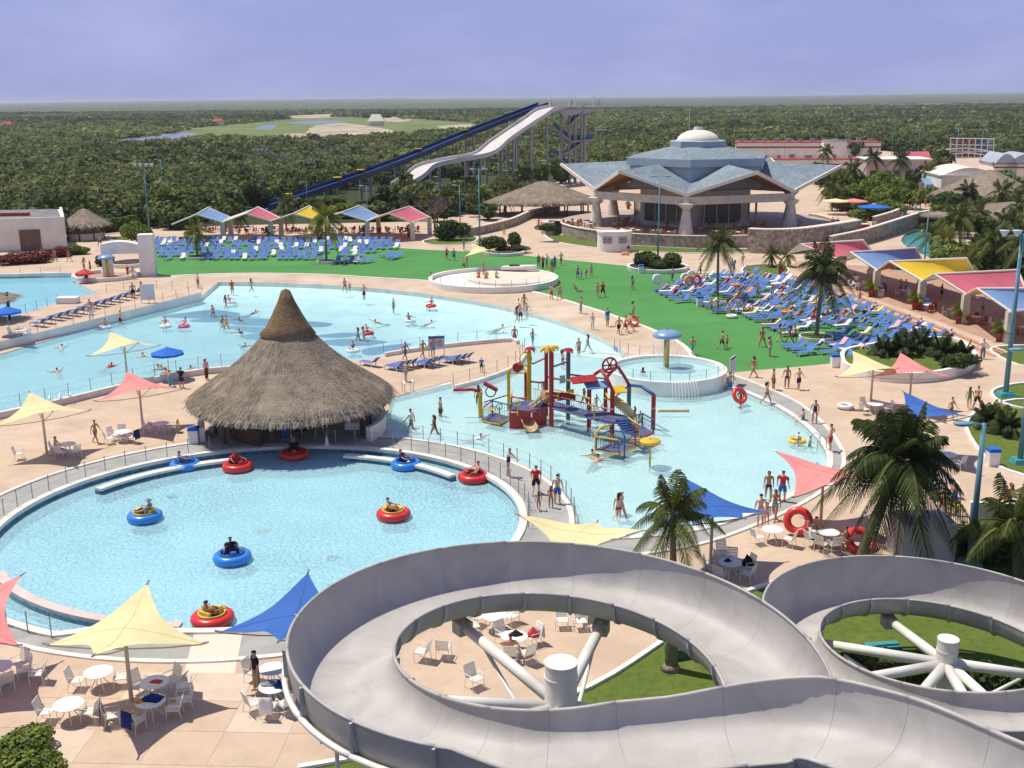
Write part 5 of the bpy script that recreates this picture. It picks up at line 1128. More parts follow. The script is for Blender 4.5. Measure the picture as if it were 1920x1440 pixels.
# boards
M_ink = mat('sign_ink', (0.08, 0.10, 0.16), rough=0.6); M_signblue = mat('sign_blue', (0.06, 0.12, 0.30), rough=0.6); M_board = mat('sign_white', (0.70, 0.70, 0.70), rough=0.5, var=0.03)
def board(px, py, w, h, z0, rz, label, blank=False, zb=0.0):
    p = G(px, py, zb); t = thing('notice_board', label, 'sign', (p.x, p.y, zb), rz)
    ob('panel', MB().box((0, 0, z0 + h / 2), (w, 0.06, h)), M_board, t)
    for s in (-w / 2 + 0.06, w / 2 - 0.06): ob('post', MB().cyl((s, 0.05, 0), (s, 0.05, z0 + h), 0.04), M_steel, t)
    if not blank:
        ob('header', MB().box((0, -0.034, z0 + h - 0.14), (w * 0.97, 0.01, 0.2)), M_signblue, t)
        for c_ in range(2):
            for r_ in range(8): ob('text_line', MB().box((-w * 0.27 + c_ * w * 0.5, -0.034, z0 + h - 0.38 - r_ * (h - 0.5) / 8.5), (w * (0.36 - 0.08 * ((r_ * 7 + c_) % 3)), 0.008, 0.035)), M_ink, t)
board(819, 668, 1.45, 1.2, 0.65, R(8), 'white pool rules board with a blue header on the deck wall'); board(278, 568, 1.5, 1.7, 0.35, R(14), 'blank grey back of a notice board on the raised deck', True, 0.8); board(1372, 722, 1.3, 1.4, 0.9, R(62), 'white pool rules board at the turf corner by the basin')
# planters
M_soil = mat('planter_soil', (0.07, 0.045, 0.025), rough=1.0, var=0.3)
def planter(px, py, r, h, label, ax=1.0, grass=False):
    p = G(px, py); t = thing('planter', label, 'planter', (p.x, p.y, 0)); b = MB().lathe([(r, -0.02), (r * 1.02, h), (r * 0.93, h), (r * 0.92, h * 0.4)], 40); b.v = [(x, y * ax, z) for x, y, z in b.v]
    ob('planter_wall', b, M_white, t, auto=30); c = MB().cyl((0, 0, h * 0.5), (0, 0, h * 0.8), r * 0.94, n=40); c.v = [(x, y * ax, z) for x, y, z in c.v]; ob('soil', c, M_lawn if grass else M_soil, t); return p
planter(1233, 505, 4.0, 0.5, 'white round planter with the lamp post on the turf'); planter(1530, 638, 1.55, 0.45, 'white round planter of the palm among the loungers', grass=True); planter(612, 493, 1.25, 0.4, 'white round planter of the palm in the woodland-side rows'); planter(370, 485, 1.6, 0.4, 'white round planter of the yellow palm in the woodland-side rows')
planter(945, 474, 3.2, 0.45, 'white round planter of clipped shrubs beside the turf', 1.3); planter(245, 497, 2.6, 0.5, 'white round planter behind the portal', 1.2)
pl = GS([(1575, 690), (1580, 672), (1620, 662), (1700, 650), (1790, 650), (1830, 680), (1800, 705), (1730, 718), (1650, 716), (1590, 703)], 5, True)
bp_ = thing('planter', 'long curved white planter of dark cycads beside the turf', 'planter', (0, 0, 0)); ob('planter_wall', MB().wall(pl[::-1], 0.35, 0, 0.85, True), M_white, bp_); 
cx_ = sum((p for p in pl), Vector()) / len(pl); ob('soil', MB().add([(p.x, p.y, 0.6) for p in pl] + [(cx_.x, cx_.y, 0.65)], [(i, (i + 1) % len(pl), len(pl)) for i in range(len(pl))]), M_lawn, bp_)
# inflatable rings
M_ring = {k: mat('ring_' + k, c, rough=0.3, var=0.05, scale=1.5, spec=0.5) for k, c in dict(white=(0.80, 0.80, 0.78), red=(0.68, 0.05, 0.04), pink=(0.72, 0.12, 0.25), orange=(0.80, 0.25, 0.05), yellow=(0.80, 0.58, 0.05)).items()}
def ring_(px, py, z, R0, r0, c, label, tilt=0.0, rz=0.0, zb=0.0):
    p = G(px, py, zb); o = ob('swim_ring', MB().torus(R0, r0, 24, 9), M_ring[c], None, (p.x, p.y, z), smooth=True); o.rotation_euler = (tilt, 0, rz); v_ = ob('valve', MB().cyl((R0, 0, r0 * 0.9), (R0, 0, r0 * 1.15), 0.02), M_wplast, o); return tag(o, label, 'swim ring')
ring_(1495, 1003, 0.78, 0.55, 0.21, 'red', 'large red swim ring standing upright beside the crowded table', R(78), R(-15)); ring_(1612, 1030, 0.42, 0.62, 0.22, 'red', 'large red swim ring leaning behind the crowded chairs', R(40), 0.3)
for x, y, c, lb in ((1232, 542, 'white', 'white swim ring upright at the tip of the crowded loungers'), (1284, 540, 'white', 'white swim ring upright behind the first lounger row'), (1296, 534, 'white', 'white swim ring highest of the upright rings'), (1292, 545, 'orange', 'orange and red swim ring between the white rings'), (1306, 543, 'red', 'red swim ring upright on the loungers')): ring_(x, y, 1.15, 0.5, 0.17, c, lb, R(75), R(20))
for x, y, z, c, lb in ((1372, 596, 0.2, 'white', 'white swim ring lying on the turf at the loungers'), (1378, 546, 0.75, 'orange', 'orange swim ring lying on the far loungers'), (1475, 598, 0.75, 'orange', 'orange swim ring on the loungers near the tall palm'), (1455, 544, 0.75, 'white', 'white swim ring on the far loungers'), (1172, 478, 0.25, 'orange', 'orange swim ring on the path beside the ticket kiosk'), (1585, 766, 0.2, 'white', 'white swim ring lying on the deck near the planter-side cream sail'), (197, 614, 0.05, 'white', 'white swim ring floating below the raised deck wall'), (310, 612, 0.05, 'white', 'white swim ring floating with a swimmer in mid pool'), (345, 612, 0.05, 'pink', 'pink swim ring floating in mid pool'), (808, 574, 0.05, 'red', 'red swim ring floating near the beach'), (768, 602, 0.05, 'white', 'white swim ring floating before the beach'), (690, 625, 0.05, 'red', 'red swim ring floating over the dark floor pattern'), (662, 658, 0.05, 'white', 'white swim ring beside the thatch'), (432, 567, 0.05, 'white', 'white swim ring at the head of the wave pool'), (1494, 826, -0.02, 'yellow', 'yellow swim ring floating at the outer edge of the activity pool')):
    ring_(x, y, z, 0.46, 0.15, c, lb)
ring_(1386, 760, 0.75, 0.5, 0.16, 'red', 'red and blue swim ring carried at the activity pool edge', R(60), R(30)); ring_(1187, 612, 0.55, 0.5, 0.15, 'red', 'red swim ring carried along the beach', R(50), 0.4)
# drains and painted pattern on pool floors
M_drain = mat('drain_grate', (0.05, 0.09, 0.10), rough=0.6); M_motif = mat('floor_motif_blue', (0.05, 0.13, 0.30), rough=0.7, var=0.1)
M_drain2 = mat('drain_grate_yellow', (0.35, 0.36, 0.05), rough=0.6)
for x, y in ((625, 1046), (270, 913), (322, 931), (491, 996)):
    p = G(x, y, -0.83); struct(ob('pool_drain', MB().box((p.x, p.y, -0.83), (0.62, 0.62, 0.04), rz=0.6), M_drain2 if x == 491 else M_drain))
def motif(pix):
    P = GS(pix, 4, True, -0.47); c = sum(P, Vector()) / len(P); n_ = len(P); vs = [(p.x, p.y, -0.47) for p in P] + [(c.x, c.y, -0.47)]
    return ob('floor_pattern', MB().add(vs, [(i, (i + 1) % n_, n_) for i in range(n_)]), M_motif)
wf = bpy.data.objects['wave_pool_floor']
for pix in ([(302, 593), (350, 586), (400, 581), (450, 588), (430, 594), (380, 596), (340, 596)], [(355, 601), (420, 592), (470, 594), (440, 600), (390, 604)], [(412, 603), (470, 597), (540, 600), (620, 606), (600, 613), (520, 612), (460, 610), (430, 607)], [(432, 611), (500, 614), (560, 620), (540, 628), (480, 624), (440, 618)], [(450, 629), (500, 625), (560, 632), (520, 638), (465, 636)], [(590, 630), (640, 624), (680, 626), (640, 633)], [(600, 640), (660, 635), (725, 640), (690, 647), (630, 648)], [(680, 655), (740, 646), (772, 645), (730, 660), (690, 666)]):
    motif(pix).parent = wf
# ------------------------------------------------------------------ the water play structure in the activity pool
M_pr = mat('play_red', (0.40, 0.035, 0.035), rough=0.4, var=0.1, scale=2); M_py = mat('play_yellow', (0.70, 0.45, 0.03), rough=0.4, var=0.1, scale=2); M_pb = mat('play_blue', (0.05, 0.10, 0.26), rough=0.45, var=0.12, scale=2); M_ps = mat('play_slate', (0.10, 0.14, 0.18), rough=0.45, var=0.1, scale=2)
M_pt = mat('play_tan', (0.50, 0.36, 0.20), rough=0.35, var=0.08, scale=2); M_plav = mat('play_deck_mat', (0.10, 0.105, 0.21), rough=0.6, var=0.15, scale=3)
WZ = -0.4
play = thing('water_play_structure', 'red, yellow and blue water play structure standing in the activity pool', 'play structure', (0, 0, 0))
def Zp(x, y): return lambda px, py: None
def zx(X, Y): return (880 + X / 5.3333, 620 + Y / 5.3333)      # reading from an enlargement of the structure
def post(Xb, Yb, Yt, m, r=0.11, name='post'):
    b = G(*zx(Xb, Yb), WZ); z1 = ZH(b, zx(Xb, Yt)[1]); ob(name, MB().cyl((b.x, b.y, WZ), (b.x, b.y, z1), r * 1.3, n=12), m, play, smooth=False, auto=40); return Vector((b.x, b.y, z1))
t1 = post(600, 860, 210, M_py, 0.13); t2 = post(770, 880, 200, M_pr); t3 = post(820, 1000, 195, M_pr, 0.13); t4 = post(987, 930, 215, M_ps, 0.12)
a1 = post(1195, 1010, 520, M_pr, 0.12); a2 = post(1425, 1090, 600, M_pr, 0.13); a3 = post(1358, 960, 480, M_pr, 0.11); a4 = post(1592, 900, 545, M_ps, 0.12); a5 = post(1835, 1030, 640, M_pr, 0.12)
a6 = post(112, 900, 610, M_py, 0.12); a7 = post(395, 830, 400, M_py, 0.10); a8 = post(565, 800, 420, M_pr, 0.09)
def mid(p, q, up): return (p + q) / 2 + Vector((0, 0, up))
ob('arch', MB().tube([a1, a1.lerp(a2, 0.25) + Vector((0, 0, 0.75)), mid(a1, a2, 1.15), a1.lerp(a2, 0.75) + Vector((0, 0, 0.75)), a2], 0.12, 8), M_pr, play, smooth=True)
ob('arch', MB().tube([a3, a3.lerp(a4, 0.3) + Vector((0, 0, 0.8)), mid(a3, a4, 1.1), a3.lerp(a4, 0.8) + Vector((0, 0, 0.5)), a4], 0.12, 8), M_pr, play, smooth=True)
ob('ridge_beam', MB().tube([mid(a1, a2, 1.1), mid(a3, a4, 1.05)], 0.09, 8), M_pr, play)
ob('beam', MB().tube([a4, a4.lerp(a5, 0.5) + Vector((0, 0, 0.25)), a5], 0.12, 8), M_pb, play, smooth=True)
# the big spoked wheel
wc = mid(a1.lerp(a3, 0.5), a2.lerp(a4, 0.5), 1.35); wr_ = 0.52; Mw = Matrix.Rotation(R(18), 3, 'Z') @ Matrix.Rotation(R(90), 3, 'X')
wh = ob('water_wheel', MB().torus(wr_, 0.075, 24, 8, wc, Mw), M_pr, play, smooth=True)
for k in range(6):
    d = Mw @ Vector((math.cos(k * math.pi / 3), math.sin(k * math.pi / 3), 0)); ob('wheel_spoke', MB().cyl(wc, wc + d * wr_, 0.05), M_pr, wh)
ob('wheel_hub', MB().ball(wc, 0.13), M_pr, wh, smooth=True)
def flower(c, r, m, name='flower_head', tilt=0.35):
    b = MB()
    for k in range(7):
        a = k * 2 * math.pi / 7; d = Vector((math.cos(a), math.sin(a), 0)); s = Vector((-math.sin(a), math.cos(a), 0))
        b.add([c + Vector((0, 0, 0.12)), c + d * r * 0.55 + s * r * 0.3 + Vector((0, 0, 0.16)), c + d * r - Vector((0, 0, r * tilt)), c + d * r * 0.55 - s * r * 0.3 + Vector((0, 0, 0.16)), c + d * r * 0.55 + s * r * 0.28 + Vector((0, 0, 0.06)), c + d * r * 0.55 - s * r * 0.28 + Vector((0, 0, 0.06)), c], [(0, 1, 2, 3), (6, 5, 2, 4)])
    b.ball(c + Vector((0, 0, 0.1)), r * 0.24); return ob(name, b, m, play)
flower(t3 + Vector((-0.25, 0, 0.1)), 0.62, M_py); flower(t2 + Vector((0.55, 0.2, 0.15)), 0.5, M_py); flower(t1 + Vector((0.1, 0, 0.15)), 0.52, M_pr); flower(t4 + Vector((0, 0, 0.1)), 0.5, M_pr)
ob('beam', MB().tube([t2 - Vector((0, 0, 0.5)), t1 - Vector((-0.3, 0, 0.9)), t1 - Vector((0, 0, 0.7))], 0.06, 6), M_pr, play)
wc2 = t1 + Vector((-0.25, -0.1, -0.5)); ob('gear_ring', MB().torus(0.48, 0.06, 20, 6, wc2, Matrix.Rotation(R(30), 3, 'Z') @ Matrix.Rotation(R(80), 3, 'X')), M_py, play, smooth=True)
g3 = GY(*zx(470, 370), t1.y); ob('red_drum', MB().cyl(g3 + Vector((0, -0.15, 0)), g3 + Vector((0.25, 0.2, 0.05)), 0.35, n=18), M_pr, play, auto=40)
ob('beam', MB().tube([a7, a7.lerp(t1, 0.5) - Vector((0, 0, 0.15)), t1 - Vector((0, 0, 1.7))], 0.07, 6), M_py, play)
# decks
def deck(pix, z, m=M_plav, rim=M_pr, name='platform'):
    P = [G(*zx(*p), z) for p in pix]; d = ob(name, MB().prism(P, z - 0.14, z), m, play); ob('platform_rim', MB().tube([p - Vector((0, 0, 0.08)) for p in P], 0.07, 6, closed=True), rim, d); return P
D1 = deck([(835, 770), (1190, 860), (1200, 800), (850, 705)], 1.35, rim=M_ps); D2 = deck([(1190, 870), (1440, 920), (1580, 850), (1340, 800), (1200, 800)], 1.35, rim=M_pb); D3 = deck([(415, 790), (600, 800), (800, 740), (640, 690), (430, 715)], 1.2)
D4 = deck([(1265, 1185), (1500, 1225), (1660, 1160), (1420, 1120)], 0.35, rim=M_py); D5 = deck([(1585, 990), (1700, 1075), (1840, 1015), (1730, 950)], 0.75, rim=M_pr); D6 = deck([(130, 890), (300, 925), (410, 860), (230, 815)], 0.15, rim=M_py)
for P, z in ((D1, 1.35), (D3, 1.2), (D2, 1.35)):
    cpt = sum(P, Vector()) / len(P); 
    for i in range(len(P)):
        a, b = P[i], P[(i + 1) % len(P)]
        if i % 2: continue
        rb = MB()
        for k in range(int((b - a).length / 0.16)): q = a.lerp(b, (k + .5) / int((b - a).length / 0.16)); rb.cyl(q, q + Vector((0, 0, 0.85)), 0.012, n=4)
        rl_ = ob('guard_rail', MB().tube([a + Vector((0, 0, 0.88)), b + Vector((0, 0, 0.88))], 0.045, 6), M_py if i else M_pr, play); ob('bars', rb, M_ps, rl_)
for P in (D4, D5, D6):
    for i in (0, 2, 3):
        a, b = P[i], P[(i + 1) % len(P)]; rb = MB(); nn = max(3, int((b - a).length / 0.2))
        for k in range(nn): q = a.lerp(b, (k + .5) / nn); rb.cyl(q, q + Vector((0, 0, 0.8)), 0.014, n=4)
        rl_ = ob('guard_rail', MB().tube([a, a + Vector((0, 0, 0.85)), b + Vector((0, 0, 0.85)), b], 0.05, 6), (M_py, M_pr, M_pb, M_pb)[i], play); ob('bars', rb, M_ps, rl_)
for p, q, m, dz_ in ((t2, t4, M_pr, -1.9), (t3, a1, M_py, -2.0), (t4, a3, M_pb, -1.6), (t1, t2, M_pr, -2.2), (a1, a3, M_pr, -0.5), (a2, a4, M_pr, -0.6), (a7, a8, M_py, -0.2), (t3, t4, M_ps, -1.2), (a3, a2, M_py, -1.0)):
    p_, q_2 = p + Vector((0, 0, dz_)), Vector((q.x, q.y, min(q.z, p.z + dz_))); ob('beam', MB().tube([p_, p_.lerp(q_2, 0.5), q_2], 0.07, 6), m, play)
for (x, y), z, m in (((300, 760), 0.9, M_pb), ((230, 780), 0.7, M_pr), ((480, 720), 1.9, M_py), ((1350, 760), 2.1, M_pr), ((1500, 1120), 1.1, M_pb), ((1250, 760), 2.2, M_py), ((700, 720), 2.0, M_pb), ((1660, 960), 1.6, M_pr)):
    q = G(*zx(x, y), z); ob('spray_valve', MB().torus(0.2, 0.035, 14, 5, q, Matrix.Rotation(R(75), 3, 'X')).cyl(q, q - Vector((0, 0, 0.9)), 0.035), m, play)
for (x, y), c in (((1015, 690), M_py), ((910, 720), M_py), ((930, 545), M_mush)):
    q = G(*zx(x, y), 1.4); ob('play_panel', MB().box((q.x, q.y, 1.85), (0.45, 0.05, 0.6), rz=0.4), c, play)
ob('red_panel', MB().box(tuple(D1[3].lerp(D1[2], 0.3) + Vector((0, 0, 0.55))), (1.6, 0.05, 0.5), rz=-0.35), M_pr, play)
ob('side_panel', MB().box(tuple(D3[0].lerp(D3[1], 0.5) - Vector((0, 0.02, 0.8))), (1.5, 0.06, 1.3), rz=0.1), M_pr, play); ob('side_panel', MB().box(tuple(D3[1].lerp(D3[2], 0.5) - Vector((0, 0.02, 0.8))), (1.6, 0.06, 1.3), rz=0.9), M_pr, play)
# stairs
top_ = D2[1].lerp(D2[2], 0.5); bot = D5[0].lerp(D5[1], 0.4)
for k in range(6):
    f = (k + 0.5) / 6; q = top_.lerp(Vector((bot.x, bot.y, 0.75)), f); ob('stair_tread', MB().box(tuple(q), (0.95, 0.30, 0.10), rz=0.5), M_pb, play)
for k in range(5):
    f = (k + .5) / 5; q = D5[1].lerp(D4[2], f); q.z = 0.75 - 0.4 * f; ob('stair_tread', MB().box(tuple(q), (1.0, 0.26, 0.07), rz=-0.3), M_pt, play)
# tan slide: a chute that curls to a scoop
sp0 = [G(*zx(790, 680), 1.5), G(*zx(720, 730), 1.3), G(*zx(640, 790), 0.95), G(*zx(570, 850), 0.6), G(*zx(550, 900), 0.35), G(*zx(590, 960), 0.1), G(*zx(620, 1020), -0.05)]
ps = spline(sp0, 5); vs = []; 
for i, p in enumerate(ps):
    d = ps[min(i + 1, len(ps) - 1)] - ps[max(i - 1, 0)]; d.normalize(); s_ = d.cross(Vector((0, 0, 1))).normalized(); w = 0.36 + 0.16 * max(0, (i / len(ps) - 0.6)) / 0.4
    for k in range(7): a = math.pi * (k / 6); vs.append(p + s_ * (w * math.cos(a)) + Vector((0, 0, 0.42 - 0.42 * math.sin(a))))
sl_ = ob('slide_chute', MB().add(vs, [(i * 7 + k, i * 7 + 7 + k, i * 7 + 8 + k, i * 7 + 1 + k) for i in range(len(ps) - 1) for k in range(6)]), M_pt, play, smooth=True); q_ = sl_.modifiers.new('t', 'SOLIDIFY'); q_.thickness = 0.05
h0 = sp0[0]; ob('slide_hood', MB().box((h0.x - 0.1, h0.y, 1.65), (0.9, 0.7, 0.75), rz=0.6, taper=0.8), M_pt, play)
# second tube slide on the far side, roof pieces, pipes
ob('tube_slide', MB().tube(spline([G(*zx(1440, 690), 1.8), G(*zx(1500, 730), 1.5), G(*zx(1570, 790), 0.8), G(*zx(1620, 850), 0.1)], 5), 0.34, 12), M_pt, play, smooth=True)
for (x, y), m, l in (((1120, 490), M_pr, 1.5), ((1190, 480), M_pr, 1.2), ((1280, 545), M_mush, 1.7), ((1490, 590), M_py, 1.0)):
    q = GY(*zx(x, y), a2.y + 0.6); ob('roof_slat', MB().box(tuple(q), (l, 0.7, 0.08), M=Matrix.Rotation(R(20), 3, 'Z') @ Matrix.Rotation(R(25), 3, 'X')), m, play)
ob('spray_bar', MB().tube([a6 + Vector((0, 0, 0)), a6 + Vector((-0.6, 0.1, 0.15)), a6 + Vector((-1.9, 0.1, 0.12))], 0.12, 8), M_pr, play, smooth=True)
q = a6 + Vector((0.75, 0.3, 0.3)); ob('tipping_trough', MB().box(tuple(q), (1.1, 0.45, 0.22), M=Matrix.Rotation(R(30), 3, 'Y')), M_pr, play); ob('trough_ring', MB().torus(0.36, 0.045, 18, 6, q + Vector((0, 0, -0.4)), Matrix.Rotation(R(80), 3, 'X')), M_pr, play)
ob('rail', MB().tube([G(*zx(150, 715), 0.9), G(*zx(395, 640), 0.9)], 0.05, 6), M_pr, play); ob('rail', MB().tube([G(*zx(420, 655), 1.5), G(*zx(560, 690), 1.5)], 0.05, 6), M_pr, play)
ob('yellow_rail', MB().tube([G(*zx(1262, 1180), 0.35), G(*zx(1262, 1180), 0.35) + Vector((0, 0, 1.05)), G(*zx(1300, 1150), 0.35) + Vector((0.1, 0.1, 1.2)), G(*zx(1420, 1120), 0.35) + Vector((0, 0, 1.2))], 0.07, 8), M_py, play, smooth=True)
b_ = G(*zx(1550, 1320), WZ); ob('blue_post', MB().cyl(b_, b_ + Vector((0, 0, 1.8)), 0.05), M_pb, play)
rr = [G(*zx(690, 590), 1.2), G(*zx(690, 590), 1.2) + Vector((0, 0, 0.4)), G(*zx(690, 590), 1.2) + Vector((0.25, 0, 0.65)), G(*zx(690, 590), 1.2) + Vector((0.5, 0, 0.4)), G(*zx(690, 590), 1.2) + Vector((0.5, 0, 0))]
ob('hoop', MB().tube(rr, 0.03, 6), M_steel, play)
# water pouring off the deck and a jet
wf_ = ob('waterfall', MB().add([tuple(D2[0].lerp(D2[1], f) + Vector((0, -0.02 - 0.28 * (k / 5) ** 0.7, -1.75 * (k / 5) ** 1.4))) for k in range(6) for f in (0, .15, .3, .45, .6)], [(k * 5 + j, k * 5 + j + 1, k * 5 + j + 6, k * 5 + j + 5) for k in range(5) for j in range(4)]), M_fall, play, smooth=True)
jp = [G(*zx(1900, 760), 1.6).lerp(G(*zx(1590, 1010), 0.5), k / 8) + Vector((0, 0, 0.35 * math.sin(math.pi * k / 8))) for k in range(9)]; ob('water_jet', MB().tube(jp, [0.03 + 0.012 * k for k in range(9)], 6), M_fall, play, smooth=True)
# yellow disc fountain and the tan spray pipe beside it
db = G(1218, 884, WZ); dz = ZH(db, 824); dk = thing('disc_fountain', 'yellow disc fountain on a yellow pole beside the play structure', 'fountain', (db.x, db.y, WZ))
ob('disc', MB().lathe([(0.02, dz - WZ), (0.60, dz - WZ - 0.02), (0.66, dz - WZ - 0.1), (0.62, dz - WZ - 0.22), (0.1, dz - WZ - 0.24)], 28), M_py, dk, smooth=True); ob('pole', MB().cyl((0, 0, 0), (0, 0, dz - WZ - 0.2), 0.06), M_mstem, dk); ob('nozzle', MB().cyl((0, 0, dz - WZ), (0, 0, dz - WZ + 0.08), 0.04), M_steel, dk); ob('red_band', MB().torus(0.56, 0.03, 24, 6, (0, 0, dz - WZ - 0.24)), M_pr, dk)
q0, q1 = G(1234, 764, 0.25), G(1292, 764, 0.25); pz = thing('float_line', 'beige floating rope line beside the play structure', 'rope', (q0.x, q0.y, -0.02)); ob('rope', MB().tube([q0.lerp(q1, i / 10) - Vector((q0.x, q0.y, 0.23)) for i in range(11)], 0.10, 8), M_pt, pz, smooth=True)
# ------------------------------------------------------------------ canopies
M_can = {k: mat('canopy_' + k, c, rough=0.75, var=0.06, scale=0.6, trans=0.15) for k, c in dict(pink=(0.62, 0.15, 0.20), blue=(0.20, 0.34, 0.58), yellow=(0.80, 0.56, 0.04), cream=(0.70, 0.64, 0.52), red=(0.42, 0.06, 0.06), orange=(0.62, 0.30, 0.06)).items()}
M_trim = mat('canopy_trim', (0.74, 0.66, 0.56), rough=0.6, var=0.05); M_beige = mat('beige_render', (0.64, 0.59, 0.48), rough=0.85, var=0.1, scale=1.0, bump=0.1)
M_tpot = mat('terracotta_pot', (0.34, 0.07, 0.035), rough=0.7, var=0.12)
def hyp(a, b, c, d, n=6, sag=0.25):
    vs = []
    for i in range(n + 1):
        for j in range(n + 1):
            u, v = i / n, j / n; p = a * (1 - u) * (1 - v) + b * u * (1 - v) + c * u * v + d * (1 - u) * v; vs.append(p - Vector((0, 0, sag * 16 * u * (1 - u) * v * (1 - v))))
    return MB().add(vs, [(i * (n + 1) + j, (i + 1) * (n + 1) + j, (i + 1) * (n + 1) + j + 1, i * (n + 1) + j + 1) for i in range(n) for j in range(n)])
def canopy(colour, back, FR, FV, BV, BRd, prevF, prevB, label, zr=4.5, zv=2.9):
    """one fold of a tent roof: ridge front/back, right valley front/back, left valley front/back (pixels)"""
    f, fv, bv, br = G(*FR, zr), G(*FV, zv), G(*BV, zv), G(*BRd, zr); pf, pb = G(*prevF, zv), G(*prevB, zv)
    t = thing('tent_canopy', label, 'canopy', (0, 0, 0), 0)
    ob('roof_panel', hyp(f, fv, bv, br), M_can[colour], t, smooth=True); ob('roof_panel', hyp(f, pf, pb, br), M_can[back], t, smooth=True)
    for a, b in ((f, fv), (fv, bv), (bv, br), (br, f), (f, pf)):
        ob('edge_beam', MB().tube([a, b], 0.13, 6), M_trim, t)
    for a in (fv, bv): ob('column', MB().box((a.x, a.y, zv / 2), (0.75, 0.75, zv), taper=0.85), M_beige, t)
    return fv, bv
CR = [('pink', 'cream', (1502, 458), (1580, 490), (1635, 472), (1618, 450), (1478, 476), (1560, 458), 'pink tent canopy nearest the stone terrace wall'), ('blue', 'cream', (1595, 473), (1645, 507), (1728, 487), (1715, 465), (1580, 490), (1635, 472), 'blue tent canopy between the pink and yellow canopies on the stepped terrace'),
      ('yellow', 'red', (1668, 490), (1730, 527), (1825, 508), (1812, 484), (1645, 507), (1728, 487), 'bright yellow tent canopy on the stepped terrace'), ('pink', 'cream', (1752, 514), (1812, 552), (1922, 540), (1908, 506), (1730, 527), (1825, 508), 'large pink tent canopy beyond the yellow canopy'), ('blue', 'orange', (1832, 541), (1895, 584), (2010, 570), (1996, 540), (1812, 552), (1922, 540), 'blue tent canopy at the end of the stepped terrace')]
CL = [('blue', 'cream', (368, 402), (417, 417), (431, 407), (390, 389), (322, 421), (352, 408), 'pale blue tent canopy at the start of the woodland canopy row'), ('pink', 'cream', (460, 401), (507, 415), (526, 409), (484, 388), (417, 417), (431, 407), 'pink tent canopy beside the pale blue one in the woodland row'), ('yellow', 'cream', (549, 401), (597, 414), (612, 405), (580, 386), (507, 415), (526, 409), 'yellow tent canopy in the middle of the woodland row'), ('blue', 'cream', (638, 399), (688, 415), (709, 404), (674, 386), (597, 414), (612, 405), 'blue tent canopy after the yellow one in the woodland row'), ('pink', 'orange', (727, 400), (773, 417), (805, 407), (768, 387), (688, 415), (709, 404), 'pink tent canopy at the end of the woodland row beside the bare tree')]
for row in CR + CL: canopy(*row[:-1], row[-1])
rb_ = random.Random(9)
def cafe_table(p, what, z, m_t=M_wplast, m_c=M_tpot, n=4, grp='cafe tables'):
    t = thing('cafe_table', 'small square cafe table ' + what, 'table', (p.x, p.y, z), rb_.random(), grp + ' ' + what); ob('table_top', MB().box((0, 0, 0.74), (0.85, 0.85, 0.05)), m_t, t); ob('stem', MB().cyl((0, 0, 0), (0, 0, 0.72), 0.05), M_steel, t)
    for k in range(n):
        a = k * 2 * math.pi / n + 0.3 + t.rotation_euler.z; q = p + Vector((math.cos(a), math.sin(a), 0)) * 0.75
        put(CAFE[m_c.name], (q.x, q.y, z), a - math.pi / 2, 'cafe chair at a table ' + what, 'cafe chairs ' + what)
def cafe_chair(m):
    t = thing('cafe_chair', 'cafe chair', 'chair'); ob('seat', MB().box((0, 0, 0.45), (0.44, 0.44, 0.06)), m, t); ob('backrest', MB().box((0, 0.21, 0.72), (0.44, 0.05, 0.5)), m, t)
    for x in (-.19, .19):
        for y in (-.19, .19): ob('leg', MB().box((x, y, 0.21), (0.045, 0.045, 0.42)), m, t)
    return t
M_orangewood = mat('orange_wood', (0.42, 0.20, 0.07), rough=0.6, var=0.15)
M_redplast = mat('red_plastic', (0.32, 0.03, 0.03), rough=0.45, var=0.1)
CAFE = {M_redplast.name: cafe_chair(M_redplast), M_orangewood.name: cafe_chair(M_orangewood), M_wplast.name: cafe_chair(M_wplast)}
for i in range(17):
    x = 395 + i * 24; cafe_table(G(x, 436 + rb_.uniform(-3, 3)), 'with red chairs under the woodland canopies', 0, M_redplast, M_redplast, 3)
for i in range(9):
    x = 1560 + i * 45; y = 522 + i * 14 + rb_.uniform(-8, 8); cafe_table(G(x, y), 'in the shade of the terrace canopies', 0, M_wplast, M_wplast if i % 2 else M_redplast, 3)
# terracotta steps in front of the stepped terrace
M_step = mat('terracotta_step', (0.48, 0.20, 0.12), rough=0.8, var=0.12, scale=1.0); M_stepc = mat('pale_step', (0.60, 0.44, 0.33), rough=0.8, var=0.1)
stp = GS([(1470, 520), (1560, 548), (1640, 577), (1720, 608), (1800, 640), (1868, 668)], 4)
for k in range(4): struct(ob('terrace_step', MB().wall([p + Vector((0.55, 0.35, 0)) * k for p in stp], -0.30, 0.0, 0.045 + 0.02 * k), M_step if k % 2 == 0 else M_stepc))
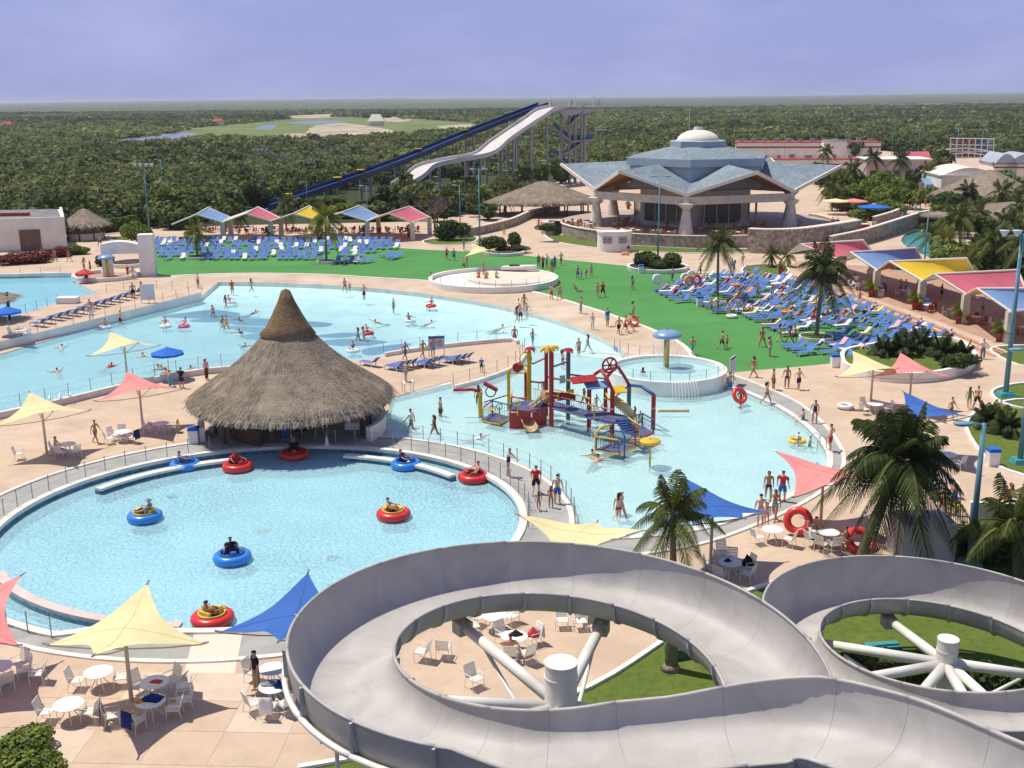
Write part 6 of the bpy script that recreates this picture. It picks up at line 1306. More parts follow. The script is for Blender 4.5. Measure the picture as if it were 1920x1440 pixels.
# ------------------------------------------------------------------ restaurant with the folded star roof
def shingle_mat():
    m = bpy.data.materials.new('blue_shingles'); m.use_nodes = True; n, l = nodes(m); b = n['Principled BSDF']; b.inputs['Roughness'].default_value = 0.85
    t = n.new('ShaderNodeTexCoord'); v = n.new('ShaderNodeTexVoronoi'); v.inputs['Scale'].default_value = 2.6; r = n.new('ShaderNodeValToRGB'); r.color_ramp.elements[0].color = (0.17, 0.23, 0.27, 1); r.color_ramp.elements[1].color = (0.31, 0.385, 0.425, 1)
    no = n.new('ShaderNodeTexNoise'); no.inputs['Scale'].default_value = 0.25; no.inputs['Detail'].default_value = 4; mx = n.new('ShaderNodeMix'); mx.data_type = 'RGBA'; mx.blend_type = 'MULTIPLY'; mx.inputs[0].default_value = 0.45; bp = n.new('ShaderNodeBump'); bp.inputs['Strength'].default_value = 0.5; bp.inputs['Distance'].default_value = 0.08
    l(t.outputs['Object'], v.inputs['Vector']); l(v.outputs['Color'], r.inputs['Fac']); l(t.outputs['Object'], no.inputs['Vector']); l(r.outputs['Color'], mx.inputs[6]); l(no.outputs['Fac'], mx.inputs[7]); l(mx.outputs[2], b.inputs['Base Color']); l(v.outputs['Distance'], bp.inputs['Height']); l(bp.outputs['Normal'], b.inputs['Normal']); return m
M_shing = shingle_mat(); M_soff = mat('orange_soffit', (0.36, 0.15, 0.05), rough=0.8, var=0.2, scale=1.5); M_bgrey = mat('blue_grey_metal', (0.36, 0.42, 0.46), rough=0.5, var=0.06, scale=0.4); M_dome = mat('cream_dome', (0.72, 0.70, 0.58), rough=0.6, var=0.05, scale=0.6)
def stone_mat():
    m = bpy.data.materials.new('rubble_stone'); m.use_nodes = True; n, l = nodes(m); b = n['Principled BSDF']; b.inputs['Roughness'].default_value = 0.9
    t = n.new('ShaderNodeTexCoord'); v = n.new('ShaderNodeTexVoronoi'); v.inputs['Scale'].default_value = 2.2; r = n.new('ShaderNodeValToRGB'); e = r.color_ramp.elements; e[0].color = (0.20, 0.15, 0.11, 1); e[1].color = (0.52, 0.46, 0.37, 1); v2 = n.new('ShaderNodeTexVoronoi'); v2.feature = 'DISTANCE_TO_EDGE'; v2.inputs['Scale'].default_value = 2.2; r2 = n.new('ShaderNodeValToRGB'); r2.color_ramp.elements[1].position = 0.09; r2.color_ramp.elements[0].color = (0.6, 0.6, 0.6, 1); mx = n.new('ShaderNodeMix'); mx.data_type = 'RGBA'; mx.blend_type = 'MULTIPLY'; mx.inputs[0].default_value = 0.7; bp = n.new('ShaderNodeBump'); bp.inputs['Strength'].default_value = 0.8; bp.inputs['Distance'].default_value = 0.1
    l(t.outputs['Object'], v.inputs['Vector']); l(t.outputs['Object'], v2.inputs['Vector']); l(v.outputs['Color'], r.inputs['Fac']); l(v2.outputs['Distance'], r2.inputs['Fac']); l(r.outputs['Color'], mx.inputs[6]); l(r2.outputs['Color'], mx.inputs[7]); l(mx.outputs[2], b.inputs['Base Color']); l(r2.outputs['Color'], bp.inputs['Height']); l(bp.outputs['Normal'], b.inputs['Normal']); return m
M_stone = stone_mat(); M_dark = mat('dark_glass', (0.07, 0.075, 0.08), rough=0.2, var=0.2, spec=0.5); M_floor = mat('restaurant_floor', (0.42, 0.34, 0.27), rough=0.6, var=0.1)
TZ = 1.4; fc = G(1285, 440, TZ); RL = 18.3; phi0 = R(-104)       # front column just left of straight ahead
RC = Vector((fc.x + 4.5, fc.y + RL * 0.995, 0))
rest = thing('restaurant', 'large restaurant pavilion with a folded blue star roof and cream dome', 'building', (RC.x, RC.y, 0))
def RP(r, a, z): return Vector((r * math.cos(a), r * math.sin(a), z))
low = [RP(RL, phi0 + k * math.pi / 3, 0) for k in range(6)]; tip = [RP((20.8, 23.2, 23.2, 23.2, 23.2, 20.8)[k], phi0 + R(30) + k * math.pi / 3, 0) for k in range(6)]
zl = ZH(RC + low[0], 364); zt = ZH(RC + tip[0], 322); rd = 12.2
zv_ = ZH(RC + RP(rd, phi0, 0), 343); zrd = zt + 0.6; zw = ZH(RC + RP(rd, phi0, 0), 314); zf = ZH(RC + RP(rd + .6, phi0, 0), 300); zc = ZH(RC + RP(4.6, phi0, 0), 276); zc2 = ZH(RC + RP(4.6, phi0, 0), 266)
for p in low: p.z = zl
for p in tip: p.z = zt
for k in range(6):
    a = phi0 + k * math.pi / 3; vi = RP(rd, a, zv_); vj = RP(rd, a + math.pi / 3, zv_); ri_ = RP(rd * 0.9, a + R(30), zrd); Lk, Lj, Tk = low[k], low[(k + 1) % 6], tip[k]
    for q in ((Lk, Tk, ri_, vi), (Tk, Lj, vj, ri_)):
        ro_ = ob('roof_fold', MB().add(q, [(0, 1, 2), (0, 2, 3)]), M_shing, rest); s_ = ro_.modifiers.new('t', 'SOLIDIFY'); s_.thickness = 0.2
        ob('soffit', MB().add([v - Vector((0, 0, 0.32)) for v in q], [(0, 1, 2), (0, 2, 3)]), M_soff, rest)
    for p, q in ((Lk, Tk), (Tk, Lj)):
        d = (q - p); L_ = d.length; X = d.normalized(); Y = Vector((0, 0, 1)).cross(X).normalized(); Z = X.cross(Y); ob('fascia', MB().box((p + q) / 2 - Vector((0, 0, 0.12)) + RP(0.15, a + R(30), 0), (L_ + 0.3, 0.28, 0.5), M=Matrix((X, Y, Z)).transposed()), M_trim, rest)
    d = Lj - Lk; ob('lintel_beam', MB().box((Lk + Lj) / 2 * 0.985 - Vector((0, 0, 0.95)), (d.length, 0.7, 1.25), rz=math.atan2(d.y, d.x)), M_beige, rest)
    c = Lk * 0.985; ob('column', MB().lathe([(1.25, TZ - 0.1), (1.0, TZ + 1.2), (0.66, TZ + 3.2), (0.58, TZ + 4.0), (0.66, zl - 2.3), (1.35, zl - 1.65), (1.4, zl - 1.45), (0.7, zl - 1.4), (0.5, zl - 0.3)], 12, (c.x, c.y, 0)), M_beige, rest, auto=35)
    # drum wall panels, upper roof
    w0, w1 = RP(rd, a, zv_ - 1.2), RP(rd, a + math.pi / 3, zv_ - 1.2); ob('drum_wall', MB().add([w0, w1, Vector((w1.x, w1.y, zw)), Vector((w0.x, w0.y, zw))], [(0, 1, 2, 3)]), M_bgrey, rest)
    e0, e1 = RP(rd + .6, a, 0), RP(rd + .6, a + math.pi / 3, 0); ob('drum_fascia', MB().add([(e0.x, e0.y, zw), (e1.x, e1.y, zw), (e1.x, e1.y, zf), (e0.x, e0.y, zf)], [(0, 1, 2, 3)]), M_bgrey, rest)
    u0, u1 = RP(4.6, a, zc), RP(4.6, a + math.pi / 3, zc); ob('upper_roof', MB().add([(e0.x, e0.y, zf), (e1.x, e1.y, zf), u1, u0], [(0, 1, 2, 3)]), M_shing, rest)
    ob('core_wall', MB().wall([RP(10.2, a, 0), RP(10.2, a + math.pi / 3, 0)], 0.3, TZ, zl - 0.2), M_beige, rest)
    g0, g1 = RP(10.45, a + R(12), 0), RP(10.45, a + R(48), 0); pn = ob('window_wall', MB().wall([g0, g1], -0.06, TZ + 0.9, TZ + 4.0), M_dark, rest)
    for j in range(4): q = g0.lerp(g1, j / 3.0); ob('mullion', MB().box((q.x * 1.012, q.y * 1.012, TZ + 2.4), (0.12, 0.12, 3.2)), M_beige, pn)
ob('cupola', MB().lathe([(4.7, zc - 0.1), (4.7, zc2), (4.5, zc2 + 0.1), (0.1, zc2 + 0.12)], 8), M_bgrey, rest); dt = ZH(RC, 243); hD = dt - zc2
ob('dome', MB().lathe([(3.55 * math.cos(R(b)), zc2 + hD * math.sin(R(b))) for b in (0, 10, 20, 32, 44, 56, 68, 78)] + [(0.02, zc2 + hD)], 28), M_dome, rest, smooth=True); ob('dome_cap', MB().cyl((0, 0, dt - 0.15), (0, 0, dt + 0.45), 0.9, 0.7, 10), M_beige, rest)
ter = [RP(23.5, phi0 + R(-75) + R(200) * i / 30, 0) for i in range(31)]
ob('terrace_floor', MB().prism([(p.x, p.y) for p in [RP(23.5, i * math.pi / 20, 0) for i in range(40)]], -0.1, TZ), M_floor, rest)
ob('terrace_wall', MB().wall(ter, 0.5, 0, TZ + 0.35), M_stone, rest); ob('terrace_coping', MB().wall([p * 1.004 for p in ter], 0.6, TZ + 0.35, TZ + 0.45), M_trim, rest)
for i in range(34):
    a = phi0 + R(rb_.uniform(-72, 62)); r_ = rb_.uniform(19.5, 22.4) if i % 3 else rb_.uniform(12, 17); p = RC + RP(r_, a, TZ); cafe_table(p, 'on the stone-walled restaurant terrace', TZ, M_wplast, M_orangewood, 3)
# stone walls: left bastion, right retaining wall, ramp bridge
def stone_wall(pix, h, label, w=0.6, z0=0.0, n=4, name='stone_wall', zt=None):
    P = GS(pix, n); zs = h if not isinstance(h, (list, tuple)) else [h[0] + (h[1] - h[0]) * i / (len(P) - 1) for i in range(len(P))]
    t = thing(name, label, 'wall', (0, 0, 0)); ob('masonry', MB().wall(P, w, z0, zs), M_stone, t); zz = zs if isinstance(zs, list) else [zs] * len(P)
    ob('coping', MB().wall([p + Vector((0, -0.05, 0)) for p in P], w + 0.1, [z for z in zz], [z + 0.15 for z in zz]), M_trim, t); return t
stone_wall([(1014, 438), (1022, 441), (1040, 441)], 2.0, 'stubby stone bastion with a planter at the ramp', 3.0); stone_wall([(1400, 474), (1440, 476), (1500, 474), (1560, 465), (1613, 455)], 3.4, 'tall rubble stone retaining wall behind the pink canopy', 1.2)
stone_wall([(1560, 470), (1620, 458), (1680, 440), (1730, 425), (1770, 420)], [2.0, 2.6], 'curving stone parapet of the ramp bridge'); stone_wall([(1640, 425), (1680, 412), (1700, 400)], 1.6, 'stone parapet on the far side of the ramp bridge', 0.5)
stone_wall([(860, 446), (900, 440), (960, 425), (1000, 408), (1050, 398)], 1.3, 'pale low wall of the path up to the thatched hall', 0.5)
# ticket kiosk
KP = G(1152, 470); ki = thing('ticket_kiosk', 'small white half-round kiosk with grid windows below the terrace', 'kiosk', (KP.x, KP.y, 0), R(4))
kp = [(-2.5, 0.6)] + [(2.5 * math.sin(R(b)), -1.9 * math.cos(R(b))) for b in range(-80, 81, 10)] + [(2.5, 0.6)]
ob('wall', MB().prism(kp, 0, 2.75), M_white, ki); ob('roof_slab', MB().prism([(x * 1.05, y * 1.05) for x, y in kp], 2.75, 3.0), M_white, ki)
for b in (-32, 22):
    x, y = 2.5 * math.sin(R(b)), -1.9 * math.cos(R(b)); wv = ob('window', MB().box((x, y - 0.02, 1.75), (1.35, 0.12, 0.95), rz=R(b * 0.75)), M_dark, ki)
    for q in range(5): ob('glazing_bar', MB().box((x + (q - 2) * 0.32 * math.cos(R(b * .75)), y - 0.1 + (q - 2) * 0.32 * math.sin(R(b * .75)), 1.75), (0.05, 0.04, 0.98), rz=R(b * 0.75)), M_white, wv)
    for q in (-1, 0, 1): ob('glazing_bar', MB().box((x, y - 0.1, 1.75 + q * 0.33), (1.38, 0.04, 0.05), rz=R(b * 0.75)), M_white, wv)
ob('door', MB().box((2.1, -0.9, 1.3), (0.5, 0.1, 1.3), rz=R(55)), M_dark, ki)
# ------------------------------------------------------------------ left buildings
M_bwall = mat('cream_stucco', (0.78, 0.74, 0.63), rough=0.85, var=0.07, scale=0.5, bump=0.08); M_broof = mat('grey_roof_felt', (0.20, 0.19, 0.20), rough=0.9, var=0.2, scale=0.4); M_rroof = mat('red_roof', (0.34, 0.10, 0.07), rough=0.85, var=0.15, scale=0.4)
nr = G(127, 468); hB = ZH(nr, 411); lb = thing('service_building', 'long cream flat-roofed building with a brown gate beside the lagoon pool', 'building', (nr.x, nr.y, 0), R(3))
ob('wall', MB().prism([(-44, -5.5), (0, 0), (-6, 17), (-44, 17)], 0, hB), M_bwall, lb); ob('roof', MB().prism([(-43.5, -4.8), (-0.6, 0.6), (-6.5, 16.4), (-43.5, 16.4)], hB + 0.004, hB + 0.05), M_broof, lb); ob('parapet', MB().wall([Vector((-44, -5.5)), Vector((0, 0)), Vector((-6, 17))], 0.4, hB, hB + 0.35), M_bwall, lb); ob('red_skylight', MB().box((-12, 6, hB + 0.3), (9, 1.2, 0.5)), M_rroof, lb)
M_gate = mat('brown_gate', (0.16, 0.10, 0.07), rough=0.7, var=0.15); ob('gate', MB().box((-5.2, -0.75, 1.6), (3.0, 0.14, 3.2), rz=R(7)), M_gate, lb)
def palapa(px, py, r, h0, ytop, label, n=36, ax=(1, 1), z0=0.0, straw=1500, posts=8, rz=0.0):
    p = G(px, py, z0); t = thing('thatched_hut', label, 'hut', (p.x, p.y, z0), rz); ht = ZH(p, ytop) - z0; H = ht - h0
    thatch_roof(t, [(0.05, ht), (r * 0.12, ht - 0.06 * H), (r * 0.32, ht - 0.26 * H), (r * 0.6, h0 + 0.42 * H), (r * 0.85, h0 + 0.16 * H), (r, h0)], n, straw, True, int(px), ax, 0.35, 0.9, 0.06)
    for k in range(posts):
        a = k * 2 * math.pi / posts; ob('post', MB().cyl((r * .75 * ax[0] * math.cos(a), r * .75 * ax[1] * math.sin(a), 0), (r * .75 * ax[0] * math.cos(a), r * .75 * ax[1] * math.sin(a), h0 + 0.3), 0.14), M_wood, t)
    ob('floor', MB().cyl((0, 0, 0.0), (0, 0, 0.06), r * 0.7 * min(ax), n=24), M_floor, t); return t
hl_ = palapa(162, 448, 3.9, 2.6, 391, 'thatched hut behind the cream service building'); ob('counter', MB().cyl((0, 0, 0.06), (0, 0, 1.1), 3.0, n=20), M_beige, hl_)
palapa(-18, 600, 2.6, 2.3, 548, 'small thatched shelter at the edge of the lagoon pool', z0=0.8)
palapa(1020, 402, 10.0, 2.6, 339, 'long low thatched hall beside the restaurant', 40, (1.15, 0.8), straw=2500, posts=12)
palapa(1848, 392, 10.5, 3.0, 318, 'tall thatched hall behind the ramp bridge', 40, straw=2500, posts=10); palapa(1900, 425, 13.0, 2.2, 378, 'broad low thatched roof above the lazy river', 40, (1.3, 0.7), straw=2500, posts=12)
# hedges and the gate-side buildings far right
def block(px0, px1, pyb, pyt, depth, label, wall=M_bwall, roof=M_rroof, kind='building', rooftop=0, red=0.0, z0=0.0, rz=0.0):
    a, b = G(px0, pyb), G(px1, pyb); h = ZH((a + b) / 2, pyt); L_ = (b - a).length; t = thing('building', label, kind, (a.x, a.y, 0), math.atan2(b.y - a.y, b.x - a.x) + rz)
    ob('wall', MB().box((L_ / 2, depth / 2, h / 2), (L_, depth, h)), wall, t)
    ob('roof', MB().box((L_ / 2, depth / 2, h + 0.12), (L_ + 0.6, depth + 0.6, 0.24)), roof, t)
    if red: ob('tiled_band', MB().add([(-.3, -0.4, h - red), (L_ + .3, -0.4, h - red), (L_ + .3, 1.2, h + 0.5), (-.3, 1.2, h + 0.5)], [(0, 1, 2, 3)]), M_rroof, t)
    for k in range(rooftop): ob('rooftop_unit', MB().box((L_ * (k + .5) / rooftop, depth * rb_.uniform(.3, .7), h + 0.7), (rb_.uniform(1, 2.2), 1.4, rb_.uniform(0.8, 1.4))), M_bgrey, t)
    return t, L_, h
block(1395, 1640, 322, 300, 14, 'long low cream building with a red tiled edge behind the restaurant', rooftop=9, red=1.6, roof=M_rroof); block(1380, 1650, 296, 268, 16, 'far long shop building with red roof and rooftop units', rooftop=12, red=1.8, roof=M_rroof); block(1170, 1270, 302, 288, 12, 'low grey-roofed service block behind the star roof', roof=M_broof, rooftop=3)
tk = G(1562, 300); tkh = ZH(tk, 264); tank = thing('water_tank', 'round pale water tank beyond the red roofs', 'tank', (tk.x, tk.y, 0)); ob('shell', MB().cyl((0, 0, 0), (0, 0, tkh), 4.3, n=28), M_bwall, tank, auto=40); ob('lid', MB().lathe([(4.5, tkh), (4.4, tkh + .25), (0.05, tkh + 0.5)], 28), M_broof, tank)
M_pale = mat('pale_pink_render', (0.60, 0.47, 0.42), rough=0.85, var=0.08)
t_, L_, h_ = block(1622, 1742, 352, 300, 12, 'pale pink shop front behind the two crown palms', wall=M_pale, roof=M_bwall); 
for k in range(5): ob('window', MB().box((L_ * (k + .6) / 5.4, -0.05, h_ * 0.45), (L_ * 0.1, 0.12, h_ * 0.35)), M_dark, t_)
t_, L_, h_ = block(1762, 1868, 378, 330, 16, 'cream gift shop with a vaulted end and striped porch', roof=M_bwall); ob('vault', MB().add([(L_ * 0.0 + (L_ * 1.0) * i / 12, y, h_ + 1.7 * math.sin(math.pi * i / 12)) for y in (0.5, 15) for i in range(13)], [(i, i + 1, 14 + i, 13 + i) for i in range(12)] + [tuple(range(13)), tuple(range(25, 12, -1))]), M_trim, t_)
gp = G(1752, 372); pr_ = thing('gift_porch', 'small porch with pale blue awning and yellow sun emblem', 'porch', (gp.x, gp.y, 0)); ob('awning', MB().add([(-3, -2, 3.2), (3, -2, 3.2), (3, 1, 4.3), (-3, 1, 4.3)], [(0, 1, 2, 3)]), M_can['blue'], pr_); ob('sun_emblem', MB().cyl((0, -2.1, 3.3), (0, -2.0, 3.35), 1.0, n=20), M_can['yellow'], pr_)
for x in (-2.9, 2.9): ob('pillar', MB().cyl((x, -1.9, 0), (x, -1.9, 3.3), 0.25), M_white, pr_)
ob('back_wall', MB().box((0, 1.2, 1.7), (6, 0.3, 3.4)), M_pale, pr_); ob('display', MB().box((0.6, 0.8, 1.2), (4, 0.4, 2.0)), M_rroof, pr_)
ye = G(1720, 335); yk = thing('striped_stall', 'small stall with a pink and yellow striped roof', 'stall', (ye.x, ye.y, 0), R(10)); ob('roof_panel', MB().add([(-4, -1, 3), (4, -1, 3), (4.8, 2, 5), (-3.2, 2, 5)], [(0, 1, 2, 3)]), M_can['yellow'], yk); ob('roof_panel', MB().add([(-3.2, 2.02, 5.01), (4.8, 2.02, 5.01), (5.6, 5, 7), (-2.4, 5, 7)], [(0, 1, 2, 3)]), M_can['pink'], yk); ob('wall', MB().box((0.8, 2.4, 1.6), (7, 4, 3.2)), M_bwall, yk)
for k, (x0, x1, lb_) in enumerate(((1862, 1905, 'first grey vaulted hall beyond the gift shop'), (1884, 1960, 'second grey vaulted hall beyond the gift shop'))):
    t_, L_, h_ = block(x0, x1, 336, 308, 14, lb_, roof=M_broof, red=1.0); ob('vault', MB().add([((L_) * i / 12, y, h_ + 2.8 * math.sin(math.pi * i / 12)) for y in (-0.3, 14) for i in range(13)], [(i, i + 1, 14 + i, 13 + i) for i in range(12)] + [tuple(range(13)), tuple(range(25, 12, -1))]), M_bgrey, t_)
# sign gantry on posts
sg = G(1810, 318); sY = sg.y; gan = thing('sign_gantry', 'tall white grid gantry with small coloured panels near the entrance', 'sign', (0, 0, 0))
for i in range(8): x = 1781 + i * 11.6; ob('upright', MB().cyl(GY(x, 294, sY), GY(x + 2, 259, sY), 0.14), M_wplast, gan)
for y in (259, 271, 283, 294): ob('rail', MB().cyl(GY(1781, y, sY), GY(1864, y + 1.5, sY), 0.12), M_wplast, gan)
for i in range(7):
    for j in range(3): q = GY(1787.5 + i * 11.6, 265 + j * 11.5, sY + 0.2); ob('colour_panel', MB().box(tuple(q), (1.0, 0.06, 0.95)), (M_rroof, M_rroof, M_redplast, M_tpot, M_pb, M_pb, M_mush)[i], gan)
for (x0, y0), (x1, y1), (xm, ym) in (((1757, 282), (1860, 284), (1810, 277)), ((1782, 289), (1845, 290), (1815, 286))): ob('curved_beam', MB().tube([GY(x0, y0, sY), GY(xm, ym, sY), GY(x1, y1, sY)], 0.2, 6), M_wplast, gan)
for x in (1792, 1846): q = GY(x, 295, sY); ob('post', MB().cyl((q.x, q.y, 0), q, 0.25), M_wplast, gan)
# ------------------------------------------------------------------ far slide tower
M_conc = mat('grey_concrete', (0.36, 0.36, 0.33), rough=0.85, var=0.12, scale=0.5); M_chute = mat('white_chute', (0.58, 0.55, 0.52), rough=0.5, var=0.1, scale=0.3); M_bchute = mat('blue_chute', (0.05, 0.17, 0.55), rough=0.4, var=0.12, scale=0.2); M_bchute2 = mat('dark_blue_chute', (0.018, 0.03, 0.085), rough=0.4, var=0.1)
TY = 300.0; tw = thing('slide_tower', 'concrete stair tower at the head of the two far slides', 'tower', (0, 0, 0)); zt_ = GY(1080, 200, TY).z
for x in (1052, 1068, 1079, 1091, 1097):
    for dy in (0, 5): q = GY(x, 204, TY + dy); ob('column', MB().cyl((q.x, q.y, 0), (q.x, q.y, zt_), 0.42, n=10), M_conc, tw)
a, b = GY(1043, 200, TY - 1), GY(1127, 200, TY - 1); ob('platform', MB().box(((a.x + b.x) / 2, TY + 2.5, zt_ - 0.3), (b.x - a.x, 8, 0.5)), M_conc, tw); ob('truss', MB().add([(a.x, TY - 1, zt_ - .6), (b.x, TY - 1, zt_ - .6), (b.x - 3, TY - 1, zt_ - 1.6), (a.x + 2, TY - 1, zt_ - 2.4), (a.x, TY + 5, zt_ - .6), (b.x, TY + 5, zt_ - .6), (b.x - 3, TY + 5, zt_ - 1.6), (a.x + 2, TY + 5, zt_ - 2.4)], [(0, 1, 2, 3), (7, 6, 5, 4), (3, 2, 6, 7)]), M_steel, tw)
for x in (1031, 1067, 1078, 1113): q = GY(x, 199, TY); ob('mast', MB().cyl((q.x, q.y, zt_), (q.x, q.y, zt_ + 3.2), 0.14), M_wplast, tw)
for k in range(14): q = a.lerp(b, k / 13); ob('guard_post', MB().cyl((q.x, q.y, zt_), (q.x, q.y, zt_ + 1.1), 0.05), M_steel, tw)
ob('guard_rail', MB().cyl((a.x, a.y, zt_ + 1.1), (b.x, b.y, zt_ + 1.1), 0.05), M_steel, tw)
M_sblue = mat('stair_blue', (0.10, 0.20, 0.30), rough=0.6, var=0.1)
for (x0, y0), (x1, y1) in (((1113, 261), (1072, 264)), ((1072, 264), (1038, 237)), ((1075, 318), (1040, 288)), ((1038, 288), (1032, 287)), ((1095, 207), (1065, 237)), ((1095, 263), (1060, 290))):
    p, q = GY(x0, y0, TY - 1.5), GY(x1, y1, TY - 1.5); d = q - p; st_ = ob('stair_flight', MB().add([p, q, q + Vector((0, 2.2, 0)), p + Vector((0, 2.2, 0)), p - Vector((0, 0, .45)), q - Vector((0, 0, .45)), q + Vector((0, 2.2, -.45)), p + Vector((0, 2.2, -.45))], [(0, 1, 2, 3), (7, 6, 5, 4), (0, 4, 5, 1), (2, 6, 7, 3)]), M_conc, tw)
    ob('stair_screen', MB().add([p + Vector((0, 2.2, 0)), q + Vector((0, 2.2, 0)), q + Vector((0, 2.2, 1.3)), p + Vector((0, 2.2, 1.3))], [(0, 1, 2, 3)]), M_sblue, tw)
for y in (240, 266, 292): p, q = GY(1052, y, TY), GY(1097, y - 1, TY); ob('cross_beam', MB().cyl(p, q, 0.25), M_conc, tw)
def chute(name, label, pix, Ys, w, wall_h, m, mw, cols, colm=M_conc, centre=False):
    P = spline([GY(x, y, Y) for (x, y), Y in zip(pix, Ys)], 6); t = thing(name, label, 'water slide', (0, 0, 0)); vs = []; n_ = len(P)
    for i, p in enumerate(P):
        d = P[min(i + 1, n_ - 1)] - P[max(i - 1, 0)]; d.z = 0; d.normalize(); s_ = Vector((-d.y, d.x, 0)) * (w / 2)
        vs += [p - s_ + Vector((0, 0, wall_h)), p - s_, p + s_, p + s_ + Vector((0, 0, wall_h)), p - s_ * 1.05 - Vector((0, 0, .35)), p + s_ * 1.05 - Vector((0, 0, .35))]
    fl = MB().add(vs, [(i * 6 + 1, i * 6 + 7, i * 6 + 8, i * 6 + 2) for i in range(n_ - 1)]); ob('chute_floor', fl, m, t, smooth=True)
    wl = MB().add(vs, [f for i in range(n_ - 1) for f in ((i * 6, i * 6 + 6, i * 6 + 7, i * 6 + 1), (i * 6 + 2, i * 6 + 8, i * 6 + 9, i * 6 + 3), (i * 6 + 1, i * 6 + 7, i * 6 + 10, i * 6 + 4), (i * 6 + 2, i * 6 + 8, i * 6 + 11, i * 6 + 5))]); wo_ = ob('side_wall', wl, mw, t); q = wo_.modifiers.new('t', 'SOLIDIFY'); q.thickness = 0.12
    ob('underside', MB().add(vs, [(i * 6 + 4, i * 6 + 5, i * 6 + 11, i * 6 + 10) for i in range(n_ - 1)]), colm, t)
    if centre: ob('divider', MB().tube([p + Vector((0, 0, 0.15)) for p in P], 0.16, 5), mw, t)
    for k in cols:
        i = int(k * (n_ - 1)); p = P[i]; d = P[min(i + 1, n_ - 1)] - P[max(i - 1, 0)]; d.z = 0; d.normalize(); s_ = Vector((-d.y, d.x, 0)) * (w * 0.42)
        for q in (p - s_, p + s_): ob('support_column', MB().cyl((q.x, q.y, 0), (q.x, q.y, q.z - 0.3), 0.32, n=8), colm, t)
        for zz in (0.35, 0.65): ob('cross_bar', MB().cyl((p.x - s_.x, p.y - s_.y, p.z * zz), (p.x + s_.x, p.y + s_.y, p.z * zz), 0.16, n=6), colm, t)
    return t, P
chute('wave_slide', 'wide white wavy slide running down from the tower', [(748, 348), (775, 332), (800, 312), (850, 300), (905, 289), (935, 266), (965, 245), (1000, 222), (1022, 207), (1045, 201)], [252, 256, 260, 266, 273, 279, 284, 290, 295, 300], 5.2, 0.7, M_chute, M_chute, (0.42, 0.52, 0.62, 0.74, 0.84))
bt_, bP = chute('straight_slide', 'long straight blue double slide with yellow markers', [(490, 392), (620, 348), (750, 303), (880, 250), (1018, 197)], [222, 243, 264, 285, 307], 3.4, 0.75, M_bchute, M_bchute2, (0.15, 0.28, 0.4, 0.52, 0.64, 0.76, 0.88), centre=True)
for k in (0.15, 0.31, 0.41, 0.62, 0.79):
    p = bP[int(k * (len(bP) - 1))]; ob('yellow_marker', MB().cyl(p + Vector((-1.2, 1.2, 0.75)), p + Vector((-1.2, 1.2, 0.95)), 1.0, n=12), M_can['yellow'], bt_)
# ------------------------------------------------------------------ palms, shrubs, hedges, trees
M_palm = leaf_mat('palm_leaflets', (0.035, 0.060, 0.012), (0.17, 0.19, 0.045), 0.3); M_palmy = leaf_mat('yellow_palm_leaflets', (0.10, 0.13, 0.02), (0.32, 0.30, 0.06), 0.3); M_palmd = leaf_mat('dark_palm_leaflets', (0.020, 0.036, 0.010), (0.10, 0.125, 0.035), 0.25)
M_bark = mat('palm_bark', (0.23, 0.19, 0.15), rough=0.9, var=0.25, scale=6, bump=0.5, bscale=12)
M_shrub = leaf_mat('shrub_leaves', (0.020, 0.038, 0.010), (0.10, 0.15, 0.03), 0.25); M_shruby = leaf_mat('bright_shrub_leaves', (0.06, 0.10, 0.015), (0.24, 0.30, 0.06), 0.3); M_flow = leaf_mat('red_flower_shrub', (0.07, 0.035, 0.012), (0.28, 0.05, 0.05), 0.2)
pg = np.random.default_rng(5)
def frond_mesh(L, rise, droop, m, seed, nl=38, lw=0.034, ll=0.62):
    r = np.random.default_rng(seed); pts = []
    for i in range(13):
        t = i / 12; pts.append(Vector((L * (t * math.cos(rise) - 0.10 * droop * t * t), 0, L * (math.sin(rise) * t - droop * t ** 2.1))))
    quads = []; ton = []
    for i in range(12):   # rachis
        a, b = pts[i], pts[i + 1]; w = 0.035 * (1 - i / 13)
        quads += [a + Vector((0, -w, 0)), a + Vector((0, w, 0)), b + Vector((0, w * .9, 0)), b + Vector((0, -w * .9, 0))]; ton.append(0.8)
    for i in range(nl):
        t = 0.10 + 0.90 * (i + 0.5) / nl; k = min(11, int(t * 12)); f = t * 12 - k; p = pts[k].lerp(pts[min(k + 1, 12)], f); d = (pts[min(k + 1, 12)] - pts[k]).normalized()
        ln = L * 0.27 * ll / 0.62 * math.sin(math.pi * min(0.98, 0.12 + t * 0.86)) ** 0.6
        for s in (-1, 1):
            dirv = (d * (0.55 + 0.3 * t) + Vector((0, s, 0)) * 0.8 + Vector((0, 0, -0.45 - 0.35 * float(r.random())))).normalized(); e = p + dirv * ln; e.z -= 0.22 * ln
            mid_ = p + dirv * ln * 0.5; wv = d * lw * (L / 3)
            quads += [p - wv * 0.6, p + wv * 0.6, mid_ + wv, mid_ - wv, mid_ - wv, mid_ + wv, e + wv * 0.15, e - wv * 0.15]; tt_ = 0.45 + 0.2 * float(r.normal()); ton += [tt_, tt_ - 0.05]
    me = leaf_mesh('frond', [np.array([tuple(q) for q in quads])], [np.clip(np.array(ton), 0, 1)]); me.materials.append(m); return me
FR = {}
def fronds(key, m):
    if key not in FR:
        FR[key] = [frond_mesh(1.0, R(e), dr, m, 10 + i) for i, (e, dr) in enumerate(((72, 0.18), (58, 0.40), (42, 0.62), (24, 0.72), (6, 0.80), (-18, 0.75), (-42, 0.55)))]
    return FR[key]
PALMN = [0]
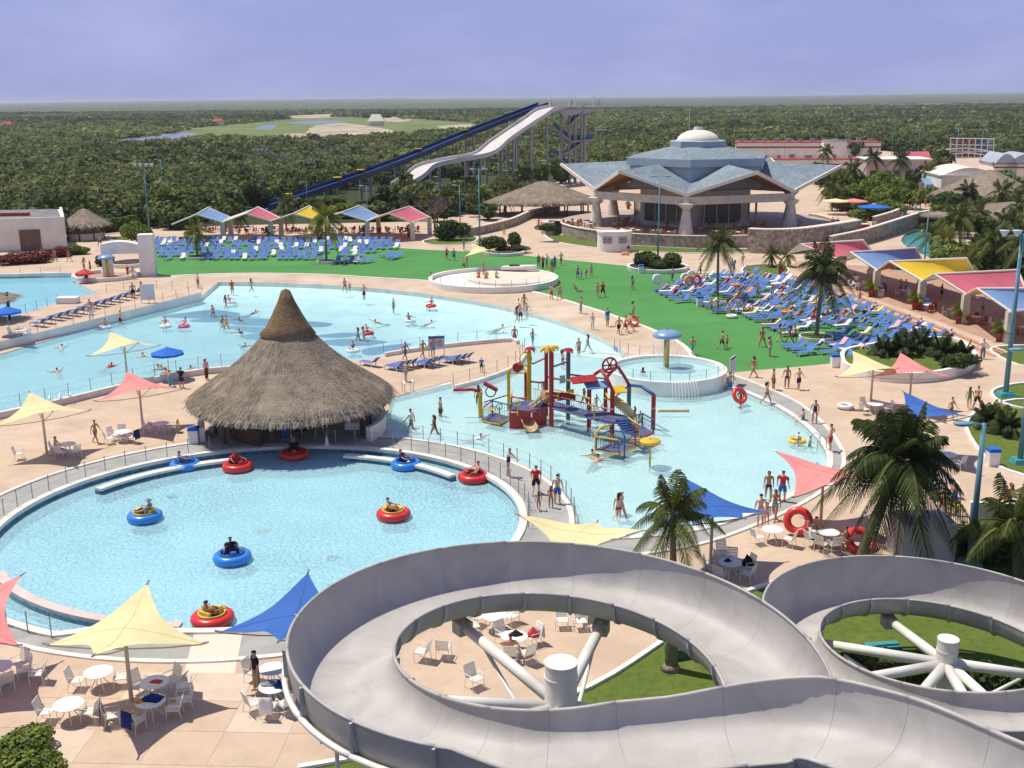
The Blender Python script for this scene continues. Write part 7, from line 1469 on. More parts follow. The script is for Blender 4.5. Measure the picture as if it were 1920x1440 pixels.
def palm(base, top, L, label, key='green', n=20, rt=0.16, group=None, nuts=True, dead=0.0, z0=0.0):
    m = dict(green=M_palm, yellow=M_palmy, dark=M_palmd)[key]; fm = fronds(key, m); rr_ = random.Random(int(top.x * 31 + top.y * 17))
    t = thing('palm_tree', label, 'palm tree', base, 0, group); rel = top - base
    ctrl = [Vector((0, 0, -0.1)), rel * 0.35 + Vector((rel.x * -0.08, 0, 0)), rel * 0.7 + Vector((rel.x * -0.05, 0, 0)), rel]; P = spline(ctrl, 5)
    ob('trunk', MB().tube(P, [rt * (1.45 if i == 0 else 1.15 - 0.45 * i / len(P)) for i in range(len(P))], 9), M_bark, t, smooth=True)
    ob('crown_shaft', MB().cyl(rel - Vector((0, 0, 0.25)), rel + Vector((0, 0, 0.35)), rt * 1.05, rt * 0.6), M_bark, t, smooth=True)
    for i in range(n):
        f = i / n; k = min(6, max(0, int(f * 6.99 + rr_.uniform(-0.5, 0.5)))); o = bpy.data.objects.new('frond', fm[k]); COL.objects.link(o); o.parent = t; o.location = rel + Vector((0, 0, 0.2 - 0.3 * f)); o.rotation_euler = (rr_.uniform(-.15, .15), rr_.uniform(-.1, .1), i * 2.39996 + rr_.uniform(-.25, .25)); s = L * rr_.uniform(0.85, 1.1) * (0.85 if k == 0 else 1); o.scale = (s, s, s)
    return t
def palm_px(bx, by, tx, ty, L, label, key='green', n=20, rt=0.16, z0=0.0):
    b = G(bx, by, z0); c = GY(tx, ty, b.y); palm(b, c, L, label, key, n, rt)
palm_px(1612, 1050, 1690, 868, 4.1, 'big coconut palm with hanging fronds beside the red swim rings', 'dark', 46, 0.24); palm_px(1262, 1090, 1262, 968, 2.9, 'small coconut palm in front of the blue sail by the flume', 'green', 22, 0.16); palm_px(1345, 562, 1347, 458, 3.0, 'coconut palm at the tip of the crowded lounger field', 'green', 22); palm_px(1530, 634, 1545, 508, 3.7, 'tall coconut palm in the round planter among the loungers', 'dark', 26, 0.2)
palm_px(612, 491, 610, 410, 3.6, 'coconut palm standing among the woodland-side loungers', 'yellow', 22); palm_px(370, 483, 366, 438, 3.0, 'short yellow palm in a white planter at the woodland-side loungers', 'yellow', 20); palm_px(537, 432, 536, 385, 3.2, 'slim palm behind the woodland pink canopy'); palm_px(445, 425, 443, 398, 3.0, 'slim palm behind the pale blue canopy', 'dark')
for i, (bx, by, tx, ty, L, lb, k) in enumerate(((1550, 330, 1550, 285, 3.4, 'palm against the red roofs', 'dark'), (1652, 352, 1637, 296, 3.8, 'heavy crown palm nearer the restaurant before the pink shop', 'dark'), (1690, 356, 1690, 300, 3.9, 'heavy crown palm nearer the gift shop', 'dark'), (1815, 400, 1815, 360, 3.6, 'palm before the tall thatched hall', 'dark'), (1800, 478, 1798, 410, 4.2, 'palm leaning over the lazy river', 'green'), (1850, 500, 1852, 465, 3.8, 'low palm beside the lazy river', 'green'), (1885, 470, 1890, 425, 4.2, 'palm below the broad thatched roof', 'dark'), (1770, 495, 1775, 455, 3.4, 'young palm behind the yellow canopy', 'yellow'), (1905, 505, 1908, 470, 3.6, 'palm behind the large pink canopy', 'green'), (1905, 1085, 1902, 985, 3.2, 'low palm beside the hedge and teal lamp base', 'green'), (1448, 500, 1447, 478, 1.7, 'small palm on the lawn oval near the stone wall', 'green'), (1478, 500, 1477, 480, 1.6, 'second small palm on the lawn oval near the stone wall', 'yellow'), (905, 400, 905, 372, 3.0, 'palm behind the tall double lamp', 'green'), (945, 398, 948, 370, 2.8, 'palm beside the long thatched hall', 'yellow'), (838, 405, 838, 370, 3.0, 'palm behind the bare tree', 'green'), (800, 400, 800, 372, 2.8, 'yellow palm behind the end pink canopy', 'yellow'), (1250, 1210, 1258, 1145, 0.2, 'cut palm trunk beside the green box', 'dark'))):
    if 'trunk' in lb: continue
    palm_px(bx, by, tx, ty, L, lb, k)
q = G(1258, 1255); st = thing('palm_tree', 'bare grey palm trunk rising through the flume ring beside the green box', 'palm tree', q); ob('trunk', MB().cyl((0, 0, 0), (0.1, 0, 4.2), 0.26, 0.2, 12), M_bark, st, smooth=True); ob('root_flare', MB().cyl((0, 0, 0), (0, 0, 0.25), 0.42, 0.28, 12), M_bark, st, smooth=True)
bx_ = thing('equipment_box', 'green plastic equipment box on the lawn inside the flume ring', 'box', G(1280, 1228), 0.3); M_gbox = mat('green_plastic', (0.04, 0.16, 0.12), rough=0.5); ob('box', MB().box((0, 0, 0.2), (1.3, 0.7, 0.4)), M_gbox, bx_); ob('lid', MB().box((0, 0, 0.43), (1.36, 0.76, 0.06)), M_gbox, bx_)
bx2 = thing('teal_hatch', 'teal hatch cover lying on the lawn inside the second flume', 'hatch', G(1655, 1215), 0.1); ob('cover', MB().box((0, 0, 0.08), (1.4, 0.6, 0.12)), M_teal, bx2); ob('handle', MB().box((0, -0.2, 0.16), (0.2, 0.05, 0.04)), M_steel, bx2)
def pot_palm(px, py, label, L=1.15):
    p = G(px, py); t = thing('potted_palm', label, 'potted palm', p); ob('pot', MB().lathe([(0.30, 0), (0.42, 0.75), (0.46, 0.8), (0.38, 0.8), (0.36, 0.6)], 14), M_tpot, t, smooth=True); ob('soil', MB().cyl((0, 0, 0.5), (0, 0, 0.68), 0.36, n=14), M_soil, t); fm = fronds('yellow', M_palmy)
    for i in range(13):
        o = bpy.data.objects.new('frond', fm[(0, 1, 2, 1, 2, 3)[i % 6]]); COL.objects.link(o); o.parent = t; o.location = (0, 0, 0.9); o.rotation_euler.z = i * 2.4; o.scale = (L,) * 3
    ob('stem', MB().cyl((0, 0, 0.6), (0, 0, 1.0), 0.09), M_bark, t)
for x, y, lb in ((1465, 515, 'at the first pink canopy'), (1634, 556, 'at the corner of the yellow canopy'), (1716, 580, 'between the yellow and large pink canopies'), (1798, 606, 'at the corner of the large pink canopy'), (1874, 640, 'at the corner of the last blue canopy'), (505, 448, 'at the woodland pink canopy post'), (600, 448, 'at the woodland yellow canopy post'), (685, 446, 'at the second woodland blue canopy post'), (768, 445, 'at the end pink canopy post'), (1178, 392, 'inside the restaurant terrace'), (1620, 432, 'beside the red kiosk on the ramp')):
    pot_palm(x, y, 'palm in a red clay pot ' + lb, 1.6 if x < 800 or x > 1600 else 1.1)
# shrubs
SHR = {}
def shrub_mesh(key, m, leaf=0.06, n=2600, blobs=9, flat_=0.75):
    if key in SHR: return SHR[key]
    v_, t_ = [], []
    for b in range(blobs):
        c = (pg.normal() * 0.35, pg.normal() * 0.35, 0.55 + pg.uniform(-0.2, 0.22)); v, t = leaf_cloud(c, (0.55, 0.55, 0.45 * flat_), n // blobs, leaf, pg, 0.45 + 0.12 * pg.normal(), 0.4, 0.6); v[:, 2] = np.maximum(v[:, 2], 0.02); v_.append(v); t_.append(t)
    me = leaf_mesh('foliage', v_, t_); me.materials.append(m); SHR[key] = me; return me
def shrub(px, py, w, h, label, m=None, z0=0.0, key='a', name='shrub', cat='shrub', group=None, n=2600, leaf=0.06):
    p = G(px, py, z0); mm = m or M_shrub; me = shrub_mesh(key + mm.name, mm, leaf, n); t = thing(name, label, cat, p, rnd.random() * 6, group)
    f = ob('foliage', me, None, t); f.scale = (w, w, h); s_ = MB()
    for k in range(4): a = k * 1.6; s_.cyl((0, 0, 0), (0.3 * w * math.cos(a), 0.3 * w * math.sin(a), 0.6 * h), 0.04, 0.02, 5)
    ob('stems', s_, M_bark, t); return t
def cycad(px, py, L, label, z0=0.0):
    p = G(px, py, z0); t = thing('cycad', label, 'cycad', p, rnd.random() * 6); fm = fronds('dark', M_palmd); ob('stem', MB().cyl((0, 0, 0), (0, 0, 0.55), 0.2, 0.16), M_bark, t)
    for i in range(34):
        o = bpy.data.objects.new('frond', fm[(0, 1, 1, 2, 2, 3, 4)[i % 7]]); COL.objects.link(o); o.parent = t; o.location = (0, 0, 0.5); o.rotation_euler.z = i * 2.4; o.scale = (L * (0.85 + 0.3 * ((i * 7) % 5) / 5),) * 3
for x, y, w, h, lb, m, z in ((1210, 497, 2.3, 1.9, 'round dark shrub in the lamp planter on the turf', None, .3), (1232, 502, 1.6, 1.1, 'low dark shrub at the lamp foot in the turf planter', None, .3), (1262, 500, 1.8, 1.9, 'clipped tree-like shrub in the turf planter', None, .3), (930, 470, 2.3, 2.1, 'round dark shrub beside the turf and tall lamp', None, .2), (965, 462, 1.5, 2.2, 'clipped mushroom-shaped shrub near the path', None, .2), (968, 470, 1.7, 0.9, 'low green ground shrub below the clipped one', None, .2), (838, 450, 2.6, 3.2, 'large dark bush on the small round lawn', None, 0), (868, 432, 1.6, 0.9, 'low red-brown shrub on the path island', M_flow, 0), (265, 455, 2.6, 3.4, 'tall olive bush below the floodlight mast', M_shruby, 0), (330, 430, 3.4, 3.0, 'broad bush behind the pale blue canopy', None, 0),
        (1690, 668, 2.2, 2.2, 'dark bushy cycad in the long planter', None, .6), (1725, 660, 2.2, 2.0, 'dark cycad beside the loungers in the long planter', None, .6), (1765, 672, 2.2, 2.1, 'broad dark cycad at the middle of the long planter', None, .6), (1655, 668, 1.7, 1.2, 'low cycad near the turf end of the planter', None, .6), (1805, 676, 1.6, 1.8, 'upright cycad at the path end of the planter', M_palmd, .6), (1790, 690, 1.6, 1.2, 'low shrub at the front of the long planter', None, .6), (1850, 800, 1.7, 1.9, 'dark cycad behind the white cooler bin', None, 0), (1885, 815, 1.8, 2.0, 'large dark cycad on the cycad lawn', None, 0),
        (60, 492, 2.6, 1.5, 'red flowering shrub bed against the cream building', M_flow, 0), (22, 496, 2.8, 1.5, 'red flowering shrub bed beside the lagoon pool path', M_flow, 0), (110, 482, 2.0, 1.4, 'flowering shrub bed beside the brown gate', M_flow, 0), (145, 476, 2.0, 1.4, 'yellow-green shrub bed before the thatched hut', M_shruby, 0), (195, 498, 1.6, 1.6, 'small dark shrub beside the portal', None, 0), (28, 1425, 1.4, 1.0, 'clipped reddish green bush at the paved deck corner', M_shruby, 0), (75, 1448, 0.8, 0.7, 'small clipped bush beside the corner bush', M_shruby, 0),
        (1838, 1040, 1.8, 1.6, 'dark hedge bush at the teal lamp base', None, 0), (1880, 1035, 2.0, 1.7, 'dark hedge bush under the low palm', None, 0), (1920, 1020, 2.2, 1.7, 'dark hedge bush at the end of the service wall', None, 0), (1600, 370, 4.2, 5.0, 'bright green bush behind the restaurant roof tip', M_shruby, 0), (1640, 378, 4.8, 6.2, 'tall bright green bush beside the ramp', M_shruby, 0), (1672, 388, 4.4, 4.4, 'round yellow-green bush beside the ramp', M_shruby, 0), (1690, 372, 4.4, 4.2, 'dark green bush near the ramp crowd', None, 0), (1655, 405, 3.4, 3.0, 'low bush inside the ramp parapet', M_shruby, 0), (1775, 400, 4.0, 4.0, 'dense bush at the gift shop corner', None, 0), (1760, 440, 2.8, 2.0, 'bush at the lazy river bank', None, 0), (1830, 505, 4.2, 3.4, 'dense bush between the river palms', M_shruby, 0), (1790, 510, 2.6, 1.8, 'small bush behind the yellow canopy ridge', None, 0), (1890, 520, 4.2, 3.4, 'bush behind the large pink canopy ridge', None, 0), (1030, 434, 1.6, 1.2, 'dark shrub in the stone bastion', None, 1.6), (1700, 505, 2.0, 1.6, 'shrub between the blue and yellow canopy ridges', None, 0)):
    if 'cycad' in lb: cycad(x, y, w * 1.0, lb, z)
    else: shrub(x, y, w, h, lb, m, z)
# hedges: clipped boxes of leaves
def hedge(pix, w, h, label, m=M_shrub):
    P = resample(GS(pix, 6), 0.8); v_, t_ = [], []
    for p in P: v, t = leaf_cloud((p.x, p.y, h * 0.5), (0.65, w * 0.6, h * 0.55), 150, 0.11 if h < 1.6 else 0.22, pg, 0.45 + 0.08 * pg.normal(), 0.4, 0.7); v[:, 2] = np.clip(v[:, 2], 0.02, h); v_.append(v); t_.append(t)
    t = thing('hedge', label, 'hedge', (0, 0, 0)); ob('foliage', leaf_mesh('foliage', v_, t_), m, t); ob('core', MB().wall([p - Vector((0, w * .3, 0)) for p in P], w * 0.6, 0.0, h * 0.8), M_soil, t)
hedge([(195, 436), (230, 432), (280, 424), (330, 418)], 1.6, 2.4, 'long clipped hedge behind the thatched hut', M_shruby); hedge([(1575, 1272), (1660, 1268), (1760, 1275), (1920, 1300)], 1.2, 1.0, 'clipped hedge across the lawn below the second flume')
# service wall at the right
sw = G(1790, 1010); svw = thing('service_wall', 'grey-white service wall block behind the big coconut palm', 'wall', (0, 0, 0)); P0 = [G(1690, 1058), G(1790, 1055)]; ob('wall', MB().wall(P0, 2.0, 0, 1.9), M_white, svw); ob('cap', MB().wall([p - Vector((0, 0.05, 0)) for p in P0], 2.1, 1.9, 2.0), M_white, svw); ob('wing_wall', MB().wall([G(1815, 1000), G(1960, 1005)], 0.3, 0, 1.7), M_white, svw)
# broadleaf trees along the park edge
TREE = {}
def tree_mesh(k):
    if k not in TREE:
        v_, t_ = [], []
        for b in range(9): c = (pg.normal() * 0.42, pg.normal() * 0.42, 0.62 + pg.uniform(-0.28, 0.25)); v, t = leaf_cloud(c, (0.42, 0.42, 0.24), 110, 0.085, pg, 0.45 + 0.15 * pg.normal(), 0.5, 0.45); v_.append(v); t_.append(t)
        TREE[k] = leaf_mesh('crown', v_, t_)
    return TREE[k]
def tree(px, py, w, h, label, m=None, k=0):
    p = G(px, py); t = thing('tree', label, 'tree', p, rnd.random() * 6); me = tree_mesh((k, m.name)); 
    if not me.materials: me.materials.append(m)
    c = ob('crown', me, None, t); c.scale = (w, w, h); b = MB().tube([(0, 0, 0), (0.05 * w, 0, 0.25 * h), (0, 0.05 * w, 0.55 * h)], [0.16, 0.12, 0.07], 7)
    for j in range(5): a = j * 1.26; b.cyl((0, 0, 0.3 * h), (0.35 * w * math.cos(a), 0.35 * w * math.sin(a), 0.65 * h), 0.06, 0.025, 5)
    ob('trunk', b, M_bark, t)
i_ = 0; TL = ['behind the cream service building', 'behind the clipped hedge', 'behind the pale blue canopy', 'behind the woodland pink canopy', 'behind the woodland yellow canopy', 'behind the second blue canopy', 'under the blue slide foot', 'under the white slide foot', 'between the white slide and the thatched hall', 'behind the end pink canopy', 'beside the bare tree', 'at the foot of the slide tower', 'below the tower stairs', 'behind the long thatched hall', 'between the tower and the restaurant', 'behind the star roof', 'beside the low grey block', 'beyond the far shop roofs', 'beside the water tank', 'behind the sign gantry', 'beside the vaulted halls', 'behind the tall thatched hall', 'at the park edge', 'behind the floodlight mast', 'beside the tall single lamp']
TP = [(60, 425), (230, 418), (380, 405), (480, 402), (560, 396), (640, 395), (590, 400), (760, 378), (870, 365), (720, 396), (790, 392), (1010, 350), (1060, 345), (985, 352), (1120, 335), (1230, 318), (1200, 322), (1480, 292), (1600, 296), (1760, 322), (1880, 352), (1900, 380), (1925, 400), (300, 412), (345, 408)]
for j, ((x, y), lb) in enumerate(zip(TP, TL)): tree(x, y, 3.0 + (j % 3) * 0.6, 3.0 if 540 < x < 700 else 4.4 + (j % 4) * 0.6, ('dark green tree ', 'olive broadleaf tree ', 'bright green tree ')[j % 3] + lb, (M_shrub, M_wood_leaf, M_shruby)[j % 3], j % 4)
for j, (x, y, lb) in enumerate(((700, 412, 'between the two blue slides feet and canopies'), (820, 415, 'behind the palm at the path'), (860, 392, 'below the white wavy slide'), (915, 412, 'beside the tall double lamp'), (660, 408, 'behind the yellow canopy ridge'), (770, 404, 'just behind the end canopy ridge'))): tree(x, y, 3.4, 2.8, 'low bushy tree ' + lb, (M_shruby, M_shrub)[j % 2], j % 4)
for j, (x, y, lb) in enumerate(((1585, 352, 'at the restaurant roof tip'), (1612, 392, 'beside the ramp foot'), (1625, 345, 'before the heavy crown palms'), (1665, 362, 'between the ramp and the crown palms'), (1700, 392, 'at the ramp crowd'), (1720, 352, 'beside the striped stall'), (1780, 425, 'at the river bend'), (1815, 445, 'under the river palms'), (1860, 480, 'before the broad thatched roof'), (1760, 385, 'beside the gift porch'), (1900, 455, 'at the end of the broad thatched roof'), (1530, 345, 'behind the outer roof fold'), (1450, 318, 'behind the drum of the restaurant'), (1740, 335, 'before the sign gantry'), (1925, 490, 'at the far river bank'))): tree(x, y, 3.2, 3.6 + (j % 3) * 0.8, ('glossy green tree ', 'yellow-green tree ', 'deep green tree ')[j % 3] + lb, (M_shruby, M_shruby, M_shrub)[j % 3], j % 4)
for j, (x, y, ty, lb) in enumerate(((1835, 440, 402, 'between the two thatched roofs'), (1872, 415, 385, 'under the tall thatched hall'), (1745, 470, 440, 'on the canopy-side river bank'), (1815, 530, 492, 'just behind the yellow canopy'), (1580, 372, 340, 'at the restaurant corner'), (1665, 345, 312, 'between the heavy crown palms'))): palm_px(x, y, x, ty, 3.2, 'feathery palm ' + lb, ('green', 'yellow')[j % 2], 16)
for j, (x, y, w, h, lb, m) in enumerate(((1562, 372, 3.6, 3.2, 'on the open terrace corner', M_shruby), (1590, 395, 3.0, 2.4, 'behind the terrace wall', M_shruby), (1548, 350, 3.4, 3.6, 'behind the outer roof tip', M_shrub), (1618, 412, 2.6, 2.2, 'beside the red kiosk', M_shruby), (1575, 350, 3.6, 4.4, 'before the long red-edged building', M_shruby), (1605, 345, 3.4, 3.6, 'beside the pink shop', M_shrub), (1520, 338, 3.2, 3.0, 'behind the star roof edge', M_shrub), (1740, 380, 3.2, 3.0, 'between the shop and the porch', M_shruby), (1712, 368, 3.0, 2.6, 'before the striped stall', M_shrub), (1865, 405, 3.6, 3.4, 'below the vaulted halls', M_shrub), (1910, 400, 4.0, 4.2, 'at the end of the vaulted halls', M_shrub), (1845, 425, 3.2, 2.6, 'between the thatched roofs', M_shruby))): shrub(x, y, w, h, 'leafy bush ' + lb, m)
for x, y, ty, lb in ((1560, 395, 345, 'on the open terrace corner'), (1600, 372, 318, 'before the heavy crown palms'), (1742, 368, 322, 'beside the gift porch'), (1880, 415, 360, 'over the broad thatched roof'), (1915, 440, 385, 'at the park edge beyond the thatched roof'), (1868, 520, 448, 'tall above the large pink canopy'), (1925, 540, 455, 'tall beyond the last canopy')): palm_px(x, y, x, ty, 3.6, 'coconut palm ' + lb, 'green', 18)
kq = G(1617, 434); kb = thing('red_kiosk', 'small red drinks kiosk at the ramp foot', 'kiosk', kq); ob('counter', MB().box((0, 0, 0.6), (1.6, 1.2, 1.2)), M_redplast, kb); ob('top', MB().box((0, 0, 1.25), (1.8, 1.4, 0.1)), M_wplast, kb)
market_umbrella(1637, 412, M_ublue, 'broad blue parasol beside the ramp bushes', r=3.0, h=2.4); market_umbrella(1565, 402, M_sail['cream'], 'cream parasol on the far terrace', r=2.6, h=2.6); market_umbrella(1600, 400, M_sail['pink'], 'pink parasol on the far terrace', r=2.6, h=2.4)
# bare purple-grey tree
p = G(815, 428); bt2 = thing('bare_tree', 'leafless purple-grey tree beside the end pink canopy', 'tree', p); rr_ = random.Random(4); bb = MB()
def branch(b, a, d, L_, r_, dep):
    e = a + d * L_; b.cyl(a, e, r_, r_ * 0.6, 5, False)
    if dep:
        for _ in range(3): dd = (d + Vector((rr_.uniform(-.8, .8), rr_.uniform(-.8, .8), rr_.uniform(-.1, .5)))).normalized(); branch(b, e, dd, L_ * rr_.uniform(.6, .85), r_ * 0.6, dep - 1)
M_bare = mat('bare_branches', (0.17, 0.12, 0.12), rough=0.9); ob('trunk', MB().cyl((0, 0, 0), (0, 0, 1.3), 0.2, 0.15), M_bare, bt2)
for k in range(4): branch(bb, Vector((0, 0, 1.2)), Vector((math.cos(k * 1.6) * .6, math.sin(k * 1.6) * .6, .8)).normalized(), 1.5, 0.12, 5)
ob('branches', bb, M_bare, bt2)
# ------------------------------------------------------------------ lamps
M_lamp = mat('teal_lamp_paint', (0.13, 0.30, 0.36), rough=0.45, var=0.08); M_lens = mat('lamp_lens', (0.62, 0.68, 0.70), rough=0.3)
def lamp(bx, by, ty, kind, label, r=0.10, z0=0.0, tx=None):
    b = G(bx, by, z0); h = ZH(b, ty) - z0; t = thing('lamp_post', label, 'lamp post', (b.x, b.y, z0)); ob('pole', MB().cyl((0, 0, 0.3), (0, 0, h), r, r * 0.6, 10), M_lamp, t, smooth=True); ob('base', MB().box((0, 0, 0.15), (r * 6, r * 6, 0.3), taper=0.8), M_teal if r > 0.12 else M_lamp, t)
    if kind in ('single', 'double'):
        for s in ((-1,) if kind == 'single' else (-1, 1)):
            a = ob('arm', MB().tube([(0, 0, h - 0.1), (s * 0.35, 0, h + 0.02), (s * 0.6, 0, h)], 0.045, 6), M_lamp, t); ob('lamp_head', MB().ball((s * 0.95, 0, h), 0.5, 12, 6, (1, 0.55, 0.22)), M_lamp, t, smooth=True); ob('lens', MB().ball((s * 0.97, 0, h - 0.06), 0.4, 10, 5, (1, 0.5, 0.2)), M_lens, t, smooth=True)
    else:
        ob('cross_arm', MB().cyl((-1.5, 0, h - 0.15), (1.5, 0, h - 0.15), 0.06), M_lamp, t)
        for s in (-1.4, -0.47, 0.47, 1.4): ob('floodlight', MB().lathe([(0.08, -0.3), (0.36, 0.12), (0.38, 0.16), (0.01, 0.14)], 14, (s, -0.2, h + 0.12)), M_lens, t, smooth=True)
for a in ((281, 442, 310, 'flood', 'tall teal floodlight mast with four lamps behind the woodland-side loungers', 0.13), (309, 392, 299, 'single', 'tall single teal lamp at the woodland edge'), (495, 388, 282, 'flood', 'tall floodlight mast behind the woodland pink canopy', 0.12), (168, 412, 368, 'single', 'short single lamp behind the thatched hut'), (577, 395, 341, 'single', 'single lamp in front of the blue slide'), (690, 420, 348, 'single', 'single lamp behind the second woodland blue canopy'), (863, 428, 347, 'single', 'single lamp beside the bare tree'), (900, 467, 317, 'double', 'tall teal double lamp beside the turf shrubs', 0.13), (1233, 503, 331, 'double', 'tall teal double lamp in the turf planter', 0.13), (1125, 320, 244, 'flood', 'floodlight mast behind the slide tower'), (1470, 300, 252, 'single', 'far single lamp behind the long red roof'), (1530, 292, 250, 'single', 'far single lamp beside the roof palm'), (1613, 300, 264, 'single', 'far single lamp near the water tank'), (1671, 298, 249, 'single', 'far single lamp behind the heavy crown palms'), (1720, 300, 238, 'double', 'far double lamp behind the striped stall'), (1792, 305, 241, 'double', 'far double lamp behind the sign gantry'), (1838, 305, 243, 'double', 'far double lamp beside the gantry'), (1870, 310, 251, 'single', 'far single lamp behind the vaulted halls'), (1893, 400, 326, 'single', 'lamp beside the tall thatched hall'), (1733, 495, 398, 'single', 'teal lamp at the ramp bridge over the river', 0.11), (1885, 742, 438, 'flood', 'very tall teal floodlight mast on the mast lawn oval', 0.20), (1818, 1062, 794, 'single', 'tall teal lamp with a heavy teal base by the hedge', 0.17), (1912, 868, 655, 'single', 'teal lamp with a teal base on the cycad lawn', 0.17), (985, 345, 300, 'single', 'small lamp below the white wavy slide'), (830, 395, 345, 'single', 'small lamp at the foot of the wavy slide')):
    lamp(*a)
q = G(1290, 310); ms = thing('flag_mast', 'thin bare mast behind the cream dome', 'mast', q); hm = ZH(q, 205); ob('pole', MB().cyl((0, 0, 0), (0, 0, hm), 0.12, 0.06), M_wplast, ms); ob('finial', MB().ball((0, 0, hm), 0.14), M_wplast, ms)
# pale dead branches and far sheds in the woodland, far houses
for x, y, lb in ((706, 236, 'far pale thatched clubhouse beyond the golf greens'), (15, 243, 'far reddish house at the woodland edge'), (410, 236, 'far small red-roofed house among sand')):
    p = G(x, y); s = 12 if x > 600 else 9; h = thing('far_house', lb, 'house', p); ob('wall', MB().box((0, 0, 2), (s, s * .7, 4)), M_bwall, h); ob('roof', MB().add([(-s * .6, -s * .45, 4), (s * .6, -s * .45, 4), (s * .6, s * .45, 4), (-s * .6, s * .45, 4), (-s * .3, 0, 10 if x > 600 else 7), (s * .3, 0, 10 if x > 600 else 7)], [(0, 1, 5, 4), (1, 2, 5), (2, 3, 4, 5), (3, 0, 4)]), M_beige if x > 600 else M_rroof, h)
dbm = MB(); rr_ = random.Random(8)
for k in range(60):
    x, y = rr_.uniform(420, 800), rr_.uniform(290, 345); p = G(x, y)
    if is_open(p.x, p.y): continue
    for j in range(3): branch(dbm, p + Vector((0, 0, 2.2)), Vector((rr_.uniform(-.6, .6), rr_.uniform(-.4, .4), 1)).normalized(), 1.3, 0.09, 2)
stuff(ob('dead_branches', dbm, mat('pale_dead_wood', (0.42, 0.38, 0.32), rough=0.9)), 'pale dead branches sticking out of the woodland below the slides', 'branches')
# ------------------------------------------------------------------ people about the park
pr = random.Random(77); LAB = {}
ZW = -0.45
BOT = ['black', 'navy', 'blue', 'red', 'white', 'grey', 'green', 'orange', 'turquoise', 'khaki', 'yellow', 'brown']
FEM = ['black', 'pink', 'red', 'white', 'blue', 'purple', 'turquoise', 'orange', 'yellow', 'green', 'navy']
PH = dict(stand='standing', standf='standing', walk='walking', walkf='walking', hips='standing hands on hips', reach='reaching out', armsout='with arms held out', bend='bending over', sit='sitting', recline='lying back', swim='swimming', tube='floating')
def who(px, py, place, pose=None, z=0.0, h=None, kind=None, child=False, clothed=False, col=None, dz=0.0):
    kind = kind or ('f' if pr.random() < 0.42 else 'm')
    if pose is None: pose = pr.choice(['standf', 'walkf'] if kind == 'f' else ['stand', 'walk', 'walk', 'hips'])
    for _ in range(14):
        if clothed:
            c1, c2 = pr.choice(BOT), col or pr.choice(['white', 'red', 'blue', 'black', 'orange', 'green', 'yellow', 'grey']); wear, top = (pr.choice(['trousers', 'shorts']), c1), ('shirt', c2); d = '%s shirt and %s %s' % (c2, c1, wear[0])
        elif kind == 'f':
            c1 = col or pr.choice(FEM)
            if pr.random() < 0.4: wear, top, d = ('suit', c1), None, '%s swimsuit' % c1
            else: wear, top, d = ('trunks', c1), ('bikini', c1), '%s bikini' % c1
        else:
            c1 = col or pr.choice(BOT); wear, top, d = ('shorts', c1), None, '%s swim shorts' % c1
            if pr.random() < 0.12: c2 = pr.choice(['white', 'red', 'blue']); top = ('shirt', c2); d += ' and %s shirt' % c2
        lab = '%s in %s %s %s' % ('child' if child else 'person', d, PH[pose], place)
        if lab not in LAB: break
    LAB[lab] = LAB.get(lab, 0) + 1
    ws = lab.split()
    if len(ws) > 16: lab = ' '.join(ws[:16])
    p = G(px, py, z if pose not in ('swim',) else -0.08)
    if pose == 'swim': p.z = -0.17
    sc = pr.uniform(0.62, 0.75) if child else pr.uniform(0.96, 1.06)
    return person(pose, p, h if h is not None else pr.uniform(-3.1, 3.1), skin=pr.choice([0, 0, 1, 1, 2]), hair=pr.choice([0, 0, 0, 1, 1, 2]), wear=wear, top=top, label=lab, scale=sc, long=(kind == 'f'), group='people ' + place, dz=dz)
Z = lambda pts, place, **k: [who(x, y, place, **k) for x, y in pts]
Z([(838, 487), (851, 489), (1083, 523), (1108, 520), (1120, 558), (1130, 557), (1186, 543), (869, 507)], 'near the island platform'); Z([(1010, 500), (1018, 504), (1025, 501), (1035, 513), (1040, 503), (1052, 497)], 'beside the display boat', clothed=True); Z([(1090, 524), (1099, 522), (808, 527)], 'on the turf beside adults', child=True)
Z([(1034, 562), (1049, 561), (1089, 588), (1111, 618), (1139, 612), (1160, 627), (1172, 624), (1181, 621), (1187, 594)], 'on the curved beach'); Z([(1298, 665), (1353, 655), (1429, 650), (1443, 668)], 'beside the mushroom basin'); who(1363, 652, 'beside the mushroom basin', child=True); who(1260, 527, 'at the turf planter', clothed=True, col='white')
who(1083, 547, 'on the turf', pose='recline', h=1.6); Z([(647, 549), (683, 563), (472, 548)], 'at the wave pool head'); who(656, 547, 'at the wave pool head', child=True); who(372, 540, 'at the corner of the raised deck', clothed=True, col='white')
Z([(738, 588), (424, 580), (400, 600), (436, 553), (672, 645), (683, 646), (418, 622), (425, 623), (227, 613)], 'wading in the wave pool', z=ZW)
for (x, y) in ((714, 605), (800, 607), (932, 617), (455, 600), (457, 648), (115, 655), (110, 700), (200, 690), (290, 693), (280, 668), (60, 585), (470, 588), (345, 695), (310, 690), (455, 625)): who(x, y, 'in the wave pool' if x != 60 else 'in the lagoon pool', pose='swim')
for (x, y) in ((310, 612), (345, 612), (808, 574), (768, 602), (690, 625), (662, 658), (432, 567), (197, 614), (1494, 826)): who(x, y, 'in a swim ring', pose='tube', z=-0.1, dz=-0.12, child=(x == 1494))
Z([(969, 604), (976, 604), (988, 600), (983, 582), (972, 590)], 'at the water edge of the beach'); Z([(965, 645), (999, 650), (1085, 668), (1102, 661), (1055, 692)], 'wading behind the play structure', z=ZW)
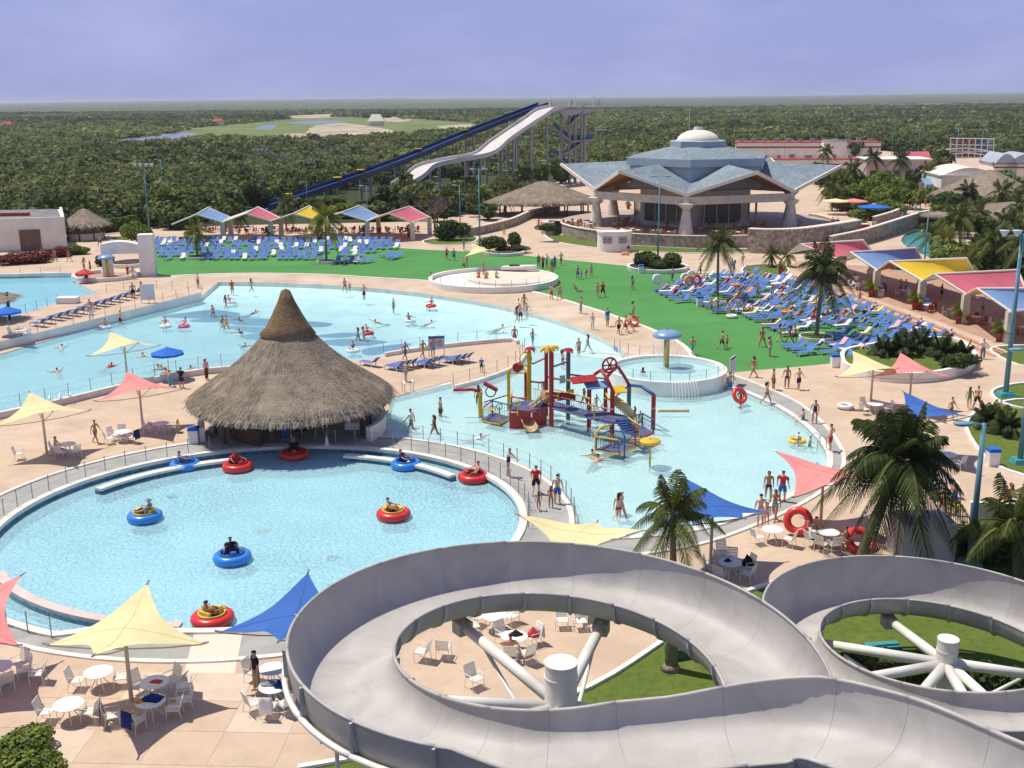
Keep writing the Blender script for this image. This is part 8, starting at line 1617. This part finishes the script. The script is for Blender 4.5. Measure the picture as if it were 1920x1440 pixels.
Z([(761, 716), (760, 676), (793, 672), (812, 669)], 'on the deck beside the rules board'); who(903, 698, 'on the deck edge above the activity pool', child=True)
who(180, 831, 'on the deck between the wave-side sails', pose='walk', kind='m', col='grey', h=1.2); who(320, 726, 'beside the blue parasol', clothed=True, col='orange', pose='bend', kind='m'); who(341, 728, 'at the wave pool wall', clothed=True, col='black', pose='stand', kind='m'); who(388, 712, 'at the wave pool wall beside the thatch', clothed=True, col='pink', pose='standf', kind='f')
who(953, 894, 'at the rail of the grey walk', pose='reach', kind='f', h=1.2); who(1005, 926, 'on the grey walk with children', pose='walk', kind='m', col='black', h=3.0); who(1045, 945, 'on the grey walk with children', pose='stand', kind='m', col='blue', h=2.8); who(1010, 957, 'on the grey walk behind the men', child=True, kind='f', col='pink', h=3.0); who(1033, 952, 'on the grey walk behind the men', child=True, kind='f', col='orange', h=2.9)
Z([(772, 812), (815, 822), (826, 790), (897, 765), (1159, 980), (1164, 977), (1205, 728), (1368, 740), (1388, 768)], 'wading in the activity pool', z=ZW); Z([(1517, 848), (1495, 846), (1200, 800)], 'wading in the activity pool', z=ZW, child=True)
for (x, y) in ((887, 822), (1115, 868), (1124, 856)): who(x, y, 'in the activity pool', pose='swim')
for (x, y, z) in ((1095, 760, 1.35), (1118, 768, 1.35), (1020, 745, 1.2), (1190, 792, 0.75)): who(x, y, 'on the play structure deck', z=z, child=True)
who(1147, 838, 'on the low play platform', z=0.35, child=True, kind='f', col='pink')
Z([(1437, 757), (1412, 707), (1450, 731), (1475, 728), (1497, 731), (1527, 794), (1556, 846), (1816, 767), (1831, 767), (1782, 787)], 'on the deck beyond the activity pool'); who(1842, 673, 'on the path by the long planter', clothed=True, col='white'); who(1506, 788, 'on the activity pool coping', pose='sit', h=-2.2, dz=-0.45)
who(1466, 940, 'beside the pink sail', clothed=True, col='red', kind='m', pose='stand'); Z([(1440, 938), (1425, 987), (1452, 975)], 'beside the pink sail'); who(1437, 984, 'beside the pink sail', child=True, kind='f', col='pink'); Z([(1770, 962), (1787, 966), (1890, 960), (1878, 955)], 'behind the big coconut palm'); who(1797, 977, 'behind the big coconut palm', child=True, clothed=True, col='yellow')
for c in (cN[0], cN[4], cN[3]): who(*PROJ(c.location), 'at the crowded table', pose='sit', h=c.rotation_euler.z, dz=-0.05)
who(*PROJ(cH[0].location), 'under the wave-side cream sail', pose='sit', kind='m', h=cH[0].rotation_euler.z, dz=-0.05); who(*PROJ(cL[0].location), 'at the table inside the flume ring', pose='sit', kind='f', col='red', h=cL[0].rotation_euler.z, dz=-0.05)
who(482, 1296, 'at the table beside the flume', clothed=True, col='black', kind='m', pose='stand', h=-1.0)
Z([(1333, 588), (1345, 587), (1365, 592), (1380, 588), (1395, 590), (1480, 644), (1462, 640), (1490, 643), (1420, 560), (1500, 575), (1550, 600), (1600, 612), (1448, 560)], 'among the crowded loungers'); Z([(1392, 499), (1372, 508), (1376, 513), (1313, 517)], 'on the path before the stone wall', clothed=True)
Z([(80, 487), (85, 488), (103, 490), (130, 490), (158, 506), (170, 512), (188, 462), (232, 449), (240, 448)], 'on the path by the cream building'); Z([(163, 531), (240, 521), (250, 524)], 'at the splash pad under the portal'); Z([(170, 590), (172, 600), (265, 556), (250, 560)], 'beside the raised deck loungers', z=0.8)
Z([(1709, 418), (1720, 416), (1732, 413), (1745, 408), (1700, 421), (1691, 414), (1716, 398), (1725, 393), (1735, 388), (1745, 393), (1750, 398), (1708, 384), (1705, 394), (1757, 402), (1640, 432)], 'in the crowd on the ramp', clothed=True)
Z([(1161, 471), (1178, 474)], 'at the white kiosk'); Z([(1330, 432), (1345, 430), (1300, 428), (1385, 430), (1420, 432), (1500, 432), (1560, 428), (1570, 430), (1205, 418), (1230, 422), (1250, 425)], 'under the restaurant roof', z=TZ, clothed=True, kind='m')
Z([(400 + i * 25, 437 + (i % 3) * 2) for i in range(15)], 'under the woodland canopies', pose='sit', clothed=True); Z([(1600, 540), (1605, 542), (1688, 552), (1698, 550), (1765, 560), (1640, 530), (1580, 525), (1840, 600)], 'under the terrace canopies', clothed=True); Z([(1612, 562), (1470, 530)], 'on the terracotta steps', pose='sit', dz=-0.35)
who(547, 830, 'above the docked boat', clothed=True, col='orange', kind='m', z=0.16); who(536, 826, 'at the bar front', clothed=True, col='white', kind='m', z=0.16); Z([(655, 800), (690, 798), (480, 812), (600, 805)], 'in the shade of the thatched bar', z=0.16, clothed=True)
for (x, y) in ((1033, 200), (1098, 200), (1117, 200), (1123, 200), (1072, 200)):
    q = GY(x, y, TY + 0.5); o = who(960, 700, 'on top of the slide tower'); o.location.x, o.location.y = q.x, q.y; o.location.z += zt_ - 0.05
Z([(898, 526), (912, 527), (930, 526)], 'seated on the island platform', pose='sit', z=0.3, clothed=True); Z([(907, 520), (875, 503)], 'beside the island sail', z=0.3); Z([(870, 470), (1865, 425), (945, 440), (1010, 428)], 'on the path beside the restaurant', clothed=True)
# sunbathers on loungers
for k, l_ in enumerate(rl.sample(LEFT, min(18, len(LEFT))) + rl.sample(RIGHT, 42)):
    kind = 'f' if k % 2 else 'm'; o = who(960, 700, 'on a lounger %s' % ('in the woodland-side rows' if k < min(18, len(LEFT)) else 'in the crowded field'), pose='recline', kind=kind); o.location = l_.location + Vector((0, 0, 0.20)); f = Vector((0, 0.30, 0)); f.rotate(Euler((0, 0, l_.rotation_euler.z))); o.location += f; o.rotation_euler.z = l_.rotation_euler.z
print('PEOPLE', PN[0], 'labels', len(LAB), 'dup', sum(v for v in LAB.values() if v > 1))
# ------------------------------------------------------------------ the air over the plain
mh = bpy.data.materials.new('haze_air'); mh.use_nodes = True; nh, lh = nodes(mh); nh.remove(nh['Principled BSDF']); pv = nh.new('ShaderNodeVolumePrincipled'); pv.inputs['Color'].default_value = (0.80, 0.88, 1.0, 1); pv.inputs['Density'].default_value = 0.000085; pv.inputs['Anisotropy'].default_value = 0.2
lh(pv.outputs[0], nh['Material Output'].inputs['Volume'])
hz_ = ob('haze', MB().box((0, 14900, 29.0), (40000, 30600, 62.0)), mh); hz_['kind'] = 'stuff'; hz_['label'] = 'thin bluish haze over the far woodland'
